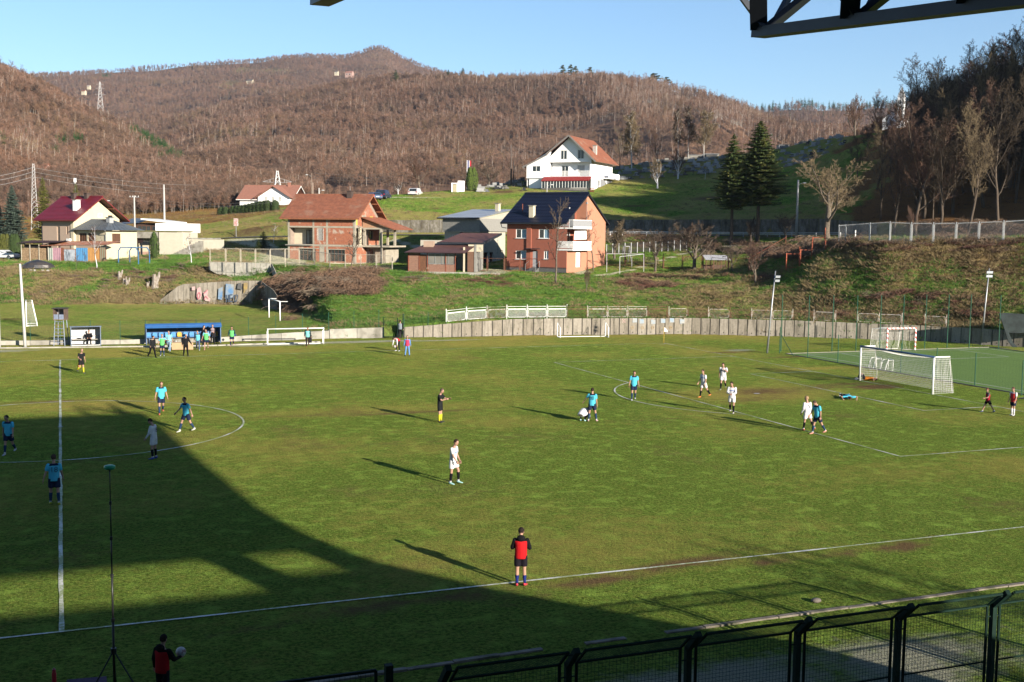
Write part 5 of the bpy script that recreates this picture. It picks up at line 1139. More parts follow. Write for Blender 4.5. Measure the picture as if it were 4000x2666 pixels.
def gable(par, face, O, w_, z0, zr, mat, name='gable_wall', dz=0):
 X, N = FACE[face]; O = V(O); mb = MB(); mb.face([O+U1*z0, O+X*w_+U1*z0, O+X*w_/2+U1*zr]); return mb.build(name, mat, par)
def chimney(par, x, y, z0, z1, w_, mat, cap=None, pots=0):
 c = slab(par, 'chimney', mat, x-w_/2, x+w_/2, y-w_/2, y+w_/2, z0, z1); cp = slab(c, 'chimney_cap', cap or mat, x-w_*.66, x+w_*.66, y-w_*.66, y+w_*.66, z1+.003, z1+.09); return c
TERRA = M('terracotta_tile', (.40, .15, .085), (.27, .105, .065), 2.2, .8, c3=(.40, .25, .18), sc3=.35, lo3=.6, hi3=.75)
REDM = M('dark_red_metal_tile', (.26, .022, .035), (.20, .018, .028), 1.0, .38); NAVY = M('navy_metal_tile', (.013, .018, .045), (.010, .014, .035), 1.0, .42)
BRICK = M('hollow_brick', (.52, .19, .10), (.38, .13, .075), 3.5, .9, c3=(.58, .45, .36), sc3=1.1, lo3=.56, hi3=.68); MORT = M('mortar', (.42, .33, .27), (.34, .27, .22), 3, .95)
CFR = M('cast_concrete', (.50, .45, .36), (.42, .375, .30), 2, .9, c3=(.30, .27, .22), sc3=.8); PLAST = M('cream_plaster', (.72, .64, .48), (.66, .58, .43), 2, .9); BROWNW = M('brown_wood', (.20, .09, .045), (.13, .06, .035), 5, .6)
YEL = M('yellow_board', (.72, .60, .08), (.62, .52, .07), 3, .8); RAFT = M('reddish_rafter', (.40, .15, .07), (.28, .11, .06), 3, .8); DKG = M('brown_door_frame', (.07, .045, .035))
b0 = G(1126, 1033, 5.2); b0.z = 5.15
H1 = house('brick_house', 'unfinished two storey house of bare red hollow brick with a tiled roof', b0, 17.6)
Wd, Dp, Hw = 10.9, 8.3, 6.9
holes = [(.25, 4.03, 3.05, 5.47, 1.5), (4.91, 5.67, 3.65, 5.35, .10), (1.76, 4.47, .62, 2.37), (6.36, 9.2, .60, 2.30)]
wall(H1, (0, 0, 0), 'F', Wd, Hw, MORT, holes, .25)
sideh = [(.15, 3.9, 3.05, 5.45, 1.3), (4.8, 6.1, 3.9, 5.1), (5.0, 6.0, .9, 2.3), (2.2, 3.3, 5.75, 6.9, .25), (0.15, .85, 5.9, 6.85, .2)]
wall(H1, (Wd, 0, 0), 'R', Dp, Hw, MORT, sideh, .25); wall(H1, (0, Dp, 0), 'L', Dp, Hw, MORT); wall(H1, (Wd, Dp, 0), 'B', Wd, Hw, MORT)
gable(H1, 'R', (Wd, 0, 0), Dp, Hw, 10.0, MORT); gable(H1, 'L', (0, Dp, 0), Dp, Hw, 10.0, MORT)
rects = [(.30, 4.0, 5.72, 6.75), (4.32, 6.2, 5.72, 6.75), (6.55, 10.5, 5.72, 6.75), (4.32, 4.85, 3.05, 5.45), (5.72, 6.2, 3.05, 5.45), (4.9, 5.7, 3.05, 3.6), (6.55, 10.5, 3.05, 5.45), (.3, 1.7, .45, 2.7), (1.76, 4.47, .45, .6), (1.7, 5.1, 2.5, 2.75), (4.52, 5.1, .45, 2.4), (5.95, 6.3, .45, 2.7), (6.36, 9.2, 2.42, 2.72), (6.36, 9.2, .4, .58), (9.25, 10.5, .45, 2.72)]
bricks(H1, (0, 0, 0), 'F', rects, BRICK)
rs = [(.35, 3.9, .45, 2.65), (4.35, 8.1, 3.0, 3.85), (4.35, 4.75, 3.85, 5.3), (6.15, 8.1, 3.85, 5.3), (4.35, 8.1, 5.15, 5.4), (4.35, 4.95, .3, 2.65), (6.05, 8.1, .3, 2.65), (5.0, 6.0, 2.35, 2.65), (5.0, 6.0, .3, .85), (3.8, 8.1, 5.7, 6.9), (.9, 2.15, 5.7, 6.9)]
bricks(H1, (Wd, 0, 0), 'R', rs, BRICK, seed=4); bricks(H1, (Wd, 0, 0), 'R', [(1.0+i*.28*.95, 7.3-i*.28*.95, 6.92+i*.2, 7.1+i*.2) for i in range(11) if 7.3-i*.53 > 1.3+i*.0], BRICK, seed=5)
for x0, x1 in ((-.02, .25), (4.05, 4.29), (6.24, 6.50), (10.58, 10.93)): slab(H1, 'column', CFR, x0, x1, -.035, .20, 0, 6.88)
slab(H1, 'column', CFR, 5.17, 5.88, -.04, .2, 0, 2.8)
for z0, z1 in ((2.79, 3.03), (5.48, 5.70)): slab(H1, 'floor_slab', CFR, -.03, Wd+.04, -.045, .22, z0, z1)
slab(H1, 'lintel', CFR, 1.5, 5.0, -.038, .2, 2.375, 2.49); slab(H1, 'lintel', CFR, 6.1, 9.4, -.039, .2, 2.305, 2.41); slab(H1, 'plinth', PLAST, .27, 10.57, -.03, .2, .0, .42); slab(H1, 'balcony_slab', CONC, -.25, 4.1, -.45, -.05, 2.86, 2.99)
for y0, y1 in ((4.0, 4.3), (8.1, 8.32)): slab(H1, 'column', CFR, Wd+.0, Wd+.05, y0, y1, 0, 6.88)
for z0, z1 in ((2.78, 3.02), (5.47, 5.69)): slab(H1, 'floor_slab', CFR, Wd+.001, Wd+.055, .2, 8.3, z0, z1)
slab(H1, 'column', PLAST, Wd-.25, Wd+.045, 1.55, 2.0, 3.03, 5.46); slab(H1, 'concrete_patch', CFR, Wd+.002, Wd+.05, 2.1, 3.6, 6.92, 7.35)
mb = MB(); mb.face([(.25, 1.5, 3.05), (4.03, 1.5, 3.05), (4.03, 1.5, 5.47), (.25, 1.5, 5.47)]); mb.build('loggia_wall', PLAST, H1)
window(H1, (0, 1.42, 0), 'F', 2.25, 3.4, 3.08, 5.15, DKG, [M('curtain', (.45, .42, .35)), GLASS], 2, 1, .0, .09, 'door')
mb = MB(); mb.face([(Wd-1.3, .15, 3.05), (Wd-1.3, 3.9, 3.05), (Wd-1.3, 3.9, 5.45), (Wd-1.3, .15, 5.45)]); mb.build('loggia_wall', PLAST, H1)
window(H1, (Wd-1.2, 0, 0), 'R', .5, 1.4, 3.1, 5.1, DKG, GLASS, 1, 1, 0, .09, 'door'); window(H1, (Wd-.3, 0, 0), 'R', 2.3, 3.5, 3.1, 5.1, DKG, [M('curtain', (.45, .42, .35))], 1, 1, -.1, .1, 'door')
window(H1, (0, 0, 0), 'F', 4.91, 5.67, 3.65, 5.35, M('block_frame', (.6, .58, .55)), GLASS, 4, 9, .05, .05)
mb = MB(); mb.box(4.72, 4.9, -.036, .1, 3.6, 5.4); mb.box(5.68, 5.85, -.036, .1, 3.6, 5.4); mb.build('plaster_patch', M('plaster_patch', (.62, .58, .52), (.45, .25, .18), 5, .9), H1)
RW2 = M('rust_window', (.20, .09, .055), (.13, .07, .05), 5, .8)
window(H1, (0, 0, 0), 'F', 1.76, 4.47, .62, 2.37, RW2, GLASS, 4, 2, .15, .05); window(H1, (0, 0, 0), 'F', 6.36, 9.2, .60, 2.30, RW2, GLASS, 5, 2, .15, .05)
window(H1, (Wd, 0, 0), 'R', 4.8, 6.1, 3.9, 5.1, DKG, GLASS, 1, 1, .15); window(H1, (Wd, 0, 0), 'R', 5.0, 6.0, .9, 2.3, DKG, GLASS, 2, 1, .15)
mb = MB(); mb.box(Wd-.02, Wd+.03, 4.9, 6.0, 6.5, 7.2); mb.build('yellow_board', YEL, H1); mb = MB(); mb.box(Wd-.02, Wd+.028, 4.9, 6.0, 5.6, 6.49); mb.build('closed_shutter', M('pale_ply', (.5, .38, .24)), H1)
mb = MB(); mb.box(Wd-.2, Wd-.12, 2.2, 3.3, 5.75, 6.88); mb.build('wooden_door', BROWNW, H1); mb = MB(); mb.box(Wd-.15, Wd-.08, .15, .85, 5.9, 6.83); mb.build('yellow_board', YEL, H1)
gable_roof(H1, -.95, Wd+.95, -.85, Dp+.85, 6.95-.1, 10.35, TERRA, .23, .36, RAFT, under=RAFT)
for y in (1.0, 2.6, 5.6, 7.2): z = 6.85+(4.15+.85-abs(y-4.15))*.70-.28; mb = MB(); mb.bar((Wd+.02, y, z), (Wd+.9, y, z), .12); mb.build('purlin', RAFT, H1)
chimney(H1, 8.3, 3.7, 9.3, 10.9, .75, M('dark_flue', (.10, .07, .06))); mb = MB(); mb.tube([(8.3, 3.7, 10.9), (8.3, 3.7, 11.6)], .04, 5); mb.build('flue_pipe', METAL, H1)
mb = MB(); mb.tube([(-.85, -.8, 6.8), (-.1, -.12, 6.3), (-.08, -.1, 5.8)], .05, 5); mb.build('downpipe', DARKM, H1)
slab(H1, 'porch_slab', CFR, Wd+.06, Wd+4.4, 2.2, 8.3, 2.72, 2.95); slab(H1, 'porch_wall', CFR, Wd+.06, Wd+3.2, 3.6, 8.3, 0, 2.7)
bricks(H1, (Wd+.06, 3.58, 0), 'F', [(1.2, 3.0, .5, 2.6)], M('mixed_stone', (.36, .27, .2), (.48, .42, .36), 3, .9), .4, .16); window(H1, (Wd+.06, 3.58, 0), 'F', .2, 1.1, .3, 2.4, DARKM, GLASS, 3, 5, -.03, .03, 'door')
for x, y in ((Wd+.35, 2.4), (Wd+1.6, 7.9), (Wd+3.0, 2.4), (Wd+4.2, 4.6)): slab(H1, 'porch_column', CFR, x-.15, x+.15, y-.15, y+.15, 2.96, 5.3);
slab(H1, 'porch_column', CFR, Wd+2.9, Wd+3.15, 2.3, 2.55, 0, 2.71)
slab(H1, 'porch_beam', CFR, Wd+.06, Wd+4.4, 2.25, 2.5, 5.31, 5.55); mb = MB(); mb.face([(Wd+.06, 2.3, 5.56), (Wd+4.1, 2.3, 5.56), (Wd+.06, 2.3, 6.75)]); mb.build('porch_gable', M('pink_brick', (.55, .33, .2), (.46, .26, .16), 5), H1)
tiled(H1, 'porch_roof', (Wd+5.3, 8.9, 5.35), (Wd+5.3, 1.7, 5.35), (Wd+.06, 1.7, 7.1), (Wd+.06, 8.9, 7.1), .23, .36, TERRA, under=RAFT)
mb = MB(); mb.tube([(Wd+5.2, 1.75, 5.3), (Wd+3.2, 2.1, 4.9), (Wd+3.15, 2.15, 0)], .06, 5); mb.build('downpipe', DARKM, H1)
b0 = G(1979, 1058, 5.2); b0.z = 5.15
H2 = house('terracotta_house', 'terracotta plastered house with navy metal roof and white balconies', b0, 30)
RP = M('terracotta_plaster', (.40, .135, .085), (.36, .12, .078), 2, .9); RPL = M('sunlit_terracotta', (.58, .27, .17), (.54, .25, .155), 2, .9); GP = M('grey_plinth', (.16, .16, .155), (.12, .12, .118), 4, .9); BLUEC = M('blue_curtain', (.20, .36, .50), (.34, .48, .58), 8, .4)  # front darker, end wall paler: sun angle put into the plaster colours
Wd, Dp, Hw = 8.9, 11.4, 6.65
WI = [(1.32, 2.95, 4.35, 5.55), (4.75, 6.3, 4.35, 5.55), (1.32, 2.95, 1.6, 2.75), (5.55, 6.25, 1.7, 2.75)]
wall(H2, (0, 0, 0), 'F', Wd, Hw, RP, WI+[(3.85, 4.65, .5, 2.75)], .14, z0=.65)
wall(H2, (0, -.0, 0), 'F', Wd, .65, GP, [(3.85, 4.65, .5, .65)], name='plinth')
for x0, x1, z0, z1 in WI: window(H2, (0, 0, 0), 'F', x0, x1, z0, z1, WHITE, [GLASS, BLUEC], 2, 1, .1, .08, sill=WHITE)
slab(H2, 'door', M('white_pvc', (.55, .56, .58)), 3.87, 4.63, .1, .15, .52, 2.7); slab(H2, 'pilaster', RP, 3.05, 3.72, -.18, .0-.002, .3, Hw);
slab(H2, 'door_canopy', DARKM, 3.2, 5.1, -.75, -.19, 2.95, 3.05);
for k in range(4): slab(H2, 'step', GP, 3.6-.1*k, 4.9+.02*k, -.35-.28*k, -.07-.28*k, .0-.1, .5-.13*k)
mb = MB();
for x in (3.45, 5.0): mb.tube([(x, -.1, .5), (x, -.1, 1.4), (x, -1.1, 1.0), (x, -1.1, 0)], .025, 5)
mb.build('step_railing', METAL, H2)
sh = [(.01, 5.5, 3.05, 5.6, 1.5), (.01, 5.5, 5.85, 7.6, 1.5), (2.8, 4.2, .65, 2.75, .2)]
wall(H2, (Wd, 0, 0), 'R', Dp, 5.8, RPL, [(.01, 5.5, 3.05, 5.6, 1.5), (2.6, 4.1, .65, 2.75, .2)], .2, z0=.0)
mb = MB(); rr_ = .6
def rz(y): return 6.65+(min(y, Dp-y))*.60
ys = [5.5, Dp/2, Dp]; mb.face([(Wd, 5.5, 5.8), (Wd, Dp, 5.8), (Wd, Dp, rz(Dp)), (Wd, Dp/2, rz(Dp/2)), (Wd, 5.5, rz(5.5))]); mb.build('gable_wall', RPL, H2)
mb = MB(); mb.face([(Wd-1.5, .01, 5.8), (Wd-1.5, 5.5, 5.8), (Wd-1.5, 5.5, rz(5.5)), (Wd-1.5, .01, rz(0))]); mb.build('recess_wall', RP, H2)
mb = MB(); mb.face([(Wd-1.5, .01, 3.05), (Wd-1.5, 5.5, 3.05), (Wd-1.5, 5.5, 5.6), (Wd-1.5, .01, 5.6)]); mb.build('recess_wall', RP, H2)
mb = MB(); mb.face([(Wd-1.5, 5.5, 5.8), (Wd, 5.5, 5.8), (Wd, 5.5, rz(5.5)), (Wd-1.5, 5.5, rz(5.5))]); mb.build('recess_wall', RPL, H2)
window(H2, (Wd-1.45, 0, 0), 'R', 3.4, 4.9, 5.85, 8.1, DARKM, GLASS, 2, 1, 0, .07, 'balcony_door'); window(H2, (Wd-1.45, 0, 0), 'R', 2.0, 3.6, 3.1, 5.2, WHITE, GLASS, 2, 1, 0, .07, 'balcony_door')
slab(H2, 'door', WHITE, Wd-.19, Wd-.12, 2.65, 4.05, .66, 2.7); slab(H2, 'flue_pipe', WHITE, Wd-.9, Wd-.8, 2.2, 2.3, 5.8, 8.4)
for z in (2.85, 5.62): slab(H2, 'balcony_slab', WHITE, Wd-1.48, Wd+.9, -.05, 5.45, z, z+.18)
SG = M('grey_balusters', (.52, .53, .55), (.42, .43, .45), 8, .7)
for z, base in ((3.04, 'a'), (5.81, 'b')):
 mb = MB(); x1 = Wd+.85
 mb.bar((x1, 0, z+.95), (x1, 5.4, z+.95), .09, .08); mb.bar((x1, 0, z+.08), (x1, 5.4, z+.08), .07, .06); mb.bar((Wd-1.4, 0, z+.95), (x1, 0, z+.95), .09, .08); mb.build('balcony_rail', WHITE, H2)
 mb = MB()
 for i in range(36): mb.box(x1-.02, x1+.02, .02+i*.15, .11+i*.15, z+.1, z+.9)
 for i in range(14): mb.box(Wd-1.35+i*.155, Wd-1.26+i*.155, -.02, .02, z+.1, z+.9)
 stuff(mb.build('balusters', WHITE if z < 4 else SG, H2))
mb = MB(); mb.mesh([(Wd+.8, .4, 4.25), (Wd+.83, 3.9, 4.3), (Wd+.78, 3.9, 5.4), (Wd+.82, .5, 5.35), (Wd+.84, .4, 4.25), (Wd+.87, 3.9, 4.3), (Wd+.82, 3.9, 5.4), (Wd+.86, .5, 5.35)], [(0, 3, 2, 1), (4, 5, 6, 7), (0, 1, 5, 4), (1, 2, 6, 5), (2, 3, 7, 6), (3, 0, 4, 7)])
o = mb.build('bed_sheet', WHITE); o.matrix_world = H2.matrix_world; tag(o, 'white sheet hung to dry over the middle balcony of the terracotta house', 'laundry')
o.location = H2.location; o.rotation_euler = H2.rotation_euler
mb = MB(); mb.tube([(Wd+.5, 4.6, 6.5), (Wd+.5, 4.6, 8.8)], .03, 5); mb.ell((Wd+.5, 4.6, 9.0), (.16, .16, .16)); mb.build('balcony_lamp', METAL, H2)
wall(H2, (0, Dp, 0), 'L', Dp, Hw, RP); wall(H2, (Wd, Dp, 0), 'B', Wd, Hw, RP); gable(H2, 'L', (0, Dp, 0), Dp, Hw, Hw+5.7*.6, RP)
gable_roof(H2, -.6, Wd+.25, -.75, Dp+.75, Hw-.28, Hw+3.70, NAVY, .35, .38, DARKM, lift=.06, wave=.01)
chimney(H2, 3.45, -.05+.6, Hw-.1, Hw+1.9, .62, PLAST, CONC); mb = MB(); mb.tube([(1.4, 1.6, Hw+.9), (1.4, 1.6, Hw+2.2)], .05, 5); mb.build('vent_pipe', RUSTR, H2)
mb = MB(); mb.tube([(-.55, -.7, Hw-.4), (-.5, -.5, Hw-.9), (-.05, -.08, Hw-1.0)], .06, 5); mb.build('downpipe', DARKM, H2)
b0 = G(2308, 751, 18.3); th = 24; Wd = 13.6;
d = hdir(math.radians(th)); b0 = b0-d*Wd
H3 = house('white_house', 'large white house on the hill with orange tiled roof and red canopy', b0, th)
WP_ = M('white_plaster', (1.28, 1.28, 1.30), (1.2, 1.2, 1.2), 2, .9); GRS = M('grey_render', (.30, .31, .33), (.26, .27, .29), 3, .9); RCAN = M('red_canopy_tile', (.45, .05, .05), (.38, .04, .04), 2, .45)
X0 = 4.8; Hs = 5.85; Dp = 12.5
wall(H3, (.45, .0, 0), 'F', 4.2, 2.75, WP_); wall(H3, (.45, 8, 0), 'L', 8, 2.75, WP_)       # under the wing
wall(H3, (0, -.3, 0), 'F', X0, 5.4, WP_, [(1.2, 2.95, 4.05, 5.2)], z0=2.76); mb = MB(); mb.face([(0, -.3, 5.4), (X0, -.3, 5.4), (X0, -.3, 8.0)]); mb.build('wing_gable', WP_, H3); wall(H3, (0, 8, 0), 'L', 8.3, 5.4, WP_, z0=2.76)
mb = MB(); mb.face([(0, -.3, 2.76), (0, 8, 2.76), (X0, 8, 2.76), (X0, -.3, 2.76)]); mb.build('wing_floor', WP_, H3); window(H3, (0, -.3, 0), 'F', 1.2, 2.95, 4.05, 5.2, WHITE, GLASS, 2, 1, .08, .09)
mb = MB(); mb.face([(X0, -.3, 2.76), (X0, .9, 2.76), (X0, .9, 8.0), (X0, -.3, 8.0)]); mb.build('wing_cheek', WP_, H3)
wall(H3, (X0, .5, 0), 'F', Wd-X0, 3.0, WP_); wall(H3, (X0, 1.2, 0), 'F', Wd-X0-.3, 5.85, WP_, [(2.1, 3.55, 3.1, 5.25), (5.4, 7.0, 3.8, 5.3)], z0=3.0)
window(H3, (X0, 1.2, 0), 'F', 2.1, 3.55, 3.1, 5.25, WHITE, GLASS, 2, 1, .08, .09, 'balcony_door'); window(H3, (X0, 1.2, 0), 'F', 5.4, 7.0, 3.8, 5.3, WHITE, M('shutter_grey', (.6, .6, .6)), 1, 8, .06, .06)
slab(H3, 'balcony_floor', WP_, X0, Wd, -.25, 1.2, 2.9, 3.1); slab(H3, 'upper_slab', WP_, X0, Wd+.05, -.05, 1.2, 5.85, 6.02); slab(H3, 'corner_fin', WP_, Wd-.3, Wd, -.0, 1.2, 3.1, 5.85)
GZ = 10.85; zE = 6.9
UW = [(2.3, 3.7, 6.35, 8.2), (5.9, 7.3, 6.4, 8.25)]
wall(H3, (X0, 0, 0), 'F', Wd-X0, zE, WP_, [(a, b, c, zE) for a, b, c, d_ in UW], z0=6.02)
mb = MB(); wF = Wd-X0; a_ = wF/2
def gx_(x): return zE+ (GZ-zE)*(1-abs(x-a_)/a_)
xs = sorted([0, 2.3, 3.7, a_, 5.9, 7.3, wF])
for xa, xb in zip(xs[:-1], xs[1:]):
 hit = [d_ for a, b, c, d_ in UW if a <= xa and xb <= b]; zb = hit[0] if hit else zE
 mb.face([(X0+xa, 0, zb), (X0+xb, 0, zb), (X0+xb, 0, max(zb, gx_(xb))), (X0+xa, 0, max(zb, gx_(xa)))])
mb.build('gable_wall', WP_, H3)
for a, b, c, d_ in UW: window(H3, (X0, 0, 0), 'F', a, b, c, d_, WHITE, GLASS, 2, 1, .06, .12)
SW = [(4.2, 5.4, 1.3, 2.5), (8.3, 9.2, 1.5, 2.3), (3.2, 3.7, 3.2, 5.3)]
wall(H3, (Wd, 0, 0), 'R', Dp, zE, WP_, SW, z0=0); window(H3, (Wd, 0, 0), 'R', 4.2, 5.4, 1.3, 2.5, WHITE, GLASS, 2); window(H3, (Wd, 0, 0), 'R', 8.3, 9.2, 1.5, 2.3, WHITE, GLASS, 1); window(H3, (Wd, 0, 0), 'R', 3.2, 3.7, 3.2, 5.3, WHITE, GLASS, 1)
slab(H3, 'grey_base', GRS, Wd+.002, Wd+.03, 3.6, 4.18, 0, 2.8); slab(H3, 'grey_base', GRS, Wd+.002, Wd+.03, 5.42, 8.28, 0, 2.8); slab(H3, 'grey_base', GRS, Wd+.002, Wd+.03, 9.22, Dp, 0, 2.8); slab(H3, 'grey_base', GRS, Wd+.002, Wd+.03, 4.18, 5.42, 0, 1.28)
slab(H3, 'side_door', WHITE, Wd+.005, Wd+.05, 1.6, 2.9, 0, 2.3); slab(H3, 'air_conditioner', WP_, Wd+.01, Wd+.45, .4, 1.3, 2.6, 3.35)
slab(H3, 'side_balcony_slab', WP_, Wd+.04, Wd+1.2, 7.0, Dp+1, 2.9, 3.05); slab(H3, 'side_balcony_rail', WP_, Wd+1.14, Wd+1.2, 7.0, Dp+1, 3.06, 4.0)
wall(H3, (0, Dp, 0), 'L', Dp, 5.4, WP_); wall(H3, (Wd, Dp, 0), 'B', Wd, zE, WP_)
ym = X0+a_; OV = -1.1; BK = Dp+.6
tiled(H3, 'roof', (Wd+1.2, OV, zE-1.05), (Wd+1.2, BK, zE-1.05), (ym, BK, GZ+.12), (ym, OV, GZ+.12), .24, .36, TERRA, under=M('pale_soffit', (.42, .30, .22)))
tiled(H3, 'roof', (-.7, BK, 5.0), (-.7, OV+.6, 5.0), (ym, OV+.6, GZ+.12), (ym, BK, GZ+.12), .24, .36, TERRA, under=M('brown_soffit', (.26, .12, .08)))
tiled(H3, 'roof', (X0-.3, OV+.6, zE+.55), (X0-.3, OV, zE+.55), (ym, OV, GZ+.12), (ym, OV+.6, GZ+.12), .24, .36, TERRA, under=M('brown_soffit', (.26, .12, .08)))
BRG = M('grey_barge', (.30, .28, .26), (.22, .2, .19), 5, .8)
for p0, p1 in (((Wd+1.25, OV-.02, zE-1.1), (ym, OV-.02, GZ+.08)), ((ym, OV-.02, GZ+.08), (X0-.35, OV-.02, zE+.5)), ((X0-.3, OV+.58, zE+.5), (-.75, OV+.58, 4.95))): mb = MB(); mb.bar(p0, p1, .08, .28, up=U1); mb.build('barge_board', BRG, H3)
chimney(H3, Wd-.9, 4.4, 7.2, 9.3, .7, M('whitewashed_brick', (.68, .64, .6), (.5, .4, .35), 6), CONC)
mb = MB();
for i in range(44): mb.box(X0+.05+i*.2, X0+.12+i*.2, -.22, -.17, 3.15, 4.05)
stuff(mb.build('balusters', WHITE, H3)); slab(H3, 'balcony_rail', WHITE, X0, Wd, -.25, -.15, 4.06, 4.14)
tiled(H3, 'canopy_roof', (X0-1.0, -2.0, 2.15), (Wd+.25, -2.0, 2.15), (Wd+.25, -.27, 3.0), (X0-1.0, -.27, 3.0), .22, .3, RCAN)
slab(H3, 'veranda_floor', CONC, X0-.9, Wd+.1, -1.9, .48, -.35, -.2)
for i in range(16): slab(H3, 'veranda_post', WHITE, X0-.85+i*.62, X0-.79+i*.62, -1.86, -1.8, .75, 2.14)
for i in range(4): slab(H3, 'deck_pier', CFR, X0-.6+i*2.9, X0-.2+i*2.9, -1.6, -1.2, -1.4, -.36)
for k in range(4): slab(H3, 'railing_board', M('grey_board', (.20, .19, .18), (.15, .14, .13), 4, .8), X0-.9, Wd+.1, -1.93, -1.9, -.12+k*.22, .06+k*.22)
slab(H3, 'glazing', GLASS, X0-.8, Wd, -1.79, -1.78, .78, 2.12);
for k in range(3): slab(H3, 'side_board', M('red_board', (.30, .08, .05)), Wd+.3, Wd+1.2, -1.4, -1.36, .0+k*.25, .18+k*.25)
mb = MB(); mb.face([(Wd+.1, 3.6, .02), (Wd+2.0, 3.0, -.1), (Wd+2.2, Dp+1, .9), (Wd+.1, Dp+1, .9)]); mb.build('side_ramp', CONCL, H3)
slab(H3, 'foundation', CONC, .5, Wd, .6, Dp-.1, -2.5, 0)
b0 = G(1869, 1044, 5.2); d = hdir(math.radians(30)); b0 = b0-d*5.9; b0.z = 5.1
H4 = house('block_house', 'pale two storey block house with a light sheet metal roof', b0, 30)
CP_ = M('cream_render', (.55, .52, .43), (.49, .46, .38), 2, .9); GB = M('grey_blockwork', (.34, .335, .31), (.27, .265, .245), 5, .95)
Wd, Dp = 5.9, 7.6
wall(H4, (0, 0, 0), 'F', Wd, 5.25, CP_, [(1.25, 1.75, 3.9, 4.7), (3.85, 4.85, 3.85, 4.65)]); window(H4, (0, 0, 0), 'F', 1.25, 1.75, 3.9, 4.7, WHITE, M('pale_shutter', (.5, .52, .52)), 1); window(H4, (0, 0, 0), 'F', 3.85, 4.85, 3.85, 4.65, DARKM, GLASS, 2)
wall(H4, (Wd, 0, 0), 'R', Dp, 5.25, CP_, [(.5, 2.6, .5, 2.2, .3), (3.1, 4.1, .4, 2.2, .3), (6.2, 6.9, 2.15, 2.5, .3)]); DKO = M('dark_opening', (.02, .016, .014));
slab(H4, 'garage_door', M('brown_door', (.09, .035, .025)), Wd-.28, Wd-.25, .5, 2.6, .5, 2.2); slab(H4, 'door', M('brown_door', (.09, .035, .025)), Wd-.29, Wd-.25, 3.1, 4.1, .4, 2.2); slab(H4, 'vent', DKO, Wd-.28, Wd-.25, 6.2, 6.9, 2.15, 2.5)
wall(H4, (-.2, -.25, 0), 'F', Wd+.5, 7.1, GB, z0=5.25); wall(H4, (Wd+.3, -.25, 0), 'R', Dp+1, 7.1, GB, z0=5.25); mb = MB(); mb.face([(Wd+.3, -.25, 7.1), (Wd+.3, Dp+.75, 7.1), (Wd+.3, Dp+.75, 8.3)]); mb.build('gable_wall', M('pale_block', (.52, .48, .40)), H4)
for k in range(9): slab(H4, 'block_course', GB, -.18, Wd+.28, -.262-.004*(k % 2), -.252, 5.30+k*.2, 5.45+k*.2)
slab(H4, 'ledge', CONCL, -.25, Wd+.35, -.3, -.255, 5.15, 5.27); mb = MB(); mb.face([(-.2, -.25, 5.25), (Wd+.3, -.25, 5.25), (Wd+.3, 0, 5.25), (-.2, 0, 5.25)][::-1]); mb.build('soffit', GB, H4)
wall(H4, (0, Dp, 0), 'L', Dp, 7.1, GB); wall(H4, (Wd, Dp, 0), 'B', Wd, 7.1, GB)
tiled(H4, 'roof', (-.9, -.7, 7.2), (Wd+.5, -.7, 7.2), (Wd+.5, Dp+1.4, 8.6), (-.9, Dp+1.4, 8.6), .5, 2.5, M('light_sheet_metal', (.60, .62, .64), (.5, .52, .54), .6, .35, .4), lift=.02, wave=.03)
mb = MB(); mb.bar((-.9, -.75, 7.12), (Wd+.5, -.75, 7.12), .1, .2); mb.build('gutter', DARKM, H4); chimney(H4, Wd-1.0, Dp-.6, 8.2, 9.4, .6, PLAST, CONC)
mb = MB(); mb.tube([(3.1, -.05, 4.9), (3.1, -.35, 4.9)], .22, 10); mb.build('satellite_dish', DARKM, H4)
for k in range(6): slab(H4, 'quoin_patch', M('patch_grey', (.36, .36, .33)), Wd+.002, Wd+.012, 5.2, 5.5, 2.0+k*.45, 2.3+k*.45)
b0 = G(1596, 1058, 5.2); b0.z = 5.1; H5 = house('garage_annex', 'low brick garage with brown corrugated sheet roofs left of the terracotta house', b0, 10, 'garage')
BSH = M('brown_sheet', (.13, .065, .055), (.10, .05, .045), 1.5, .45); BRK2 = M('old_brick', (.36, .19, .13), (.25, .13, .09), 6, .9); Y = 4.5
wall(H5, (0, 0, 0), 'F', 1.35, 2.35, MORT); bricks(H5, (0, 0, 0), 'F', [(.0, 1.35, 0, 2.3)], BRK2, .25, .085, .012, .01); slab(H5, 'door', BROWNW, 1.45, 2.35, .05, .1, .0, 2.2)
bricks(H5, (2.6, 0, 0), 'F', [(.0, 3.5, 0, .95)], BRK2, .25, .085, .012, .01); wall(H5, (2.6, 0, 0), 'F', 3.5, .96, MORT)
window(H5, (2.6, 0, 0), 'F', 0, 3.5, 1.0, 2.3, METAL, M('dull_glass', (.20, .19, .17), (.26, .25, .22), 1, .2), 4, 1, .05, .05)
for x in (0, 1.4, 2.5, 4.9, 6.15): slab(H5, 'post', RUSTR, x-.05, x+.05, -.06, .0-.003, 0, 2.4)
def corr(par, name, P00, P10, P11, P01, mat, n=40):
 P00, P10, P11, P01 = map(V, (P00, P10, P11, P01)); mb = MB(); nn = (P10-P00).cross(P01-P00).normalized()
 for i in range(n):
  a, b = i/n, (i+1)/n; za = nn*(.03*(i % 2)); zb = nn*(.03*((i+1) % 2)); mb.face([P00.lerp(P10, a)+za, P00.lerp(P10, b)+zb, P01.lerp(P11, b)+zb, P01.lerp(P11, a)+za])
 mb.mesh([q-nn*.05 for q in (P00, P10, P11, P01)], [(0, 3, 2, 1)]); return mb.build(name, mat, par)
corr(H5, 'lower_roof', (-.4, -.9, 2.45), (7.6, -.9, 2.45), (8.4, 2.6, 3.5), (1.6, 2.6, 3.5), BSH, 60)
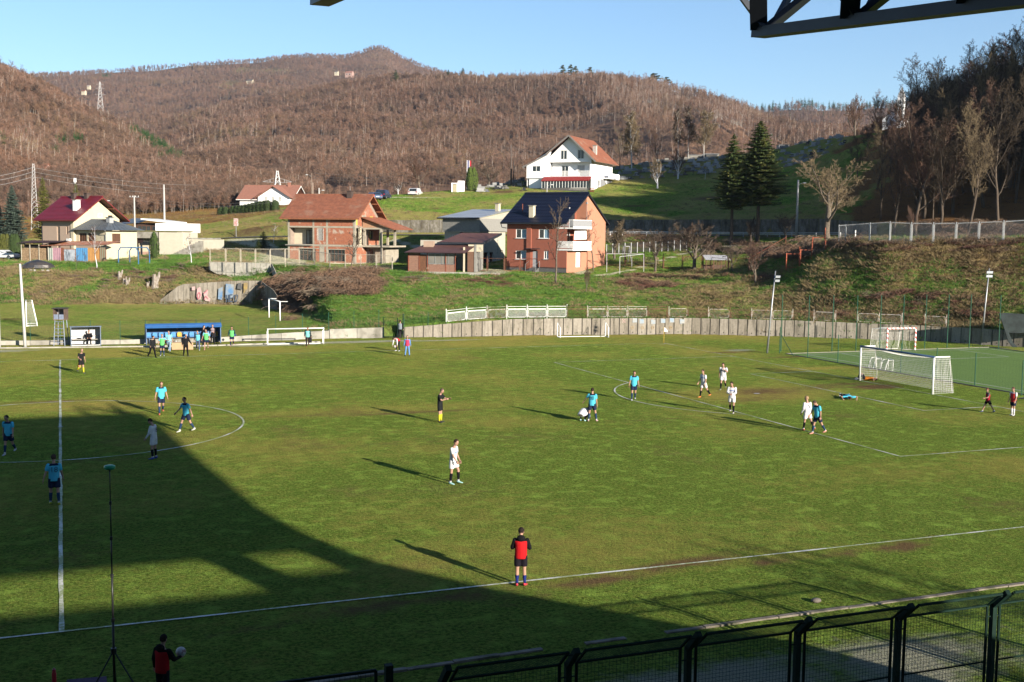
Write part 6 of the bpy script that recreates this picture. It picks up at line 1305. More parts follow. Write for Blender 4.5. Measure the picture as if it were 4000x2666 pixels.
corr(H5, 'upper_roof', (3.3, 1.9, 3.75), (9.4, 1.9, 3.75), (11.0, 6.0, 5.0), (5.6, 6.0, 5.0), BSH, 50); mb = MB(); mb.bar((3.3, 1.88, 3.68), (9.4, 1.88, 3.68), .08, .22); mb.bar((9.4, 1.88, 3.68), (11, 6, 4.92), .08, .3); mb.build('fascia', DARKM, H5)
slab(H5, 'chimney_block', M('pink_block', (.5, .36, .27)), 1.6, 2.9, 1.4, 2.2, 2.6, 3.9); slab(H5, 'side_wall', GB, 8.2, 8.5, 1.9, 6, 0, 3.6); slab(H5, 'back_wall', CP_, 0, 8.5, 6.0, 6.2, 0, 4)
slab(H5, 'post', PLAST, 7.1, 7.3, .3, .5, 0, 3.2); slab(H5, 'garage_door', M('beige_door', (.42, .34, .25)), 7.5, 8.2, 2.2, 2.25, 0, 2.5); slab(H5, 'garage_door', M('brown_door2', (.22, .12, .08)), 7.35, 8.15, 1.75, 1.8, 0, 2.6); slab(H5, 'gable_panel', PLAST, 7.4, 9.3, 1.95, 2.0, 2.6, 3.6)
slab(H5, 'base', CONCL, -.2, 12, -.25, -.07, -.6, .02)
b0 = G(*L1(378, 660), 5.4); b0 = PD(*L1(376, 640), 180); b0.z = 5.3
H6 = house('red_roofed_house', 'peach plastered house with a dark red metal roof behind the sheds', b0, 30)
PE = M('peach_plaster', (.60, .45, .34), (.56, .42, .32), 2, .9); CRM = M('pale_yellow_plaster', (.72, .63, .45), (.68, .6, .42), 2, .9)
Wd, Dp, Hw = 7.3, 8.8, 6.35
wall(H6, (0, 0, 0), 'F', Wd, Hw, PE, [(3.4, 4.1, 1.6, 5.1), (5.6, 5.95, 3.9, 5.1)]); window(H6, (0, 0, 0), 'F', 3.4, 4.1, 1.6, 5.1, PE, M('tan_glass', (.25, .20, .15)), 1, 3, .1); window(H6, (0, 0, 0), 'F', 5.6, 5.95, 3.9, 5.1, BROWNW, GLASS, 1)
wall(H6, (Wd, 0, 0), 'R', Dp, Hw, CRM); gable(H6, 'R', (Wd, 0, 0), Dp, Hw, 9.25, CRM); wall(H6, (0, Dp, 0), 'L', Dp, Hw, PE); gable(H6, 'L', (0, Dp, 0), Dp, Hw, 9.25, PE); wall(H6, (Wd, Dp, 0), 'B', Wd, Hw, PE)
slab(H6, 'corner_pilaster', CRM, Wd-.6, Wd+.05, -.12, -.002, 0, Hw); slab(H6, 'air_conditioner', WHITE, Wd-1.2, Wd-.5, -.5, -.13, 2.7, 3.25)
gable_roof(H6, -1.0, Wd+1.4, -.9, Dp+.9, Hw-.25, 9.75, REDM, .35, .38, M('red_edge', (.2, .03, .03)), lift=.05, wave=.01, under=M('eave_wood', (.22, .10, .05)))
chimney(H6, 6.2, 1.5, 6.6, 9.2, .78, WP_, CONC); chimney(H6, 2.4, 4.2, 8.9, 10.3, .7, M('dark_flue', (.10, .07, .06))); chimney(H6, 5.4, 4.2, 8.9, 10.3, .7, M('dark_flue', (.10, .07, .06)))
for y in (2.2, 4.4, 6.6): z = 6.1+(5.3-abs(y-4.4))*.68-.25; mb = MB(); mb.bar((Wd+.02, y, z), (Wd+1.35, y, z), .16); mb.build('purlin', M('eave_wood', (.22, .10, .05)), H6)
window(H6, (Wd, 0, 0), 'R', 4.6, 5.4, 6.6, 7.2, WHITE, M('lace', (.6, .58, .5)), 1, 1, -.02)
TIN = M('grey_tin', (.17, .20, .23), (.13, .155, .18), 1.2, .4, .3)
e0, e1, f0, f1 = Wd+.06, Wd+6.6, .4, 6.4; HE = 4.55
wall(H6, (e0, f0, 0), 'F', e1-e0, HE, CRM, [(.6, 2.3, 2.7, 4.1), (2.6, 4.3, 2.7, 4.1)], name='extension_wall'); wall(H6, (e1, f0, 0), 'R', f1-f0, HE, CRM, [(1.2, 2.8, 2.6, 4.1)], name='extension_wall')
for a in (.6, 2.6): window(H6, (e0, f0, 0), 'F', a, a+1.7, 2.7, 4.1, BROWNW, M('amber_glass', (.12, .06, .035)), 3)
window(H6, (e1, f0, 0), 'R', 1.2, 2.8, 2.6, 4.1, BROWNW, [M('amber_glass', (.12, .06, .035))], 2)
slab(H6, 'parapet_panel', PE, e0+.2, e1-1.2, f0-.12, f0-.003, 1.0, 2.55)
za, zb = HE+.05, HE+1.75; xm0, xm1, ym_ = e0+1.0, e1-2.4, (f0+f1)/2
mb = MB(); E0, E1, E2, E3 = (e0-.02, f0-.9, za), (e1+.9, f0-.9, za), (e1+.9, f1+.9, za), (e0-.02, f1+.9, za); R0_, R1_ = (e0-.02, ym_, zb), (xm1, ym_, zb)
mb.face([E0, E1, R1_, R0_]); mb.face([E1, E2, R1_]); mb.face([E2, E3, R0_, R1_]); mb.face([E3, E2, E1, E0]); rf = mb.build('tin_roof', TIN, H6)
def seam(a, b): mb = MB(); mb.bar(a, b, .05, .05); mb.build('roof_seam', TIN, rf)
for i in range(13): s = i/12; seam(V(E0).lerp(V(E1), s)+U1*.03, V(R0_).lerp(V(R1_), s)+U1*.03)
for i in range(1, 8): s = i/8; seam(V(E1).lerp(V(E2), s)+U1*.03, V(R1_)+U1*.03)
chimney(H6, e1-1.6, f0+2.2, 5.0, 6.5, .75, M('grey_chimney', (.45, .47, .48)), TIN)
for x in (-.5, -.2, .1): slab(H6, 'chimney_pot', DARKM, e1-1.35+x, e1-1.2+x, f0+2.1, f0+2.3, 6.6, 6.85)
mb = MB(); mb.tube([(e1+.85, f0-.85, HE), (e1+.1, f0-.1, HE-.6), (e1+.05, f0-.06, 0)], .07, 5); mb.build('downpipe', METAL, H6); mb = MB(); mb.tube([(.05, -.85, Hw-.2), (.02, -.08, Hw-.9), (.02, -.08, 0)], .07, 5); mb.build('downpipe', DARKM, H6)
b0 = PD(*L1(1378, 660), 186); b0.z = 5.6; H7 = house('flat_roofed_building', 'pale flat roofed building with a concrete garage and a grass roof', b0, 8)
wall(H7, (0, 0, 0), 'F', 4.4, 4.15, WP_)
slab(H7, 'garage_roof', CONC, -4.6, 1.0, -2.2, 4, 3.1, 4.1); slab(H7, 'roof_turf', M('roof_grass', (.16, .17, .05), (.22, .19, .08), 4, .95), -4.5, 4.4, -2.1, 4, 4.153, 4.3)
slab(H7, 'side_wall', M('warm_cream', (.66, .62, .50), (.6, .56, .45), 2, .9), 1.2, 5.2, -1.9, 3.9, -.6, 4.1); slab(H7, 'pillar', CFR, .4, .9, -1.9, -1.5, 0, 3.1); slab(H7, 'pink_base', M('pink_plaster', (.55, .36, .28)), -2.9, .4, -1.2, -1.1, 0, .9); slab(H7, 'back_wall', PLAST, -2.9, .4, -1.0, -.9, .9, 3.05)  # side wall in a cream tone with slight mottling
slab(H7, 'strip_window', GLASS, -2.4, -.6, -1.14, -1.1, 2.0, 2.6)
slab(H7, 'low_wall', M('warm_cream', (.66, .62, .50)), 5.2, 11.4, -.6, -.2, 0, 3.0); slab(H7, 'upper_store', WP_, -2.2, 3.9, 4.1, 8, 4.0, 5.5)
mb = MB();
for k in range(14): mb.box(2.4+k*.45, 2.85+k*.45, -3.1, -1.95, -.6, -.1+k*.22)
mb.build('outdoor_steps', CONC, H7)
for k in range(5): mb = MB(); mb.tube([(5.0+k*1.2, -.4, 3.12), (6.1+k*1.2, -.4, 3.14)], .1, 6); mb.build('stored_pipe', CONCL, H7)
b0 = PD(*L1(1190, 470), 200); b0.z = 7.0; H8 = house('hall_with_white_fascia', 'dark glazed low hall with white roof edge and grey tin awning', b0, 6, 'building')
wall(H8, (0, 0, 0), 'F', 5.6, 4.2, M('dark_brown_wall', (.09, .05, .035), (.06, .035, .028), 3))
for k in range(2): window(H8, (0, 0, 0), 'F', .3+k*2.6, 2.7+k*2.6, 1.9, 3.7, BROWNW, GLASS, 3, 2, -.04)
slab(H8, 'white_wall', WP_, 5.0, 7.6, -.3, 5, 1, 3.75); corr(H8, 'tin_awning', (-2.8, -1.2, 3.9), (1.0, -1.2, 4.2), (1.8, 3, 5.0), (-2.0, 3, 5.0), TIN, 20)
mb = MB(); mb.mesh([(1.6, -1.6, 4.75), (6.8, -1.6, 4.2), (6.8, 6, 4.2), (1.6, 6, 4.75), (1.6, -1.6, 4.98), (6.8, -1.6, 4.43), (6.8, 6, 4.43), (1.6, 6, 4.98)], [(0, 3, 2, 1), (4, 5, 6, 7), (0, 1, 5, 4), (1, 2, 6, 5), (2, 3, 7, 6), (3, 0, 4, 7)]); mb.build('white_roof', WHITE, H8)
slab(H8, 'side_wall', M('dark_brown_wall', (.09, .05, .035)), 0, 5.0, .1, 6, 0, 4.1)
b0 = G(*L1(188, 722), 5.2); b0.z = ground_z(b0.x, b0.y); H9 = house('shed_row', 'row of patched tin sheds in white, pink, grey, blue and orange under rusty roofs', b0, 4, 'shed'); z_ = 2.45
k_ = 1/59.; X_ = lambda x: (x-188)*k_*1.02
FW = M('split_firewood', (.50, .36, .22), (.30, .20, .12), 9, .9)
for i, x in enumerate((190, 265, 345, 425)): slab(H9, 'post', CREAMT, X_(x)-.04, X_(x)+.04, -.05, .05, -.1, z_+(.1 if i < 3 else 0))
mb = MB(); r_ = random.Random(5)
for i in range(23):
 for j in range(13):
  x = X_(195)+i*.155+r_.uniform(-.02, .02); z = .08+j*.148+r_.uniform(-.02, .02); r = r_.uniform(.055, .085); n = 5; a0_ = r_.random()*6; dy = r_.uniform(-.06, .05)
  ring = lambda y: [V((x+r*math.cos(a0_+q*6.283/n), y, z+r*math.sin(a0_+q*6.283/n))) for q in range(n)]
  mb.loft([ring(.12+dy), ring(.5)])
stuff(mb.build('firewood', FW, H9)); slab(H9, 'back_boards', M('dark_back', (.04, .035, .03)), X_(190), X_(425), .9, 1.0, 0, z_)
doors = [(425, 465, M('white_tin', (.55, .56, .52)), M('green_stripe', (.20, .26, .22)), 602), (466, 535, M('pink_tin', (.55, .33, .38)), M('mauve_tin', (.36, .20, .26)), 600), (536, 560, RUSTR, RUSTB, 598), (563, 660, M('grey_tin2', (.46, .50, .55), (.36, .40, .46), 2, .5), M('grey_tin2', (.4, .4, .4)), 614), (668, 768, M('blue_tin', (.10, .33, .62), (.13, .38, .66), 3, .6), M('blue_tin2', (.06, .22, .48)), 598), (773, 870, M('orange_board', (.62, .33, .10), (.52, .27, .09), 3, .8), M('orange_dark', (.42, .22, .08)), 596), (872, 925, M('rust_board', (.24, .11, .06)), M('tin_green', (.25, .3, .22)), 592)]
for a, c, m1, m2, yt in doors:
 xa, xb = X_(a), X_(c); zt = (722-yt)*k_*.97; n = max(3, round((xb-xa)/.13));
 for i in range(n): xx = xa+(xb-xa)*i/n; slab(H9, 'cladding_board', m1 if i % 2 == 0 else m2 if m1.name != 'grey_tin2' else m1, xx, xa+(xb-xa)*(i+1)/n-.008, -.03-.012*(i % 2), .0, .0, zt)
slab(H9, 'shed_frame', BRK2, X_(425), X_(925), .02, .1, 0, 1.9)
RR = M('rusty_red_sheet', (.42, .13, .06), (.50, .22, .12), 1.6, .7, c3=(.55, .48, .42), sc3=1.2); corr(H9, 'shed_roof', (X_(360), -.5, 2.25), (X_(955), -.5, 2.55), (X_(960), 4, 3.0), (X_(380), 4, 2.9), RR, 60); corr(H9, 'woodshed_roof', (X_(160), -.5, 2.62), (X_(510), -.5, 2.78), (X_(510), 3.5, 3.0), (X_(170), 3.5, 3.0), M('brown_tin', (.07, .035, .035)), 36)
b0 = G(*L1(930, 705), 5.2); b0.z = ground_z(b0.x, b0.y); HA = house('garden_shelter', 'open garden shelter with a dark brown corrugated roof and pink posts', b0, 4, 'shelter')
corr(HA, 'roof', (2.2, -1.0, 2.15), (6.4, -1.0, 2.2), (4.6, 4.5, 3.6), (-.8, 4.5, 3.75), M('dark_brown_sheet', (.06, .035, .035), (.045, .028, .028), 2, .5), 46)
for x, m in ((2.5, M('pink_plaster', (.55, .36, .28))), (4.1, M('pink_plaster', (.55, .36, .28))), (5.7, DARKM)): slab(HA, 'post', m, x-.12, x+.12, .2, .44, 0, 2.3)
slab(HA, 'back_wall', BROWNW, -.5, 5.8, 4.2, 4.3, 0, 2.4)
t = thing('garden_bench', 'brown bench under the dark shelter roof on the left', 'bench', HA.matrix_world @ V((0, 0, 0)) if 0 else V(HA.location)+hdir(.07)*1.2+FH*.6)
for k in range(3): mb = MB(); mb.bar(-RH*.7+U1*(.5+k*.15), RH*.7+U1*(.5+k*.15), .05, .1); mb.build('back_slat', BROWNW, t)
mb = MB(); mb.bar(-RH*.7+U1*.4-FH*.2, RH*.7+U1*.4-FH*.2, .35, .05); mb.build('seat', BROWNW, t)
for k, x in enumerate((2.9, 3.3, 3.7)):
 mb = MB(); mb.loft([[V((r*math.cos(q), r*math.sin(q), z)) for q in np.linspace(0, 2*math.pi, 11)[:-1]] for r, z in ((.14, 0), (.2, .3), (.21, .32))]); tag(mb.build('flower_pot', M('terracotta_pot', (.5, .17, .07)), None, True, loc=V(HA.location)+hdir(.07)*x+U1*.02), ('leftmost orange flower pot under the shelter', 'middle orange flower pot under the shelter', 'rightmost orange flower pot under the shelter')[k], 'flower pot', 'flower pots by the shelter')
def C2(x, y): return cx2(x), cy2(y)
b0 = PD(*C2(705, 392), 298); HB = house('small_white_house', 'white house with pale red tiled roof behind a row of clipped thujas', b0, 12); PT = M('pale_red_tile', (.45, .21, .15), (.36, .17, .12), 3, .8)
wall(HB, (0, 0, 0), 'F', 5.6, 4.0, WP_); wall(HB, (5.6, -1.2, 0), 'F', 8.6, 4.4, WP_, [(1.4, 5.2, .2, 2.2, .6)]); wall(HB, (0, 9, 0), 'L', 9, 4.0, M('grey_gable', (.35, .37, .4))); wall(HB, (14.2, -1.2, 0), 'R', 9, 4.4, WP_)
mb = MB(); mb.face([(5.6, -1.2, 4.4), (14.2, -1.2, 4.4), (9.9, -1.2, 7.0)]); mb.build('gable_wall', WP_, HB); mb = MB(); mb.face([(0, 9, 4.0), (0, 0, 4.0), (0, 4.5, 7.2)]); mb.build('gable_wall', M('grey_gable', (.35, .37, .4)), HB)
gable_roof(HB, -.7, 15, -.8, 9.8, 3.8, 7.5, PT, .4, .45, WHITE, lift=.04)
tiled(HB, 'roof', (14.9, -2.0, 4.2), (14.9, 4, 4.2), (9.9, 4, 7.2), (9.9, -2.0, 7.2), .4, .45, PT); tiled(HB, 'roof', (4.9, 4, 4.2), (4.9, -2.0, 4.2), (9.9, -2.0, 7.2), (9.9, 4, 7.2), .4, .45, PT)
for x in (7.4, 9.3, 11.2): window(HB, (0, -1.2, 0), 'F', x, x+.8, 3.0, 4.6, WHITE, M('pale_curtain', (.5, .5, .46)), 2, 1, -.03)
slab(HB, 'balcony_rail', WHITE, 6, 15, -2.1, -2.0, 2.6, 3.4); slab(HB, 'balcony_slab', WP_, 6, 15, -2.1, -1.2, 2.4, 2.55); slab(HB, 'lean_to_roof', DARKM, -5.5, -.1, .5, 5, 1.2, 1.35); slab(HB, 'foundation', WP_, 0, 14, 0, 9, -2, 0); chimney(HB, 11.8, 4.3, 6.3, 8.3, .6, PT)
for p in (-5.2, -2.8): slab(HB, 'lean_to_post', WHITE, p, p+.15, .6, .75, -1, 1.19)
def far_house(u, v, D, w_, h_, rc, label, wc=None, rh=None):
 wc = wc or PLAST
 b = HIT(u, v, max(170, D-700), D+500, 4.0) if D > 500 else PD(u, v, D); t = thing('far_house', label, 'house', b, math.atan2(hdir(.3).y, hdir(.3).x)); rh = rh or h_*.6
 wall(t, (0, 0, 0), 'F', w_, h_, wc, z0=-3); wall(t, (w_, 0, 0), 'R', w_*.7, h_, wc, z0=-3); gable(t, 'R', (w_, 0, 0), w_*.7, h_, h_+rh, wc); window(t, (0, 0, 0), 'F', w_*.2, w_*.35, h_*.3, h_*.75, WHITE, GLASS, 1, 1, -.05); window(t, (0, 0, 0), 'F', w_*.6, w_*.75, h_*.3, h_*.75, WHITE, GLASS, 1, 1, -.05)
 for q in (((-.3, -.5, h_-.1), (w_+.4, -.5, h_-.1), (w_+.4, w_*.35, h_+rh), (-.3, w_*.35, h_+rh)), ((w_+.4, w_*.7+.5, h_-.1), (-.3, w_*.7+.5, h_-.1), (-.3, w_*.35, h_+rh), (w_+.4, w_*.35, h_+rh))): mb = MB(); n_ = V((0, 0, .15)); mb.mesh([V(x) for x in q]+[V(x)+n_ for x in q], [(0, 3, 2, 1), (4, 5, 6, 7), (0, 1, 5, 4), (1, 2, 6, 5), (2, 3, 7, 6), (3, 0, 4, 7)]); mb.build('roof', rc, t)
far_house(318, 364, 1250, 6, 2.6, TERRA, 'tiny red roofed farmhouse above the left hill near the pylon'); far_house(340, 343, 1400, 5, 2.4, M('pale_roof', (.5, .42, .38)), 'tiny pale roofed house just above the red roofed farmhouse')
far_house(962, 334, 1900, 12, 5, M('grey_roof', (.16, .14, .13)), 'tiny white house in the green clearing on the far hill'); far_house(1348, 298, 1700, 14, 6, PT, 'tiny pink brick farmhouse on the middle ridge', M('pink_wall', (.55, .36, .3))); far_house(1306, 290, 1750, 7, 4, M('grey_roof', (.16, .14, .13)), 'tiny white shed left of the pink farmhouse on the ridge')
far_house(1*71, 935, 400, 5.0, 1.6, TERRA, 'low house with an orange tiled roof behind the left spruce', PLAST); far_house(24, 940, 400, 3.2, 3.2, M('grey_roof', (.16, .14, .13)), 'small cream gabled house at the left edge behind the thuja hedge', PLAST)
far_house(138, 685, 640, 4, 2.2, TERRA, 'small brick hut high on the left hillside', M('pink_wall', (.55, .36, .3)))
g = PD(293, 705, 300); mb = MB(); mb.box(-.35, .35, -.3, .3, -.55, .55); mb.bar((0, 0, -12), (0, 0, -.5), .12); tag(mb.build('antenna_cabinet', METAL, loc=g), 'small grey cabinet on a pole above the left spruce', 'cabinet')
b0 = PD(3466, 515, 330); HC = house('church', 'white church with a slender pointed bell tower behind the bare trees', b0, 35, 'church'); HC.scale = (.60, .60, .58)
wall(HC, (-2.5, 0, 0), 'F', 9, 6, WP_, z0=-5); wall(HC, (6.5, 0, 0), 'R', 14, 6, WP_, z0=-5); gable(HC, 'F', (-2.5, 0, 0), 9, 6, 9.5, WP_)
slab(HC, 'tower', WP_, 4.6, 7.4, -1.2, 1.6, 0, 16.5); mb = MB(); mb.loft([[V(p) for p in ((4.4, -1.4, 16.5), (7.6, -1.4, 16.5), (7.6, 1.8, 16.5), (4.4, 1.8, 16.5))], [V(p) for p in ((5.9, .1, 21), (6.1, .1, 21), (6.1, .3, 21), (5.9, .3, 21))]]); mb.build('spire', M('pale_spire', (.62, .63, .64)), HC)
mb = MB(); mb.bar((6, .2, 21), (6, .2, 22.6), .15); mb.bar((5.5, .2, 22), (6.5, .2, 22), .15); mb.build('cross', METAL, HC)
for z in (4, 8.5, 13): slab(HC, 'tower_window', GLASS, 5.7, 6.3, -1.24, -1.21, z, z+1.6)
mb = MB(); mb.face([V((2+.9*math.cos(a), -.05, 4.2+.9*math.sin(a))) for a in np.linspace(0, 2*math.pi, 13)[:-1]]); mb.build('round_window', GLASS, HC)
for s in ((-3, 6.1, 2, 9.8), (7, 6.1, 2, 9.8)): mb = MB(); mb.mesh([(s[0], -.4, s[1]-.2), (s[0], 14, s[1]-.2), (s[2], 14, s[3]), (s[2], -.4, s[3])], [(0, 1, 2, 3)]); mb.build('roof', M('grey_roof', (.16, .14, .13)), HC)
def car(label, p, face, L, Wc, Hc, col, suv=1):
 hd = (CAM-p); hd.z = 0; hd.normalize(); rt_ = RH; a = math.radians(face); dirv = hd*math.cos(a)+rt_*math.sin(a); t = thing('parked_car', label, 'car', p, math.atan2(dirv.y, dirv.x)-math.pi/2)
 pr = [(-L/2, .35), (-L/2, .8), (-L/2+.06, .98), (-L/2+.28, 1.02 if suv else .95), (-L/2+.5, Hc-.08), (-L/2+.8, Hc), (L*.08, Hc), (L*.22, 1.02), (L/2-.15, .88), (L/2, .7), (L/2, .35)]
 mb = MB();
 def sec(x, k): return [V((x, y, .35+(z-.35)*1.0 if z < 1.03 else z-(.0 if k else .03))) for y, z in pr]
 top = lambda s: [V((s*(Wc/2 if z < 1.05 else Wc/2-.14), y, z)) for y, z in pr]
 l, r = top(-1), top(1); n = len(pr); vs = l+r; fs = [tuple(range(n)), tuple(range(2*n-1, n-1, -1))]+[(i, n+i, n+(i+1) % n, (i+1) % n) for i in range(n)]
 mb.mesh(vs, fs); bd = mb.build('body', M('carpaint_%d' % int(col[0]*1000+col[2]*10), col, tuple(c*.97 for c in col), 1, .25, .1), t)
 def pane(nm, q, m_): MB().face(q).build(nm, m_, t)
 y0, z0, y1, z1 = -L/2+.26, 1.03, -L/2+.49, Hc-.12; wx = Wc/2-.2
 pane('rear_window', [V((-wx, y0-.03, z0)), V((wx, y0-.03, z0)), V((wx-.05, y1-.04, z1)), V((-wx+.05, y1-.04, z1))][::-1], GLASS)
 pane('windscreen', [V((-wx, L*.215+.03, 1.06)), V((wx, L*.215+.03, 1.06)), V((wx-.05, L*.09+.03, Hc-.08)), V((-wx+.05, L*.09+.03, Hc-.08))], GLASS)
 for s in (-1, 1):
  x = s*(Wc/2-.06); pane('side_window', [V((x, -L/2+.5, 1.06)), V((x, L*.17, 1.06)), V((s*(Wc/2-.125), L*.07, Hc-.1)), V((s*(Wc/2-.125), -L/2+.75, Hc-.1))], GLASS)
  for y in (-L*.3, L*.3): w_ = MB(); w_.tube([(s*(Wc/2-.22), y, .33), (s*(Wc/2+.01), y, .33)], .33, 14); wh = w_.build('wheel', M('tyre', (.02, .02, .02), rough=.9), t); w2 = MB(); w2.tube([(s*(Wc/2+.012), y, .33), (s*(Wc/2+.02), y, .33)], .2, 10); w2.build('rim', METAL, wh)
  MB().box(s*(Wc/2-.2)-.13, s*(Wc/2-.2)+.13, -L/2-.02, -L/2+.03, .78, .96).build('tail_light', M('tail_red', (.45, .02, .02)), t)
  MB().box(s*(Wc/2-.25)-.16, s*(Wc/2-.25)+.16, L/2-.08, L/2+.01, .66, .8).build('headlight', M('headlight_glass', (.7, .7, .72), rough=.15), t)
 MB().box(-.26, .26, -L/2-.03, -L/2-.005, .60, .71).build('number_plate', WHITE, t); MB().box(-Wc/2+.05, Wc/2-.05, -L/2-.03, -L/2+.05, .3, .48).build('bumper', M('black_plastic', (.03, .03, .03)), t)
 return t
def CAR4(x, y): return 1550+x/2.412, 500+y/2.412
g = PD(1000+2095/3.361, 700+235/3.361, 222); car('white compact car parked alone under the hillside trees', g, 165, 4.3, 1.85, 1.62, (.78, .78, .78)); g = PD(1000+1672/3.361, 700+268/3.361, 212); car('dark blue tall car parked beside the low blue sedan', g, 165, 4.5, 1.9, 1.7, (.03, .04, .09)); g = PD(1000+1545/3.361, 700+282/3.361, 209); car('low blue sedan half hidden behind the brick house roof', g, 200, 4.5, 1.8, 1.4, (.05, .10, .20), 0)
g = G(*L1(40, 705), 5.3); g.z = ground_z(g.x, g.y); car('white hatchback parked near the left edge beside the firewood shed', g, 80, 4.1, 1.75, 1.45, (.72, .75, .78), 0); g = G(*L1(40, 650), 5.35); g.z = ground_z(g.x, g.y); car('white car with raised tailgate behind the hatchback at the left edge', g, 60, 4.2, 1.75, 1.5, (.68, .70, .72), 0)
g = PD(*CAR4(505, 1345), 158); g.z = 5.15; car('black car parked under the brown garage roof', g, 172, 4.4, 1.8, 1.45, (.015, .015, .018), 0)
g = PD(*CAR4(660, 590), 232); g.z = ground_z(g.x, g.y); zt = PD(*CAR4(660, 305), 232).z; t = thing('flagpole', 'white flagpole with a hanging red blue and white flag beside the tall thujas', 'flagpole', g); mb = MB(); mb.tube([(0, 0, 0), (0, 0, zt-g.z)], .06, 6); mb.build('pole', WHITE, t)
for k, c in enumerate(((.04, .06, .28), (.6, .6, .6), (.55, .03, .05))): mb = MB(); z1 = zt-g.z-.05; r0 = RH*(.1+k*.24); mb.loft([[r0+U1*z1, r0+U1*(z1-1.6+.2*k), r0+U1*(z1-1.6+.2*k)+FH*.03, r0+U1*z1+FH*.03], [r0+RH*.24+U1*(z1-.05), r0+RH*.24+U1*(z1-1.45+.2*k)+FH*.1, r0+RH*.24+U1*(z1-1.45+.2*k)+FH*.13, r0+RH*.24+U1*(z1-.05)+FH*.03]]); mb.build('flag_stripe', PC(c, .8), t)
g = PD(*CAR4(515, 612), 226); g.z = ground_z(g.x, g.y); t = thing('cemetery_gate', 'white square portal with a beige gate beside the thujas', 'gate', g); t.scale = (.5, .5, .55)
for r0, r1, z1, m_, nm in ((0, .35, 3.3, WP_, 'pillar'), (.38, 2.1, 2.7, M('beige_gate', (.5, .45, .3)), 'gate_leaf'), (2.1, 2.9, 3.3, WP_, 'pillar'), (2.4, 5.0, 4.1, WP_, 'back_wall')): mb = MB(); obox(mb, r0, r1, (0 if nm != 'back_wall' else 1.5), (.3 if nm != 'back_wall' else 1.8), -.3, z1); mb.build(nm, m_, t)
mb = MB(); obox(mb, 0.36, 2.1, .05, .25, 2.9, 3.25); mb.build('lintel', WP_, t)
GM = [M('black_granite', (.03, .03, .035), (.05, .05, .055), 4, .25), M('grey_granite', (.20, .21, .22), (.14, .15, .16), 4, .4), M('white_marble', (.42, .42, .41), (.34, .34, .33), 3, .5), M('pale_concrete', (.30, .29, .26), (.24, .23, .2), 3, .9)]
def grave_mesh(k, m_):
 mb = MB(); mb.box(-.9, .9, -1.1, 1.1, 0, .35+.25*(k % 2)); mb.box(-.45 if k % 3 else -.7, .45 if k % 3 else .7, .7, .9, .3, 1.25+.2*(k % 3)); mb.box(-.2, .2, -.8, -.4, .35, .75)
 return mb.data('grave', m_)
GR = [grave_mesh(k, GM[(k*7) % 4]) for k in range(8)]; r_ = random.Random(11)
glab = ['black granite', 'dark grey granite', 'pale marble', 'light concrete']
def graves(u0, u1, v0, v1, Dfun, n, where, grp):
 for i in range(n):
  u = u0+(u1-u0)*(i+r_.random()*.6)/n; D = Dfun(u)+r_.choice((-6, -2, 2, 6, 10, 14)); p = W(u, D, 0); z = ground_z(p.x, p.y); p.z = z; k = r_.choice((0, 1, 2, 3, 4, 5, 6, 7, 2, 6)); s = r_.uniform(.45, .8)
  o = link('grave', GR[k], None, p); o.rotation_euler.z = -CP['yaw']+r_.uniform(-.1, .1)+(math.pi if 0 else 0); o.scale = (s*1.3, s, s*.8); tag(o, '%s grave %s' % (glab[(k*7) % 4], where), 'grave', grp)
graves(2400, 2840, 0, 0, lambda u: 246, 96, 'in the terraced cemetery between the white house and the spruces', 'graves left of the spruces')
graves(3035, 3290, 0, 0, lambda u: 240, 64, 'in the cemetery on the slope right of the big spruce', 'graves right of the spruces')
graves(1840, 2050, 0, 0, lambda u: 233, 36, 'in the small cemetery left of the white house', 'graves beside the flagpole')
for u0, u1, vt, vb, D, lab in ((2690, 2748, 612, 630, 262, 'long pale tomb wall just left of the dark spruce'), (2755, 2808, 606, 624, 264, 'cream tomb block behind the dark spruce'), (2512, 2558, 640, 655, 256, 'pale tomb block below the birch trees'), (3133, 3185, 558, 575, 262, 'cream tomb block highest on the right cemetery slope'), (3043, 3082, 568, 582, 262, 'white tomb block beside the top of the spruce slope'), (2758, 2800, 628, 640, 258, 'white slab tomb low in front of the cream block')):
 a = PD(u0, vb, D); z = ground_z(a.x, a.y); w_ = (u1-u0)*D/CP['f']; h = (vb-vt)*D/CP['f']; t = thing('tomb', lab, 'tomb', V((a.x, a.y, z))); hz = a.z-z+h; mb = MB(); obox(mb, 0, w_, 0, 2.4, -.5, max(1.0, hz)); mb.build('block', GM[3] if 'cream' in lab or 'pale' in lab else GM[2], t); mb = MB(); obox(mb, -.1, w_+.1, -.1, 2.5, max(1.0, hz)+.003, max(1.0, hz)+.15); mb.build('slab', GM[1], t)
wire_fence('cemetery_fence', 'low dark wire fence along the lower edge of the cemetery', [TP(2420, 240), TP(2560, 239), TP(2700, 238), TP(2820, 237)], 1.2, 4, .25, .04, .006, pcol=DARKM)
wire_fence('cemetery_fence', 'dark railing below the graves left of the white house', [TP(1800, 228), TP(1900, 229), TP(2030, 229)], 1.3, 3, .2, .05, .008, pcol=DARKM)
g = PD(*C2(674, 570), 205); g.z = ground_z(g.x, g.y); hh = PD(*C2(674, 428), 205).z-g.z; t = thing('road_sign', 'pale red and white notice board on a post beside the road bend', 'sign', g); mb = MB(); mb.tube([(0, 0, 0), (0, 0, hh-.3)], .07, 6); mb.build('post', METAL, t)
mb = MB(); obox(mb, -.4, .4, -.06, -.0, hh-1.3, hh); mb.build('board', M('sign_board', (.58, .36, .34), (.72, .68, .62), 5, .7, lo=.45, hi=.55), t)
mb = MB();
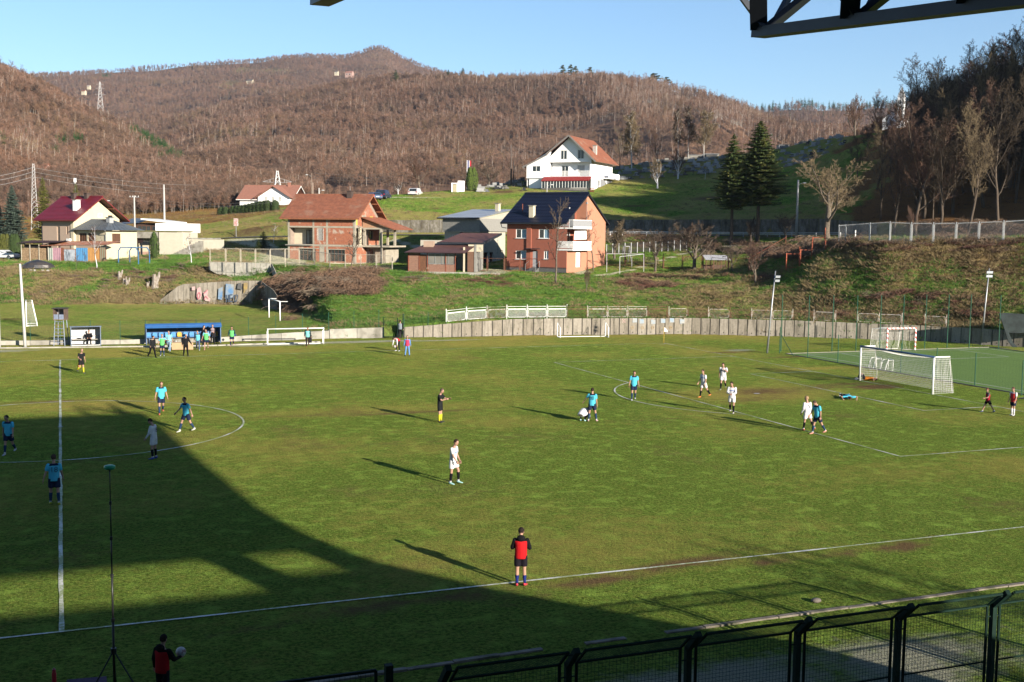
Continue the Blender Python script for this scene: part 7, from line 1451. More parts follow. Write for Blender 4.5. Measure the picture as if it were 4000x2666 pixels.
for k in range(5): obox(mb, -.32, .28-.06*(k % 3), -.075, -.064, hh-.25-k*.23, hh-.15-k*.23)
mb.build('text_line', M('sign_red', (.5, .12, .1)), t)
class Tree:
 def __init__(s, seed): s.r = random.Random(seed); s.seg = []
 def grow(s, p, d, L, r, lv, mx, P):
  n = max(2, int(P['n'][min(lv, len(P['n'])-1)])); q = p.copy(); dd = d.copy(); pts = [p.copy()]
  for i in range(n):
   dd = (dd+Vector((s.r.gauss(0, P['w']), s.r.gauss(0, P['w']), s.r.gauss(0, P['w']*.7)+P['up'][min(lv, len(P['up'])-1)]))).normalized(); q = q+dd*(L/n); pts.append(q.copy())
  r1 = r*(.35 if lv else P.get('tt', .25)); s.seg.append((pts, r, r1, lv))
  if lv >= mx: return
  k = P['k'][lv]; st = P['st'][min(lv, len(P['st'])-1)]
  for j in range(k):
   t = st+(1-st)*(j+s.r.random()*.8)/k; t = min(t, .99); f = t*n; i = min(n-1, int(f)); b = pts[i].lerp(pts[i+1], f-i); dp = (pts[i+1]-pts[i]).normalized()
   ax = dp.cross(Vector((s.r.gauss(0, 1), s.r.gauss(0, 1), s.r.gauss(0, 1)))).normalized(); an = math.radians(s.r.uniform(*P['a'][min(lv, len(P['a'])-1)]))
   nd = (Matrix.Rotation(an, 3, ax) @ dp); rr = r+(r1-r)*t; sh = P.get('sh', lambda t: 1-.55*t)(t) if lv == 0 else (1-.45*t)
   s.grow(b, nd, L*P['l'][lv]*sh*s.r.uniform(.75, 1.15), rr*P['rr'][min(lv, len(P['rr'])-1)], lv+1, mx, P)
 def meshes(s, trunk_lv, mt, mc, sides=(7, 5, 4, 3, 3), rmin=.0):
  out = []
  for sel, m_, nm in ((lambda l: l <= trunk_lv, mt, 'trunk'), (lambda l: l > trunk_lv, mc, 'crown')):
   mb = MB()
   for pts, r0, r1, lv in s.seg:
    if not sel(lv): continue
    n = len(pts); mb.tube(pts, [max(rmin, r0+(r1-r0)*i/(n-1)) for i in range(n)], sides[min(lv, len(sides)-1)], cap=False)
   out.append(mb.data(nm, m_, lv is not None))
  return out
TW = M('twig', (.16, .115, .08), (.10, .07, .05), 2, .9); TWR = M('red_twig', (.20, .115, .08), (.13, .075, .055), 1.2, .9); TWY = M('yellow_twig', (.27, .20, .115), (.20, .15, .09), 1, .9); TWD = M('dark_twig', (.10, .07, .045), (.06, .045, .03), 1, .9)
BEECH = dict(n=(10, 7, 5, 3, 2), w=.075, up=(.02, .09, .08, .05), k=(15, 8, 7, 5), st=(.22, .15, .1), a=((22, 45), (25, 50), (25, 60), (30, 60)), l=(.50, .48, .48, .5), rr=(.45, .45, .42, .42))
OAK = dict(n=(5, 7, 5, 4, 2), w=.10, up=(.0, .06, .03, .02), k=(8, 8, 8, 6), st=(.38, .2, .12, .1), a=((30, 62), (25, 50), (28, 55), (30, 60)), l=(1.05, .52, .46, .42), rr=(.50, .42, .40, .4), tt=.5, sh=lambda t: 1-.2*t)
BIRCH = dict(n=(12, 6, 5, 4), w=.045, up=(.03, .04, -.10, -.22), k=(24, 12, 10), st=(.25, .2, .1), a=((28, 50), (30, 60), (30, 60)), l=(.32, .5, .75), rr=(.32, .35, .3))
YOUNG = dict(n=(8, 5, 3, 2), w=.06, up=(.02, .06, .03), k=(12, 6, 4), st=(.3, .15, .1), a=((25, 50), (25, 55), (30, 60)), l=(.42, .45, .4), rr=(.4, .45, .45))
PROTO = {}
def proto(key, kind, H, r, mx, tl, mt, mc, seed, rmin=.006, lean=(0, 0)):
 t = Tree(seed); t.grow(Vector((0, 0, -.3)), Vector((lean[0], lean[1], 1)).normalized(), H, r, 0, mx, kind); ms = t.meshes(tl, mt, mc, rmin=rmin); PROTO[key] = (ms, max(v.co.z for v in ms[1].vertices))
proto('beech1', BEECH, 20, .28, 4, 1, BARKB, TWD, 1, .016); proto('beech2', BEECH, 22, .30, 4, 1, BARKB, TWD, 2, .016); proto('beech3', BEECH, 19, .24, 4, 1, BARKB, TWR, 3, .016)
proto('walnut', dict(OAK, k=(9, 9, 8, 7)), 5.0, .26, 4, 1, BARK, TW, 14, .012); proto('apple', OAK, 2.6, .15, 4, 1, BARK, TW, 15, .009); proto('plum', dict(OAK, a=((20, 45), (20, 45), (25, 50), (30, 60)), up=(0, .10, .08, .05)), 2.2, .12, 4, 1, BARK, TWR, 16, .009)
proto('birch', BIRCH, 17, .20, 3, 1, BARKW, TWY, 21, .042); proto('birch2', BIRCH, 19, .18, 3, 1, BARKW, TWY, 22, .042); proto('young1', YOUNG, 9, .13, 3, 1, BARK, TW, 31, .018); proto('young2', YOUNG, 8, .12, 3, 1, BARK, TWR, 32, .018); proto('sapling', YOUNG, 4.5, .06, 3, 1, BARK, TW, 33, .014)
def put_tree(key, name, label, p, H, spread=1.0, rz=None, group=None, cat='tree', mt=None, mc=None):
 (mt_, mc_), H0 = PROTO[key]; s = H/H0
 t = thing(name, label, cat, p, random.uniform(0, 6.28) if rz is None else rz, group); t.scale = (s*spread, s*spread, s)
 a = link('trunk', mt_, t); b = link('crown', mc_, t)
 for o, m_ in ((a, mt), (b, mc)):
  if m_: o.material_slots[0].link = 'OBJECT'; o.material_slots[0].material = m_
 return t
def at_px(u, vb, vt, D=None):
 p = HIT(u, vb) if D is None else PD(u, vb, D)
 if D is not None: p = Vector((p.x, p.y, ground_z(p.x, p.y)))
 D = (p-CAM).dot(FH); return p, PD(u, vt, D).z-p.z
def T(key, u, vb, vt, label, spread=1.0, D=None, name='bare_tree', rz=None, **k):
 p, H = at_px(u, vb, vt, D); return put_tree(key, name, label, p, max(H, 1.2), spread, rz, **k)
T('young1', 2170, 1114, 765, 'bare young tree with a pale trunk in front of the terracotta house', .95, rz=.4); T('young2', 2318, 1058, 815, 'bare tree growing before the sunlit end wall of the terracotta house', 1.0, rz=2)
T('apple', 2712, 1060, 858, 'wide spreading bare fruit tree beside the hen house', 1.15, rz=1.1); T('apple', 2560, 1062, 885, 'slender bare fruit tree left of the forked one', .85, rz=3); T('plum', 2952, 1102, 925, 'multi stemmed bare bush tree below the tall lamp post', 1.05, rz=.6); T('apple', 2858, 1066, 950, 'small crooked bare tree just right of the hen house', .9, rz=5)
T('plum', 2400, 960, 850, 'bushy bare tree rising behind the right corner of the terracotta house', 1.3, D=162, mc=TWY); T('walnut', 3235, 950, 590, 'big spreading bare walnut tree beside the lamp post', 1.35, rz=2.2, mc=TWY, D=150); T('plum', 2290, 1140, 1035, 'thin bare sapling on the slope below the terracotta house', .7)
T('sapling', 1372, 1062, 880, 'thin bare tree in front of the unfinished brick house', 1.3, rz=1); T('young2', 748, 1030, 912, 'small bare tree with white trunk beside the concrete steps', 1.25, rz=2, mt=LIME); T('young2', 379, 1052, 880, 'small bare tree with pale trunk in front of the blue and orange sheds', 1.0, rz=4, mt=LIME)
for u, vb, vt, lab in ((297, 1058, 985, 'leafless sapling in front of the grey shed door'), (337, 1035, 975, 'leafless sapling before the blue shed'), (512, 1040, 975, 'thin sapling inside the blue pergola'), (572, 1035, 975, 'thin sapling right of the blue pergola'), (645, 1030, 985, 'small sapling right of the dark green thuja')): T('sapling', u, vb, vt, lab, .9, group='saplings on the left terrace')
T('sapling', 2336, 1131, 1100, 'short sapling on the green slope left of the brush heap', .8); T('sapling', 1068, 950, 868, 'leaning bare sapling with a pale stem left of the brick house', 1.0, D=188, mt=LIME)
T('plum', 1640, 760, 598, 'bare tree with hanging branches beside the white parked car', 1.35, D=236, rz=1.3); T('apple', 1910, 740, 640, 'round bare tree in the cemetery left of the white house', 1.6, D=238, rz=.4, mc=TW); T('apple', 1555, 775, 712, 'small bare tree with white trunk left of the white car', 1.2, D=228, mt=LIME)
T('birch', 2468, 655, 432, 'tall golden birch with white limbs above the graves, the left one', 1.15, D=252, rz=.5); T('birch2', 2750, 618, 425, 'tall golden birch with the broadest crown behind the dark spruce', 1.25, D=258, rz=2.5); T('birch2', 2688, 620, 405, 'slim white birch between two golden ones', .75, D=262, rz=4, mc=TW); T('birch', 2650, 628, 420, 'leaning slim white birch left of the slim middle one', .7, D=262, rz=1, mc=TW)
T('beech3', 2570, 660, 480, 'dark bare tree between the two groups of birches', .8, D=250, mc=TWR); T('young1', 2422, 660, 490, 'thin brown tree behind the leftmost golden birch', .9, D=250, mc=TWY)
T('plum', 2570, 713, 610, 'fruit tree with a limewashed forked trunk on the lawn', 1.15, D=226, mt=LIME, mc=TWY, rz=.5); T('plum', 2648, 680, 575, 'fruit tree with limewashed trunk farther up the lawn', 1.15, D=236, mt=LIME, rz=2.5); T('sapling', 2754, 690, 640, 'tiny sapling with a limewashed stem by the cemetery fence', 1, D=233, mt=LIME)
T('plum', 3340, 560, 360, 'bare round tree on the right skyline beyond the cemetery', 1.0, D=285); T('apple', 3065, 948, 830, 'bare tree behind the guard rail right of the spruces', .9, D=168); T('plum', 2935, 948, 840, 'dark bare shrub between the spruce trunks and the road', .9, D=166, mc=TWD); T('plum', 2700, 935, 870, 'leafless thicket tree near the guard rail', 1.2, D=168)
T('plum', 3560, 938, 800, 'creeper covered bare tree leaning over the galvanised fence', .8, D=122.5, mc=TWR)
r_ = random.Random(77); wood = []
for i, (u, vb, vt, D) in enumerate([(3345, 760, 520, 195), (3420, 830, 345, 178), (3470, 800, 330, 185), (3530, 850, 300, 172), (3560, 790, 205, 190), (3600, 840, 330, 168), (3640, 800, 270, 186), (3660, 860, 250, 160), (3700, 800, 215, 182), (3730, 840, 230, 170), (3760, 790, 205, 190), (3790, 860, 165, 158), (3820, 820, 150, 172), (3850, 800, 140, 180), (3880, 850, 120, 162), (3905, 810, 130, 176), (3935, 860, 95, 156), (3960, 830, 70, 168), (3990, 800, 60, 178), (4020, 860, 50, 158), (4060, 830, 40, 168), (4110, 840, 20, 162), (4180, 830, 0, 165), (4260, 830, 0, 170),
   (3500, 700, 400, 225), (3575, 680, 350, 230), (3630, 690, 330, 222), (3690, 670, 290, 228), (3750, 670, 260, 224), (3810, 650, 230, 232), (3870, 640, 200, 226), (3930, 640, 180, 232), (3985, 630, 150, 228), (3450, 740, 420, 210), (3390, 760, 470, 205), (3610, 860, 380, 152), (3720, 870, 360, 150), (3840, 870, 300, 150), (3960, 870, 260, 149), (3440, 860, 470, 158), (3490, 870, 440, 152), (3580, 880, 420, 147), (3670, 880, 400, 146), (3780, 885, 380, 143), (3900, 885, 330, 142), (3650, 730, 210, 205), (3780, 720, 150, 208), (3900, 710, 110, 206), (3545, 750, 260, 204), (4000, 720, 40, 200)]):
 if abs(u-3510) < 32 and vt < 410: continue
 p = PD(u, vb, D); p.z = ground_z(p.x, p.y); H = PD(u, vt, D).z-p.z; key = ('beech1', 'beech2', 'beech3')[i % 3]
 t = put_tree(key, 'bare_beech', 'tall bare beech tree in the dark wood on the right', p, max(H, 5), r_.uniform(.95, 1.35), None, 'beeches of the wood on the right', mc=(TWD, TWR, TWD, TWY)[i % 4] if i % 5 else TWR); t['_u'] = u; wood.append(t)
rws = {'front': [], 'middle': [], 'back': []}
for t in sorted(wood, key=lambda o: o['_u']):
 D = (Vector(t.location)-CAM).dot(FH); k = 'front' if D < 164 else 'middle' if D < 200 else 'back'; rws[k].append(t); del t['_u']
NTH = ['first', 'second', 'third', 'fourth', 'fifth', 'sixth', 'seventh', 'eighth', 'ninth', 'tenth', 'eleventh', 'twelfth', 'thirteenth', 'fourteenth', 'fifteenth', 'sixteenth', 'seventeenth', 'eighteenth', 'nineteenth', 'twentieth', 'last', 'outermost', 'farthest']
for k, L_ in rws.items():
 for i, t in enumerate(L_): t['label'] = 'tall bare beech, %s from the left in the %s row of the wood' % (NTH[min(i, 22)], k)
def conifer(seed, H, R, base, droop, mat_n, dens=1.0, whorl=.42, name='spruce', narrow=1.0, tipw=.10):
 r = random.Random(seed); tb = MB(); tb.tube([(0, 0, -.5), (0, 0, H*.5), (0, 0, H*.97)], [H*.016, H*.010, .02], 8); nb = MB(); z = base
 while z < H-.15:
  t = (z-base)/(H-base); L = R*((1-t)**.70)*(.30+.70*min(1, (t+.06)*5))*r.uniform(.85, 1.1); k = max(4, int((5+L*1.5)*dens)); a0 = r.random()*6
  for j in range(k):
   a = a0+j*6.283/k+r.uniform(-.25, .25); l = L*r.uniform(.65, 1.15); e = Vector((math.cos(a), math.sin(a), 0)); n = max(3, int(l/.21)); pr0 = z+r.uniform(-.2, .2); pr = Vector((0, 0, pr0))
   for i in range(1, n+1):
    s = i/n; q = e*(l*s)+U1*(pr0+l*(-droop*.55*s+droop*.42*s*s))
    w_ = (.24+.50*(1-s))*min(1, l*.5)+.05; d = Vector((-e.y, e.x, 0))
    for sg in (-1, 1):
     for m_ in (0, 1):
      b_ = pr.lerp(q, .5*m_+.2); tip = b_+d*sg*w_*r.uniform(.6, 1.25)+e*w_*r.uniform(.3, .8)-U1*r.uniform(.02, .22)*w_; nb.face([b_-e*.05, b_+e*.09+U1*.02, tip]); nb.face([b_, b_.lerp(tip, .6)-U1*r.uniform(.06, .20), b_.lerp(tip, .9)])
    pr = q
  z += whorl*.85*r.uniform(.8, 1.2)*(1-.35*t)
 nb.face([(0, 0, H), (.08, 0, H-.5), (-.08, 0, H-.5)]); nb.face([(0, 0, H), (0, .08, H-.5), (0, -.08, H-.5)])
 return (tb.data('trunk', BARKB), nb.data('crown', mat_n)), H
NG = M('spruce_needles', (.085, .125, .035), (.048, .08, .025), 1.5, .8, c3=(.20, .19, .05), sc3=1.0, spec=.15); NB = M('blue_spruce_needles', (.11, .155, .12), (.07, .10, .08), 2, .8, spec=.15); NY = M('yellow_spruce_needles', (.20, .20, .045), (.13, .14, .035), 1.6, .8, spec=.15); NP = M('pine_needles', (.085, .19, .055), (.055, .13, .04), 1, .8, spec=.15)
PROTO['spruceA'] = conifer(1, 19, 5.0, 6.0, .34, NG, 1.25, .36); PROTO['spruceB'] = conifer(2, 18, 3.8, 5.8, .42, NG, 1.1, .38); PROTO['blue'] = conifer(3, 14, 3.6, .6, .35, NB, 1.4, .36); PROTO['gold'] = conifer(4, 15, 2.6, .8, .6, NY, 1.0, .42); PROTO['smallp'] = conifer(5, 9, 2.2, .5, .3, NG, 1.0, .5)
def conif(key, u, vb, vt, D, lab, sp=1.0, name='spruce', rz=1.0, group=None):
 p, H = at_px(u, vb, vt, D); (a, b), H0 = PROTO[key]; t = thing(name, lab, 'tree', p, rz, group); s = H/H0; t.scale = (s*sp, s*sp, s); link('trunk', a, t); link('crown', b, t); return t
conif('spruceA', 2958, 948, 468, 172, 'tallest dark spruce with a full drooping crown in the middle right', 1.08); conif('spruceB', 2856, 945, 522, 172, 'slightly smaller dark spruce leaning on the tallest one', 1.1, rz=2)
conif('blue', 50, 905, 722, 205, 'broad blue green spruce at the left edge behind the cars', 1.0); conif('gold', 170, 850, 690, 215, 'yellow green spruce between the lattice mast and the red roof', 1.15, rz=2); conif('gold', 298, 830, 715, 250, 'small yellow green spruce rising behind the red roof', 1.2, rz=4); conif('blue', 2, 940, 800, 210, 'dark spruce cut off by the left edge', .8, rz=3)
conif('smallp', 1030, 975, 905, 178, 'dark round conifer bush beside the driveway', 2.2, 'conifer_bush'); conif('smallp', 1010, 985, 935, 176, 'lower dark conifer bush touching the rounder one', 2.4, 'conifer_bush', 3)
for u, vt, vb, w_, lab in ((1751, 272, 287, 1.6, 'dark pine on the middle skyline, leftmost'), (1808, 265, 287, 1.7, 'dark pine on the skyline second from the left'), (2198, 252, 275, 1.5, 'first of three close pines on the ridge'), (2229, 250, 275, 1.4, 'second of three close pines on the ridge'), (2248, 256, 276, 1.4, 'third of three close pines on the ridge'), (2305, 260, 277, 1.6, 'single pine right of the three close pines'), (2553, 284, 306, 2.4, 'broad double pine on the right shoulder of the ridge'), (2603, 298, 318, 1.5, 'last small pine on the ridge to the right'), (1546, 272, 285, 1.5, 'small dark pine where the peak meets the ridge')): conif('smallp', u, vb+40, vt, 1175, lab, w_, 'ridge_pine', u, 'pines on the ridge')
def thuja(H, R, seed, flat=0):
 r = random.Random(seed); mb = MB(); cb = MB(); cb.loft([[Vector((R*.8*k*math.cos(a), R*.8*k*math.sin(a), z)) for a in np.linspace(0, 6.283, 9)[:-1]] for k, z in ((.7, 0), (1, H*.3), (.95, H*.75), (.25 if not flat else .7, H*.97))])
 n = int(900*max(1, H*R/3))
 for i in range(n):
  t = r.random()**.9; z = H*t; k = min(1, .72+t*1.2)*(1-max(0, (t-.5)/.5)**(2 if not flat else 5)*.92); a = r.random()*6.283; p = Vector((R*k*math.cos(a), R*k*math.sin(a), z)); e = p.copy(); e.z = 0; e.normalize(); s = .14*r.uniform(.6, 1.3)
  d = Vector((-e.y, e.x, 0)); q = p+e*r.uniform(-.03, .10); mb.face([q-d*s*.5, q+d*s*.5, q+U1*s*1.8+e*.05])
 return cb, mb
TH = M('thuja_green', (.055, .095, .022), (.035, .062, .016), 3, .85); THY = M('thuja_bright', (.13, .19, .03), (.09, .14, .025), 3, .85)
def put_thuja(H, R, p, lab, mat, seed=1, flat=0, group=None, me={}):
 k = (seed, flat, round(H, 1), round(R, 1), mat.name)
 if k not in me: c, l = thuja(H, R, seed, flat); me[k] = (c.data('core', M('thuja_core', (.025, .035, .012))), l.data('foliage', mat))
 t = thing('thuja', lab, 'thuja', p, random.random()*6, group); link('inner_stems', me[k][0], t); link('foliage', me[k][1], t); return t
hx = [552, 590, 648, 682, 714, 745, 778, 808, 838, 868, 902, 933, 992]; hy = [448, 445, 440, 435, 430, 425, 418, 412, 407, 400, 396, 392, 390]
ords = ['first', 'second', 'third', 'fourth', 'fifth', 'sixth', 'seventh', 'eighth', 'ninth', 'tenth', 'eleventh', 'twelfth', 'last']
for i, (x, y) in enumerate(zip(hx, hy)):
 p = PD(cx2(x), cy2(y), 268-i*.6); put_thuja(3.0, .95, p, '%s clipped thuja from the left in the row before the small white house' % ords[i], TH, 1, 1, 'clipped thuja row')
p = HIT(603, 1011); put_thuja(3.9, .70, Vector((p.x, p.y, ground_z(p.x, p.y))), 'single dark green thuja in front of the dark garden shelter', M('thuja_mid', (.07, .12, .02), (.045, .08, .018), 3, .85), 3)
for x, lab in ((690, 'left bright green thuja beside the flag'), (724, 'right bright green thuja beside the flag')): p = PD(*CAR4(x, 570), 229); p.z = ground_z(p.x, p.y); put_thuja(PD(0, CAR4(0, 330)[1], 229).z-p.z, .85, p, lab, THY, 4)
for i, x in enumerate((20, 42, 66, 110, 130, 150)): p = PD(*L1(x, 640), 178); p.z = ground_z(p.x, p.y); put_thuja(3.6, .7, p, ('yellow green' if x < 80 else 'dark green')+' thuja %s in the hedge by the white cars' % ('at the left end', 'second from the left', 'third from the left', 'fourth from the left', 'fifth from the left', 'at the right end')[i], M('thuja_olive', (.11, .12, .02)) if x < 80 else TH, 5, 0, 'thuja hedge by the cars')
def scatter(name, pts, rots, scl, idx, meshes, kind='stuff'):
 cl = bpy.data.collections.new(name+'_models')
 for i, me_ in enumerate(meshes): o = bpy.data.objects.new('%s_model_%02d' % (name, i), me_); cl.objects.link(o)
 me_ = bpy.data.meshes.new(name); me_.vertices.add(len(pts)); me_.vertices.foreach_set('co', np.asarray(pts, np.float32).ravel())
 for nm, ty, dat in (('rot', 'FLOAT_VECTOR', rots), ('scl', 'FLOAT_VECTOR', scl)): at = me_.attributes.new(nm, ty, 'POINT'); at.data.foreach_set('vector', np.asarray(dat, np.float32).ravel())
 at = me_.attributes.new('idx', 'INT', 'POINT'); at.data.foreach_set('value', np.asarray(idx, np.int32))
 ob = link(name, me_); ob['kind'] = kind; ng = bpy.data.node_groups.new(name, 'GeometryNodeTree'); ng.interface.new_socket('Geometry', in_out='INPUT', socket_type='NodeSocketGeometry'); ng.interface.new_socket('Geometry', in_out='OUTPUT', socket_type='NodeSocketGeometry')
 N = ng.nodes; gi = N.new('NodeGroupInput'); go = N.new('NodeGroupOutput'); ip = N.new('GeometryNodeInstanceOnPoints'); ci = N.new('GeometryNodeCollectionInfo'); ci.inputs['Collection'].default_value = cl; ci.inputs['Separate Children'].default_value = True; ci.inputs['Reset Children'].default_value = True
 ip.inputs['Pick Instance'].default_value = True; L = ng.links
 def na(nm, ty): n = N.new('GeometryNodeInputNamedAttribute'); n.data_type = ty; n.inputs['Name'].default_value = nm; return [s for s in n.outputs if s.enabled][0]
 er = N.new('FunctionNodeEulerToRotation')
 L.new(gi.outputs[0], ip.inputs['Points']); L.new(ci.outputs[0], ip.inputs['Instance']); L.new(na('idx', 'INT'), ip.inputs['Instance Index']); L.new(na('rot', 'FLOAT_VECTOR'), er.inputs[0]); L.new(er.outputs[0], ip.inputs['Rotation']); L.new(na('scl', 'FLOAT_VECTOR'), ip.inputs['Scale']); L.new(ip.outputs[0], go.inputs[0])
 md = ob.modifiers.new('scatter', 'NODES'); md.node_group = ng; return ob
def hill_tree(seed, H, mt, mc, tw=.10, n=70, cw=.28, birch=False):
 r = random.Random(seed); mb = MB(); mb.mi = 0; x1, y1 = r.uniform(-.6, .6), r.uniform(-.6, .6); R = .17 if not birch else .13; mb.tube([(0, 0, -1), (x1*.5, y1*.5, H*.5), (x1, y1, H*.92)], [R, R*.75, .05], 3, cap=False); mb.mi = 1
 for i in range(n):
  t = r.uniform(.30 if not birch else .45, .95); a = r.random()*6.283; L = H*cw*(1.15-abs(t-.55)*1.3)*r.uniform(.5, 1.1); e = Vector((math.cos(a), math.sin(a), r.uniform(.6, 1.6))).normalized(); b = Vector((x1*t, y1*t, H*t)); tip = b+e*L
  d = e.cross(Vector((r.gauss(0, 1), r.gauss(0, 1), r.gauss(0, 1)))).normalized()*tw*r.uniform(.5, 1.2); m_ = b.lerp(tip, .5)+d; mb.face([b, m_, tip, b.lerp(tip, .5)-d])
  for q in range(3): s = r.uniform(.3, .9); c = b.lerp(tip, s); e2 = (e+Vector((r.gauss(0, .6), r.gauss(0, .6), r.gauss(0, .4)))).normalized(); mb.face([c, c+e2*L*.22+d*.7, c+e2*L*.45, c+e2*L*.2-d*.7])
 return mb.data('hill_tree', [mt, mc])
HT1 = M('hill_twigs', (.30, .165, .105), (.20, .115, .075), .02, .95, world=True, c3=(.27, .185, .10), sc3=.012); HT2 = M('hill_twigs_dark', (.20, .125, .085), (.145, .095, .07), .02, .95, world=True); HTR = M('hill_trunk', (.26, .22, .18)); HTW = M('hill_birch_trunk', (.66, .60, .53)); HT3 = M('hill_twigs_pink', (.30, .175, .125), (.23, .135, .095), .03, .95, world=True)
HM = [hill_tree(1, 11, HTR, HT1, .09, 90, .34), hill_tree(2, 12, HTR, HT2, .09, 90, .34), hill_tree(3, 9.5, HTR, HT1, .09, 90, .40), hill_tree(4, 12, HTR, HT3, .09, 80, .32), hill_tree(5, 16, HTW, HT3, cw=.15, n=45, birch=True), hill_tree(6, 18, HTW, HT1, cw=.13, n=40, birch=True)]
(c0, c1), _ = conifer(9, 14, 3.2, 1.0, .4, NP, .7, 1.0); HM.append(c1)
def pick_forest(reg, N, u0, u1, D0, D1, seed, hmul, birch_fn=None, con_fn=None, dens_fn=None):
 rg = np.random.default_rng(seed); u = rg.uniform(u0, u1, N); D = np.sqrt(rg.uniform(D0**2, D1**2, N)); L = (u-2000)/CP['f']*D
 x = CAM.x+FH.x*D+RH.x*L; y = CAM.y+FH.y*D+RH.y*L; z = hill_z(u, D, x, y);
 kz = np.array([near_z(float(a), float(b)) if b < 440 else -99 for a, b in zip(u, D)]); z = np.maximum(z, kz)
 fac = math.cos(CP['pitch'])+math.sin(CP['pitch'])*(z-CAM.z)/D; x = CAM.x+FH.x*D+RH.x*L*fac; y = CAM.y+FH.y*D+RH.y*L*fac
 v = hor(u)-(z-CAM.z)/D*CP['f']; el = (z-CAM.z)/D
 cols = np.arange(u0, u1+1, 25.0); Ds = np.arange(200, D1+1, 12.0); CU_, DS_ = np.meshgrid(cols, Ds); XL = (CU_-2000)/CP['f']*DS_; H_ = hill_z(CU_, DS_, CAM.x+FH.x*DS_+RH.x*XL, CAM.y+FH.y*DS_+RH.y*XL); mx = np.maximum.accumulate((H_-CAM.z)/DS_, axis=0)
 ci = np.clip(((u-u0)/25).astype(int), 0, len(cols)-1); di = np.clip(((D-200)/12).astype(int)-2, 0, len(Ds)-1); vis = (z+22*hmul-CAM.z)/D > mx[di, ci]
 keep = vis & (z > -20)
 if dens_fn is not None: keep &= rg.random(N) < dens_fn(u, v, D, x, y)
 n = keep.sum(); u, D, x, y, z, v = (q[keep] for q in (u, D, x, y, z, v))
 idx = rg.integers(0, 4, n); cl = fbm(x/60, y/60, 3, seed); idx = np.where(cl > .58, np.where(rg.random(n) < .6, 1, idx), idx)
 if birch_fn is not None: idx = np.where(rg.random(n) < birch_fn(u, v, D, x, y), 4+rg.integers(0, 2, n), idx)
 if con_fn is not None: idx = np.where(rg.random(n) < con_fn(u, v, D, x, y), 6, idx)
 s = hmul*rg.uniform(.65, 1.2, n)*np.clip((D+150)/1300, .35, .78)*(.75+.5*fbm(x/90, y/90, 2, seed+4)); rot = np.stack([rg.normal(0, .05, n), rg.normal(0, .05, n), rg.uniform(0, 6.28, n)], -1)
 return np.stack([x, y, z-.3], -1), rot, np.stack([s, s, s], -1), idx
def box(u, v, u0, u1, v0, v1): return ((u > u0) & (u < u1) & (v > v0) & (v < v1)).astype(float)
def sp1(u, v, *l): return spots(u, v, list(l))
def dA(u, v, D, x, y): return np.clip(1.25-1.3*spots(u, v, [(350, 765, 150, 16, 1), (120, 470, 60, 60, .55), (60, 395, 60, 25, .5), (700, 790, 80, 14, .6)])-.5*(fbm(x/22, y/22, 3, 81) < .42), 0, 1)
def cA(u, v, D, x, y): return np.clip(spots(u, v, [(570, 590, 50, 30, 1.4), (620, 610, 45, 26, 1.4), (520, 565, 32, 20, 1.2), (660, 640, 32, 22, 1.1), (700, 660, 24, 20, .9), (235, 595, 24, 18, 1.1), (300, 595, 36, 18, 1.2), (205, 630, 20, 14, 1.0), (8, 600, 16, 20, 1.0), (630, 660, 30, 14, .9), (90, 575, 14, 14, .7)])*1.25-.25, 0, 1)
def bA(u, v, D, x, y): return np.clip(spots(u, v, [(560, 590, 60, 50, .55), (640, 600, 50, 40, .5), (110, 600, 60, 80, .2), (450, 520, 60, 60, .15), (25, 370, 80, 30, .3)])+.04, 0, .7)
def dB(u, v, D, x, y): return np.clip(1.0-.9*box(u, v, 1250, 5000, 735, 900)-.55*(fbm(x/40, y/40, 3, 83) < .40)-.45*spots(u, v, [(2350, 560, 420, 90, 1), (960, 632, 40, 22, 1.5)]), 0, 1)
def bB(u, v, D, x, y): return np.clip(.06+.75*spots(u, v, [(2500, 400, 260, 70, 1), (2850, 470, 200, 50, 1), (2150, 340, 250, 45, .7), (1750, 330, 260, 40, .35), (1700, 600, 60, 30, .5)])+.25*(fbm(x/50, y/50, 2, 85) > .6), 0, .85)
def dC(u, v, D, x, y): return np.clip(1.0-1.2*spots(u, v, [(900, 345, 48, 13, 1.2), (870, 375, 30, 9, 1), (620, 428, 30, 8, .9), (1060, 292, 75, 7, 1), (430, 302, 40, 5, .6), (940, 287, 60, 5, .9)]), 0, 1)
def cC(u, v, D, x, y): return np.clip(spots(u, v, [(400, 320, 20, 10, .8), (450, 280, 300, 5, .25), (1300, 300, 40, 6, .3)]), 0, 1)
def cE(u, v, D, x, y): return np.clip(.95-np.abs(v-np.interp(u, SKY_L['E'][0]['u'], SKY_L['E'][0]['v']))/26, .05, .95)
parts = [pick_forest('A', 32000, -300, 1250, 300, 700, 1, .95, bA, cA, dA), pick_forest('B', 100000, 450, 3700, 330, 1420, 2, .8, bB, None, dB), pick_forest('C', 72000, -300, 2200, 900, 3100, 3, .95, lambda *a: np.full(len(a[0]), .07), cC, dC), pick_forest('E', 9000, 2700, 4300, 1200, 2150, 4, 1.3, lambda *a: np.full(len(a[0]), .12), cE, None)]
scatter('hillside_woods', *[np.concatenate([p_[k] for p_ in parts]) for k in range(3)], np.concatenate([p_[3] for p_ in parts]), HM)
for i, (u, vt, vb) in enumerate(((8, 215, 305), (32, 232, 312), (52, 236, 318), (80, 248, 325), (108, 268, 335), (132, 276, 342), (160, 290, 350))): p = PD(u, vb+8, 655); p.z -= 1; put_tree(('young1', 'young2')[i % 2], 'ridge_tree', '%s bare tree from the left edge on the left hill skyline' % ords[i], p, PD(u, vt, 655).z-p.z, 1.1, None, 'skyline trees on the left hill', mc=HT2, mt=HTR)
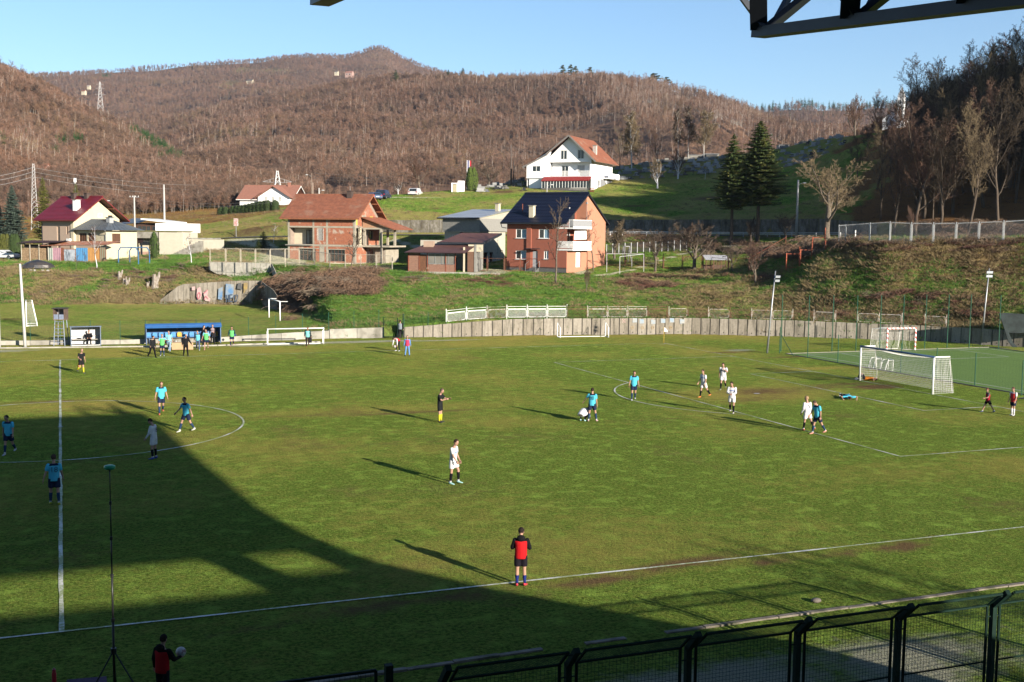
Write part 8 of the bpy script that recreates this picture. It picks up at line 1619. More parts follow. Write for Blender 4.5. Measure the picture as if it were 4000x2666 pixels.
rg = np.random.default_rng(9); n = 560; u_w = rg.uniform(3360, 4250, n); D_w = rg.uniform(147, 250, n); k_ = (D_w > 150) & (u_w > 3570); u_w, D_w = u_w[k_], D_w[k_]; P_ = np.array([tuple(TP(float(a), float(b), -.3)) for a, b in zip(u_w, D_w)]); n = len(P_); s = rg.uniform(.3, .9, n)*np.clip((u_w-3200)/500, .5, 1.0)
scatter('underwood', P_, np.stack([rg.normal(0, .08, n), rg.normal(0, .08, n), rg.uniform(0, 6.28, n)], -1), np.stack([s, s, s], -1), rg.integers(0, 3, n), [hill_tree(41, 14, BARKB, TWD, .055, 150, .26), hill_tree(42, 15, BARKB, TWR, .055, 150, .24), hill_tree(43, 13, BARKB, TWD, .05, 160, .3)])
def tuft(seed, n, h, w_, mat, lean=.5):
 r = random.Random(seed); mb = MB()
 for i in range(n): a = r.random()*6.283; e = Vector((math.cos(a), math.sin(a), 0)); b = e*r.uniform(0, .12)*w_*5; hh = h*r.uniform(.5, 1.1); d = Vector((-e.y, e.x, 0))*.012*w_*2; t = b+e*hh*lean*r.uniform(.3, 1.4)+U1*hh; m_ = b.lerp(t, .5)+U1*hh*.12; mb.face([b-d, b+d, m_+d*.8, t, m_-d*.8])
 return mb.data('tuft', mat)
GT = M('tuft_green', (.13, .26, .05), (.09, .175, .035), .4, .85, world=True, spec=.1); DT = M('tuft_dry', (.36, .28, .15), (.26, .19, .10), .5, .9, world=True, spec=.1); BT = M('tuft_brown', (.20, .125, .075), (.13, .085, .055), .5, .95, world=True, spec=.1)
TM = [tuft(1, 16, .32, 1, GT), tuft(2, 16, .42, 1.2, GT, .8), tuft(3, 14, .45, 1.3, DT, 1.0), tuft(4, 16, .5, 1.4, DT, 1.3), tuft(5, 16, .42, 1.3, BT, 1.2)]
def tufts():
 rg = np.random.default_rng(5); P_, R_, S_, I_ = [], [], [], []
 Dg = DD0;
 n = 100000; ii = rg.integers(0, NR-1, n*3); jj = rg.integers(0, len(us)-1, n*3); fi = rg.random(n*3); fj = rg.random(n*3)
 def lerp2(A): return (A[ii, jj]*(1-fi)*(1-fj)+A[ii+1, jj]*fi*(1-fj)+A[ii, jj+1]*(1-fi)*fj+A[ii+1, jj+1]*fi*fj)
 x, y, z, u, D, dr, l_, so_, gr = (lerp2(A) for A in (XX, YY, ZZ, UU0, DD0, dry_t, lf_t, soil_t, grav_t));
 kd = np.array([knots(float(a))[0] for a in np.clip(u, -899, 4899)]); fo, cr, rf_, rb_ = kd[:, 1], kd[:, 4], kd[:, 6], kd[:, 7]
 em = (D > fo-.3) & (D < cr+2); d_ = np.where(em, .95, np.where((D > rb_+1.5) | (D < fo-1), .10, .35)); d_ = np.where((D < fo-1) & (u < 1200), .0, d_); d_ = np.where((D > rf_-1) & (D < rb_+1.2), 0, d_); d_ = np.where((u > 1240) & (u < 2900) & (D > cr-1) & (D < rf_-2), .12, d_)
 d_ = d_*np.where(D > 300, 0, 1)*np.where(gr > .45, .05, 1)*np.where(so_ > .5, .2, 1)*(.35+1.3*fbm(x/3, y/3, 3, 91))*np.where((u > 3150) & em, 1.7, 1)
 k = (rg.random(len(x)) < d_) & (u > -150) & (u < 4150); x, y, z, u, D, dr, l_ = (q[k] for q in (x, y, z, u, D, dr, l_)); m = len(x)
 q = dr+rg.normal(0, .16, m)+(fbm(x/1.5, y/1.5, 2, 93)-.5)*.5; idx = np.where(q < .47, rg.integers(0, 2, m), rg.integers(2, 4, m)); idx = np.where(l_+rg.normal(0, .15, m) > .55, 4, idx); rgt = (u > 3100)
 s = rg.uniform(.7, 1.5, m)*np.where(rgt, .58, np.where(u < 1150, .58, .5)); return np.stack([x, y, z-.04], -1), np.stack([rg.normal(0, .2, m), rg.normal(0, .2, m), rg.uniform(0, 6.28, m)], -1), np.stack([s, s, s*rg.uniform(.6, 1.1, m)], -1), idx
scatter('rough_grass_tufts', *tufts(), TM)
def bramble_mesh(seed, n, R, H, mat):
 r = random.Random(seed); mb = MB()
 for i in range(n):
  a = r.random()*6.283; b = Vector((r.gauss(0, .45)*R, r.gauss(0, .35)*R, 0)); e = Vector((math.cos(a), math.sin(a), 0)); L = r.uniform(.5, 1.2)*R; hh = H*r.uniform(.4, 1.1)*max(.25, 1-(b.length/R)**2*.5); pts = [b+e*L*s+U1*(hh*4*s*(1-s*.85)*(.6+.0*s)) for s in (0, .25, .5, .75, 1)]; mb.tube(pts, .014, 3, cap=False)
 return mb.data('bramble', mat)
BRM = [bramble_mesh(1, 90, 1.0, .9, M('bramble_brown', (.24, .145, .09), (.16, .10, .065), 1, .95)), bramble_mesh(2, 90, 1.0, .8, M('bramble_grey', (.26, .20, .14), (.18, .13, .095), 1, .95)), bramble_mesh(3, 100, 1.0, .7, M('bramble_red', (.22, .10, .065), (.15, .07, .05), 1, .95))]
def brush(name, label, pts, smin, smax, n, idxs, jit=(30, 10), seed=1, hz=1.0, cat='brushwood'):
 rg = np.random.default_rng(seed); P_ = []; S_ = []; I_ = []
 for i in range(n):
  u, v = pts[rg.integers(0, len(pts))] if len(pts) > 2 else [pts[0][k]+(pts[1][k]-pts[0][k])*rg.random() for k in (0, 1)]
  p = HIT(u+rg.normal(0, jit[0]), v+rg.normal(0, jit[1]), 97, 260, 1.0); P_.append(tuple(p-U1*.1)); s = rg.uniform(smin, smax); S_.append((s, s, s*hz)); I_.append(int(rg.choice(idxs)))
 o = scatter(name, P_, np.stack([rg.normal(0, .15, n), rg.normal(0, .15, n), rg.uniform(0, 6.28, n)], -1), S_, I_, BRM); tag(o, label, cat); return o
brush('bramble_thicket', 'large tangled brown bramble thicket on the slope below the brick house', [(1150, 1100), (1200, 1120), (1260, 1110), (1320, 1130), (1180, 1160), (1130, 1180), (1230, 1150), (1300, 1090), (1400, 1085), (1380, 1125), (1450, 1120), (1150, 1215), (1110, 1140), (1090, 1120)], .9, 1.9, 190, [0, 1, 0], (32, 13), 1)
brush('brush_heap', 'long heap of cut dry branches on the slope right of centre', [(2440, 1112), (2500, 1105), (2520, 1118), (2560, 1118), (2620, 1122), (2480, 1124)], .5, 1.0, 40, [0, 2], (16, 5), 2); brush('leaf_heap', 'dark red brown heap of leaves and twigs below the block house', [(1880, 1098), (1920, 1092), (1950, 1100)], .6, .9, 26, [2], (22, 8), 3, .5); brush('brush_heap', 'small heap of rubble and twigs left of the garage', [(1610, 1085), (1640, 1092), (1625, 1070)], .6, 1.0, 22, [1, 0], (18, 8), 4, .6)
brush('wall_creeper', 'reddish dry shrubs hanging over the right half of the panel wall', [(3290, 1225), (3300, 1240), (3460, 1215), (3470, 1235), (3600, 1240), (3640, 1235), (3380, 1240), (3540, 1230), (3720, 1235), (3780, 1225), (3830, 1235), (3860, 1260), (3890, 1265)], .5, 1.0, 70, [0, 2, 2, 1], (14, 6), 5)
brush('fence_creeper', 'dry creepers covering the right part of the galvanised fence', [(3560, 925), (4000, 915)], .6, 1.3, 90, [0, 1], (12, 12), 6); brush('top_brambles', 'dry brambles along the top of the right embankment', [(3300, 975), (4000, 960)], .5, 1.1, 80, [1, 0, 2], (30, 14), 7, .8)
brush('hedge', 'low dry red hedge at the foot of the gardens', [(2490, 1080), (2560, 1078), (2850, 1085), (3000, 1092), (2700, 1085)], .5, .9, 44, [2, 0], (26, 4), 8, .8); brush('brambles', 'dry brambles on the left embankment near the graffiti wall', [(640, 1090), (700, 1060), (450, 1110), (120, 1160), (520, 1080), (360, 1070), (250, 1100)], .4, .9, 60, [0, 1], (40, 14), 9, .7)
brush('shrubs', 'leafless shrubs along the garden side of the road', [(2500, 935), (3250, 960), (2650, 950), (2900, 985), (3050, 990), (3130, 1000), (2800, 960)], .8, 1.8, 90, [1, 0], (60, 12), 10)
def Rx(a): return Matrix.Rotation(math.radians(a), 3, 'X')
def Ry(a): return Matrix.Rotation(math.radians(a), 3, 'Y')
def Rz(a): return Matrix.Rotation(math.radians(a), 3, 'Z')
DN = Vector((0, 0, -1))
def skel(P):
 J = {}; root = P.get('root', Matrix.Identity(3)); T = Rz(P.get('twist', 0)) @ Ry(P.get('side', 0)) @ Rx(-P.get('lean', 3)); Hd = T @ Rz(P.get('head', (0, 0))[1]) @ Rx(-P.get('head', (0, 0))[0])
 pv = Vector((0, 0, 0)); J['T'] = T; J['Hd'] = Hd; J['pv'] = pv; cv = P.get('curl', 0); T2 = T @ Rx(-cv); J['T2'] = T2
 J['wa'] = pv+T @ Vector((0, 0, .17)); J['ch'] = J['wa']+T2 @ Vector((0, 0, .17)); J['sc'] = J['wa']+T2 @ Vector((0, .0, .33)); J['nk'] = J['wa']+T2 @ Vector((0, .01, .385)); J['hd'] = J['nk']+(Hd @ Vector((0, .03, .155)))
 for s, sg in (('L', -1), ('R', 1)):
  sh = J['sc']+T2 @ Vector((sg*.185, 0, -.025)); ab, fl, el, inw = P['arms'][s]; A = T2 @ Rx(fl) @ Ry(-sg*ab); e = sh+A @ Vector((0, 0, -.29)); B = A @ Rz(sg*inw) @ Rx(el); w_ = e+B @ Vector((0, 0, -.25)); J['sh'+s], J['el'+s], J['wr'+s], J['B'+s] = sh, e, w_, B
  hp = pv+Vector((sg*.095, 0, -.03)); fl, ab, kn, to = P['legs'][s]; A = Rx(fl) @ Ry(-sg*ab); k = hp+A @ Vector((0, 0, -.42)); B = A @ Rx(-kn); a = k+B @ Vector((0, 0, -.42)); F_ = Rz(-sg*to) if P.get('flat', 1) else B; J['hp'+s], J['kn'+s], J['an'+s], J['F'+s] = hp, k, a, (F_ @ Rx(P.get('foot'+s, 0)))
 for k, v in J.items(): J[k] = root @ v
 return J
def ring(c, M_, a, b, n=12): return [c+M_ @ Vector((a*math.cos(t), b*math.sin(t), 0)) for t in np.linspace(0, 2*math.pi, n+1)[:-1]]
def limb(mb, pts, rad, n=10):
 pts = [Vector(p) for p in pts]; Q = []; R = []
 d = (pts[1]-pts[0]).normalized(); Q.append(pts[0]-d*rad[0]*.8); R.append(rad[0]*.5)
 Q += pts; R += list(rad); d = (pts[-1]-pts[-2]).normalized(); Q.append(pts[-1]+d*rad[-1]*.8); R.append(rad[-1]*.5); mb.tube(Q, R, n)
def mesh_remesh(mb, vox, sm=3):
 me = mb.data('tmp', []); o = bpy.data.objects.new('tmp', me); COL.objects.link(o); m = o.modifiers.new('r', 'REMESH'); m.mode = 'VOXEL'; m.voxel_size = vox; m.use_smooth_shade = True
 if sm: q = o.modifiers.new('s', 'SMOOTH'); q.factor = .5; q.iterations = sm
 dg = bpy.context.evaluated_depsgraph_get(); out = bpy.data.meshes.new_from_object(o.evaluated_get(dg)); bpy.data.objects.remove(o); return out
def torso(J, infl, lo, hi, dz=0, wide=1.0, loose=0):
 S_ = [(-.10, .155, .105), (0, .160, .110), (.10, .142, .100), (.17, .138, .098), (.28, .155, .112), (.38, .178, .112), (.455, .186, .090), (.492, .135, .072), (.525, .062, .058)]; out = []
 for z, a, b in S_:
  if z < lo-1e-6 or z > hi+1e-6: continue
  if loose and z < .4: a = max(a, .160+.03*max(0, .1-z)); b = max(b, .112)
  if z <= .17: c = J['pv'].lerp(J['wa'], z/.17) if z > 0 else J['pv']+J['T'] @ Vector((0, 0, z)); M_ = J['T']
  else: c = J['wa']+J['T2'] @ Vector((0, 0, z-.17)); M_ = J['T2']
  out.append(ring(c, M_, (a+infl)*wide, b+infl))
 return out
SKIN = lambda c=(.52, .30, .21): PC(c, .6)
def hand(mb, w_, B, s, sc=1.0, curl=25):
 def L(x, y, z): return w_+B @ Vector((x*sc, y*sc, z*sc))
 q = [L(x, y, z) for z, a, b in ((.0, .026, .018), (-.05, .042, .016), (-.095, .040, .012)) for x, y in ((-b, -a), (b, -a), (b, a), (-b, a))]; mb.loft([q[0:4], q[4:8], q[8:12]])
 for i, (y, l) in enumerate(((.032, .070), (.011, .080), (-.011, .074), (-.031, .058))):
  p0 = Vector((0, y, -.088)); c = math.radians(curl*(.8+.15*i)); d1 = Vector((-s*math.sin(c), 0, -math.cos(c))); p1 = p0+d1*l*.5; c2 = c*2.1; p2 = p1+Vector((-s*math.sin(c2), 0, -math.cos(c2)))*l*.5; mb.tube([L(*p0), L(*p1), L(*p2)], [.0095*sc, .0085*sc, .0065*sc], 5)
 mb.tube([L(0, .030, -.025), L(-s*.018, .058, -.060), L(-s*.028, .062, -.092)], [.012*sc, .011*sc, .008*sc], 5)
def person(label, pos, face, H, P, top, bot, sock, shoe, hair=(.05, .035, .025), skin=(.52, .30, .21), sleeve='short', legs='short', bib=None, yoke=None, number=None, stripe=None, group=None, sleevec=None, hat=None, hood=None, bald=False, cuff=None, coat=0, dz=0, toes=None):
 J = skel(P); low = min((J['an'+s]-U1*0 if not P.get('free') else J['an'+s]).z for s in 'LR')
 pos = Vector(pos); toc = (CAM-pos); toc.z = 0; toc.normalize(); a = math.radians(face); hd = toc*math.cos(a)+RH*math.sin(a) if abs(face) < 1e6 else FH
 rt = Vector((toc.y, -toc.x, 0)); rt = rt if rt.dot(RH) > 0 else -rt; hd = toc*math.cos(a)+rt*math.sin(a)
 t = thing('person', label, 'person', pos, math.atan2(hd.y, hd.x)-math.pi/2, group); sc = H/1.80; t.scale = (sc, sc, sc)
 allp = [J[k] for k in J if k[:2] in ('an', 'wr', 'hd', 'kn', 'pv', 'el')]; off = U1*(-(low-.085) if not P.get('free') else P['free'])
 for k in J:
  if isinstance(J[k], Vector): J[k] = J[k]+off
 mb = MB(); mb.loft(torso(J, -.012, -.10, .54)); mb.tube([J['sc'].lerp(J['nk'], .5), J['nk'], J['nk'].lerp(J['hd'], .55)], [.062, .055, .055], 10)
 Hd = J['Hd']; hc = J['hd']; mb.ell(hc+Hd @ Vector((0, -.006, .02)), (.082, .101, .108), 12, 9, Hd); mb.ell(hc+Hd @ Vector((0, .026, -.045)), (.058, .066, .066), 10, 7, Hd)
 mb.loft([[hc+Hd @ Vector(q) for q in ((-.010, .088, .025), (.010, .088, .025), (.0, .080, .03))], [hc+Hd @ Vector(q) for q in ((-.018, .088, -.022), (.018, .088, -.022), (.0, .118, -.016))]])
 for s in (-1, 1): mb.ell(hc+Hd @ Vector((s*.080, -.005, -.005)), (.013, .022, .032), 6, 5, Hd)
 for s in 'LR':
  limb(mb, [J['sh'+s], J['sh'+s].lerp(J['el'+s], .4), J['el'+s]], [.056, .050, .040]); limb(mb, [J['el'+s], J['el'+s].lerp(J['wr'+s], .35), J['wr'+s]], [.041, .040, .027])
  limb(mb, [J['hp'+s], J['hp'+s].lerp(J['kn'+s], .5), J['kn'+s]], [.092, .076, .056]); limb(mb, [J['kn'+s], J['kn'+s].lerp(J['an'+s], .33), J['an'+s]], [.056, .058, .036])
 me = mesh_remesh(mb, .022, 3); me.materials.append(SKIN(skin)); dm = PC((.02, .015, .012), .5); lm = PC((.33, .12, .10), .5); me.materials.append(dm); me.materials.append(lm)
 ex = MB()
 for s, sg in (('L', -1), ('R', 1)): hand(ex, J['wr'+s], J['B'+s], sg, 1.0, P.get('curlh', 25))
 ex.mi = 1
 for s in (-1, 1): ex.ell(hc+Hd @ Vector((s*.030, .086, .022)), (.010, .005, .006), 6, 4, Hd); ex.ell(hc+Hd @ Vector((s*.031, .090, .042)), (.018, .004, .003), 6, 4, Hd)
 ex.mi = 2; ex.ell(hc+Hd @ Vector((0, .086, -.052)), (.024, .008, .007), 8, 4, Hd)
 import bmesh as _b
 bm = _b.new(); bm.from_mesh(me); n0 = len(bm.faces); e2 = ex.data('tmpx', []); e2.polygons.foreach_set('material_index', ex.m); bm.from_mesh(e2); bm.to_mesh(me); bm.free(); me.polygons.foreach_set('use_smooth', [True]*len(me.polygons)); o = link('body', me, t)
 tm = PC(top, .85); scol = PC(sleevec, .85) if sleevec else tm; infl = .020+coat*.012
 mb = MB(); mb.loft(torso(J, infl, -.10, .50, loose=1))
 if coat > 1: mb.loft([ring(J['pv']+J['T'] @ Vector((0, 0, -.1)), J['T'], .19, .14), ring(J['pv']+J['T'] @ Vector((0, 0, -.38)), J['T'], .22, .17)])
 frac = .62 if sleeve == 'short' else 1.0
 if not sleevec:
  for s in 'LR':
   limb(mb, [J['sh'+s], J['sh'+s].lerp(J['el'+s], frac)], [.070+coat*.006, .068+coat*.006])
   if sleeve == 'long': limb(mb, [J['el'+s], J['wr'+s]], [.055+coat*.008, .038+coat*.006])
 me = mesh_remesh(mb, .022, 2); me.materials.append(tm); o = link('shirt' if coat < 1 else 'jacket', me, t)
 if sleevec:
  for s in 'LR':
   mb = MB(); limb(mb, [J['sh'+s], J['sh'+s].lerp(J['el'+s], frac)], [.068, .062])
   if sleeve == 'long': limb(mb, [J['el'+s], J['wr'+s]], [.054, .038])
   mb.build('sleeve', scol, t, True)
 if bib: mb = MB(); mb.loft(torso(J, .036, -.10, .455, wide=.96, loose=1)); me = mesh_remesh(mb, .025, 2); me.materials.append(PC(bib, .8)); link('bib', me, t)
 if yoke: mb = MB(); mb.loft(torso(J, .027, .455, .54)); mb.build('yoke', PC(yoke, .85), t, True)
 if stripe: R_ = torso(J, .029, .28, .38); mb = MB(); a_, b_ = R_; mb.loft([[p.lerp(q, .35) for p, q in zip(a_, b_)][:7], [p.lerp(q, .75) for p, q in zip(a_, b_)][:7]], False); mb.build('chest_stripe', PC(stripe, .8), t, True)
 if number:
  cu = bpy.data.curves.new('number', 'FONT'); cu.body = number; cu.size = .27; cu.align_x = 'CENTER'; cu.extrude = .002; o = bpy.data.objects.new('n', cu); COL.objects.link(o); dg = bpy.context.evaluated_depsgraph_get(); me = bpy.data.meshes.new_from_object(o.evaluated_get(dg)); bpy.data.objects.remove(o)
  R4 = (J['T2'] @ Rx(90)).to_4x4(); me.transform(Matrix.Translation(J['wa']+J['T2'] @ Vector((0, -.155, .06))) @ R4); me.materials.append(PC((.015, .02, .05) if top[0] > .5 else (.03, .14, .22), .7)); link('back_number', me, t)
 bm_ = PC(bot, .85); mb = MB(); mb.loft(torso(J, .016, -.10, .10));
 for s in 'LR':
  hp, kn, an = J['hp'+s], J['kn'+s], J['an'+s]
  if legs == 'short': mb.tube([hp-(kn-hp)*.05, hp.lerp(kn, .4), hp.lerp(kn, .73)], [.108, .106, .104], 12)
  else: limb(mb, [hp, hp.lerp(kn, .5), kn], [.104, .090, .072]); limb(mb, [kn, kn.lerp(an, .5), an-(an-kn)*.02], [.072, .066, .056])
 me = mesh_remesh(mb, .024, 2); me.materials.append(bm_); link('shorts' if legs == 'short' else 'trousers', me, t)
 for s, sg in (('L', -1), ('R', 1)):
  kn, an, F_ = J['kn'+s], J['an'+s], J['F'+s]
  if sock: mb = MB(); mb.tube([kn.lerp(an, P.get('sockh', .16)), kn.lerp(an, .38), kn.lerp(an, .75), an], [.060, .063, .048, .042], 10); mb.build('sock', PC(sock, .9), t, True)
  if toes != 'none':
   mb = MB(); L = lambda x, y, z: an+F_ @ Vector((x, y, z)); secs = [(-.065, .030, -.035, .02), (-.03, .038, -.08, .015), (.04, .040, -.085, -.005), (.11, .046, -.085, -.035), (.165, .040, -.085, -.05), (.195, .018, -.08, -.062)]
   mb.loft([[L(w_*math.cos(q), y, (z0+z1)/2+(z1-z0)/2*math.sin(q)) for q in np.linspace(0, 6.283, 9)[:-1]] for y, w_, z0, z1 in secs]); mb.build('boot', PC(shoe, .5), t, True)
   if cuff: mb = MB(); mb.tube([an+(kn-an)*.0, kn.lerp(an, .86)], [.045, .046], 8); mb.build('sock_top', PC(cuff, .9), t, True)
 if not bald:
  mb = MB(); mb.ell(hc+Hd @ Vector((0, -.012, .030)), (.092, .112, .114), 14, 10, Hd, keep=lambda q: q.z > -.005 and q.y < .075 or (q.y < -.03 and q.z > -.075) or (abs(q.y) < .05 and q.z > -.02 and q.y < .03)); mb.build('hair', PC(hair, .9), t, True)
 if hood: mb = MB(); mb.ell(J['sc']+J['T2'] @ Vector((0, -.085, .03)), (.13, .075, .11), 10, 7, J['T2']); mb.build('hood', PC(hood, .9), t, True)
 return t, J
def AR(l=(12, 0, 12, 0), r=(12, 0, 12, 0)): return {'L': l, 'R': r}
def LG(l=(2, 2, 2, 12), r=(2, 2, 2, 12)): return {'L': l, 'R': r}
STAND = dict(arms=AR(), legs=LG(), lean=2); WALK = dict(arms=AR((10, -18, 10, 0), (10, 20, 18, 0)), legs=LG((22, 2, 8, 5), (-16, 2, 22, 5)), lean=4, head=(18, 0)); WALK2 = dict(arms=AR((10, 18, 15, 0), (10, -16, 10, 0)), legs=LG((-14, 2, 30, 5), (14, 2, 6, 8)), lean=4, head=(20, 0))
def pose(b, **k): q = dict(b); q.update(k); return q
CY = (.10, .58, .78); NV = (.022, .032, .07); WH = (.80, .80, .82); BK_ = (.012, .012, .014); RDB = (.62, .04, .05); GRN = (.16, .68, .20); LC = (.20, .62, .78)
def gp3(u, v, z=0): q = G(u, v, z); return (q.x, q.y, z)
D17 = 1.7
def at(x, y): return gp3(x*D17, y*D17)
TEAM = dict(top=CY, bot=NV, sock=(.03, .06, .12), yoke=(.02, .03, .07)); WT = dict(top=WH, bot=WH, sock=BK_)
person('player in cyan shirt facing the camera with sunlit face near the centre circle', at(371, 952), 8, 1.86, pose(WALK2, head=(16, 0), arms=AR((14, 4, 10, 0), (14, -4, 10, 0))), shoe=(.75, .18, .10), hair=(.16, .09, .05), **TEAM)
person('player in cyan shirt walking left, arms apart, inside the centre circle edge', at(428, 992), -50, 1.83, pose(WALK, arms=AR((14, -14, 6, 0), (22, 26, 18, 0)), head=(6, 0), legs=LG((-20, 4, 14, 5), (24, 4, 8, 5))), shoe=(.7, .7, .62), cuff=WH, **TEAM)
person('player in white kit with number 8 on his back standing in the shade', at(354, 1055), -118, 1.85, pose(STAND, arms=AR((6, 16, 22, 0), (6, 4, 20, 0)), head=(25, 0), legs=LG((4, 2, 8, 8), (0, 2, 4, 8)), lean=4), shoe=(.05, .10, .42), sleeve='long', cuff=WH, number='8', **WT)
person('bearded player in cyan shirt in the shade at the left edge', at(21, 1045), -22, 1.85, pose(WALK2, head=(14, -25)), shoe=(.6, .6, .62), cuff=WH, **TEAM)
person('player with number 18 seen from behind walking along the halfway line in the shade', at(126, 1160), 180, 1.88, pose(WALK, head=(8, 0), arms=AR((18, -6, 10, 0), (12, 8, 24, 0)), legs=LG((8, 3, 4, 8), (-8, 3, 8, 8))), shoe=(.62, .62, .05), hair=(.10, .06, .045), cuff=WH, number='18', **TEAM)
person('referee in black kit with yellow socks looking at his watch', at(1011, 971), 68, 1.86, pose(STAND, arms=AR((14, 42, 62, 25), (10, 34, 78, 30)), head=(22, 0), lean=1), top=(.02, .022, .024), bot=(.022, .022, .024), sock=(.68, .64, .04), shoe=(.05, .05, .05), hair=(.16, .11, .08), stripe=None)
person('assistant referee running with a yellow and red flag near the far touchline', at(187, 859), 28, 1.80, pose(WALK, arms=AR((14, -8, 14, 0), (18, 22, 60, 10)), legs=LG((10, 2, 6, 5), (-2, 2, 50, 5)), lean=8, head=(5, 0)), top=(.02, .022, .024), bot=(.02, .02, .022), sock=(.68, .62, .04), shoe=(.12, .12, .12), hair=(.30, .2, .14))
g = Vector(at(183.5, 855)); t = thing('linesman_flag', 'yellow and red flag held by the assistant referee', 'flag', g); mb = MB(); mb.tube([U1*.35, U1*.95], .012, 5); mb.build('stick', BKM, t)
mb = MB(); mb.loft([[U1*.92, U1*.92+RH*.03, U1*.92+RH*.03+FH*.02, U1*.92+FH*.02], [U1*.62-RH*.13, U1*.62+RH*.10, U1*.62+RH*.1+FH*.05, U1*.62-RH*.13+FH*.05], [U1*.33-RH*.15, U1*.30+RH*.06, U1*.3+RH*.06+FH*.03, U1*.33-RH*.15+FH*.03]]); mb.build('cloth', M('flag_yellow_red', (.85, .62, .05), (.70, .10, .03), 2.2, .8, lo=.48, hi=.52), t)
person('player in white kit with pale blue boots walking alone in the middle of the pitch', at(1041, 1112), 62, 1.86, pose(WALK, arms=AR((8, 8, 18, 0), (8, 22, 22, 0)), head=(16, 0), legs=LG((24, 2, 24, 5), (-2, 2, 3, 5))), shoe=(.42, .72, .72), hair=(.05, .03, .025), cuff=WH, stripe=(.12, .28, .66), **WT)
SQ = dict(root=Matrix.Identity(3), arms=AR((12, 75, 60, 20), (12, 75, 60, 20)), legs=LG((100, 14, 132, 10), (100, 14, 132, 10)), lean=52, curl=22, head=(40, 0))
person('player in white kit squatting with his head down', at(1335, 969), 150, 1.84, SQ, shoe=(.42, .72, .72), sleeve='long', number=None, **WT)
person('player with number 20 resting a hand on the squatting white player', at(1360, 969), 172, 1.85, pose(STAND, arms=AR((34, 22, 6, 0), (8, -4, 10, 0)), head=(6, 10), legs=LG((-2, 6, 2, 5), (6, 10, 4, 15))), shoe=(.62, .42, .42), number='20', cuff=WH, **TEAM)
person('player in cyan shirt walking towards the camera by the penalty arc', at(1456, 920), 5, 1.84, pose(WALK2, head=(18, 0), arms=AR((12, -2, 8, 0), (12, 4, 8, 0)), legs=LG((-4, 0, 26, 5), (6, 2, 4, 5))), shoe=(.68, .68, .70), hair=(.12, .06, .05), **TEAM)
person('slim player in white kit walking left with orange boots near the penalty area', at(1616, 914), -48, 1.80, pose(WALK, arms=AR((8, 4, 16, 0), (8, 14, 20, 0)), head=(4, 0), legs=LG((-24, 3, 16, 5), (12, 3, 4, 5))), shoe=(.75, .25, .05), hair=(.08, .05, .04), stripe=(.10, .22, .62), **WT)
person('player in white kit lifting his shirt to wipe his face', at(1661, 896), -8, 1.84, pose(WALK2, head=(18, -10), arms=AR((20, 40, 125, 50), (8, -2, 10, 0))), shoe=(.30, .32, .22), sleevec=WH, hair=(.06, .04, .03), yoke=None, stripe=(.02, .02, .02), **WT)
person('player in white kit with joined hands walking to the left of the pair', at(1681, 950), -12, 1.86, pose(WALK2, head=(20, -10), arms=AR((8, 26, 70, 55), (8, 26, 70, 55)), legs=LG((4, 1, 3, 5), (-8, 3, 24, 5))), shoe=(.66, .6, .56), sleeve='long', stripe=(.08, .20, .60), **WT)
person('player with number 5 in white kit beside a cyan shirted opponent', at(1854, 990), -140, 1.84, pose(WALK, arms=AR((4, 10, 24, 0), (6, 2, 20, 0)), head=(4, 25), legs=LG((8, 3, 3, 5), (-22, 3, 16, 5))), shoe=(.62, .16, .08), sleeve='long', hair=(.42, .28, .16), number='5', cuff=WH, **WT)
person('player in cyan shirt leaning his head down beside the white number 5', at(1877, 998), -48, 1.86, pose(WALK, arms=AR((6, -4, 14, 0), (8, 24, 18, 0)), head=(38, 0), lean=7, legs=LG((-24, 4, 10, 5), (14, 3, 4, 5))), shoe=(.70, .30, .22), cuff=WH, hair=(.10, .07, .05), **TEAM)
yawc = math.degrees(math.atan2(RH.y, RH.x))
LY = dict(root=Rx(90), arms={'L': (70, 150, 125, 0), 'R': (70, 150, 125, 0)}, legs={'L': (62, 4, 118, 0), 'R': (48, 4, 112, 0)}, lean=-2, free=.13, flat=0, head=(-6, 0));
t, J = person('goalkeeper in orange shirt lying on his back with knees up by the left post', gp3(3378, 1486), -90, 1.84, LY, top=(.85, .28, .04), bot=(.03, .03, .035), sock=BK_, shoe=(.6, .62, .66), hair=(.05, .035, .03), toes=None)
PRN = dict(root=Rx(-88), arms={'L': (95, 60, 105, 0), 'R': (95, 60, 105, 0)}, legs={'L': (0, 12, 4, 0), 'R': (0, 12, 4, 0)}, lean=0, free=.13, flat=0, head=(0, 0))
person('player in cyan shirt lying face down on the grass before the goal', gp3(3310, 1557), 12, 1.84, PRN, top=CY, bot=NV, sock=NV, shoe=(.6, .6, .62), hair=(.05, .035, .03))
person('young ball boy in dark red bib walking left on the right side', at(2269, 948), -68, 1.50, pose(WALK, arms=AR((10, 20, 60, 10), (10, -14, 30, 0)), head=(4, 0), legs=LG((-26, 3, 6, 5), (24, 3, 4, 5))), top=(.10, .10, .11), bot=BK_, sock=None, shoe=(.10, .12, .20), bib=(.42, .02, .04), hair=(.14, .06, .04), cuff=WH)
person('ball boy in bright red bib and navy three quarter trousers at the right edge', at(2327, 955), -35, 1.66, pose(STAND, arms=AR((6, 8, 22, 0), (6, 4, 22, 0)), head=(4, -20), legs=LG((8, 1, 10, 5), (-2, 1, 4, 5))), top=WH, bot=NV, sock=WH, shoe=(.7, .7, .7), bib=(.62, .05, .05), hair=(.12, .06, .05), legs='short')
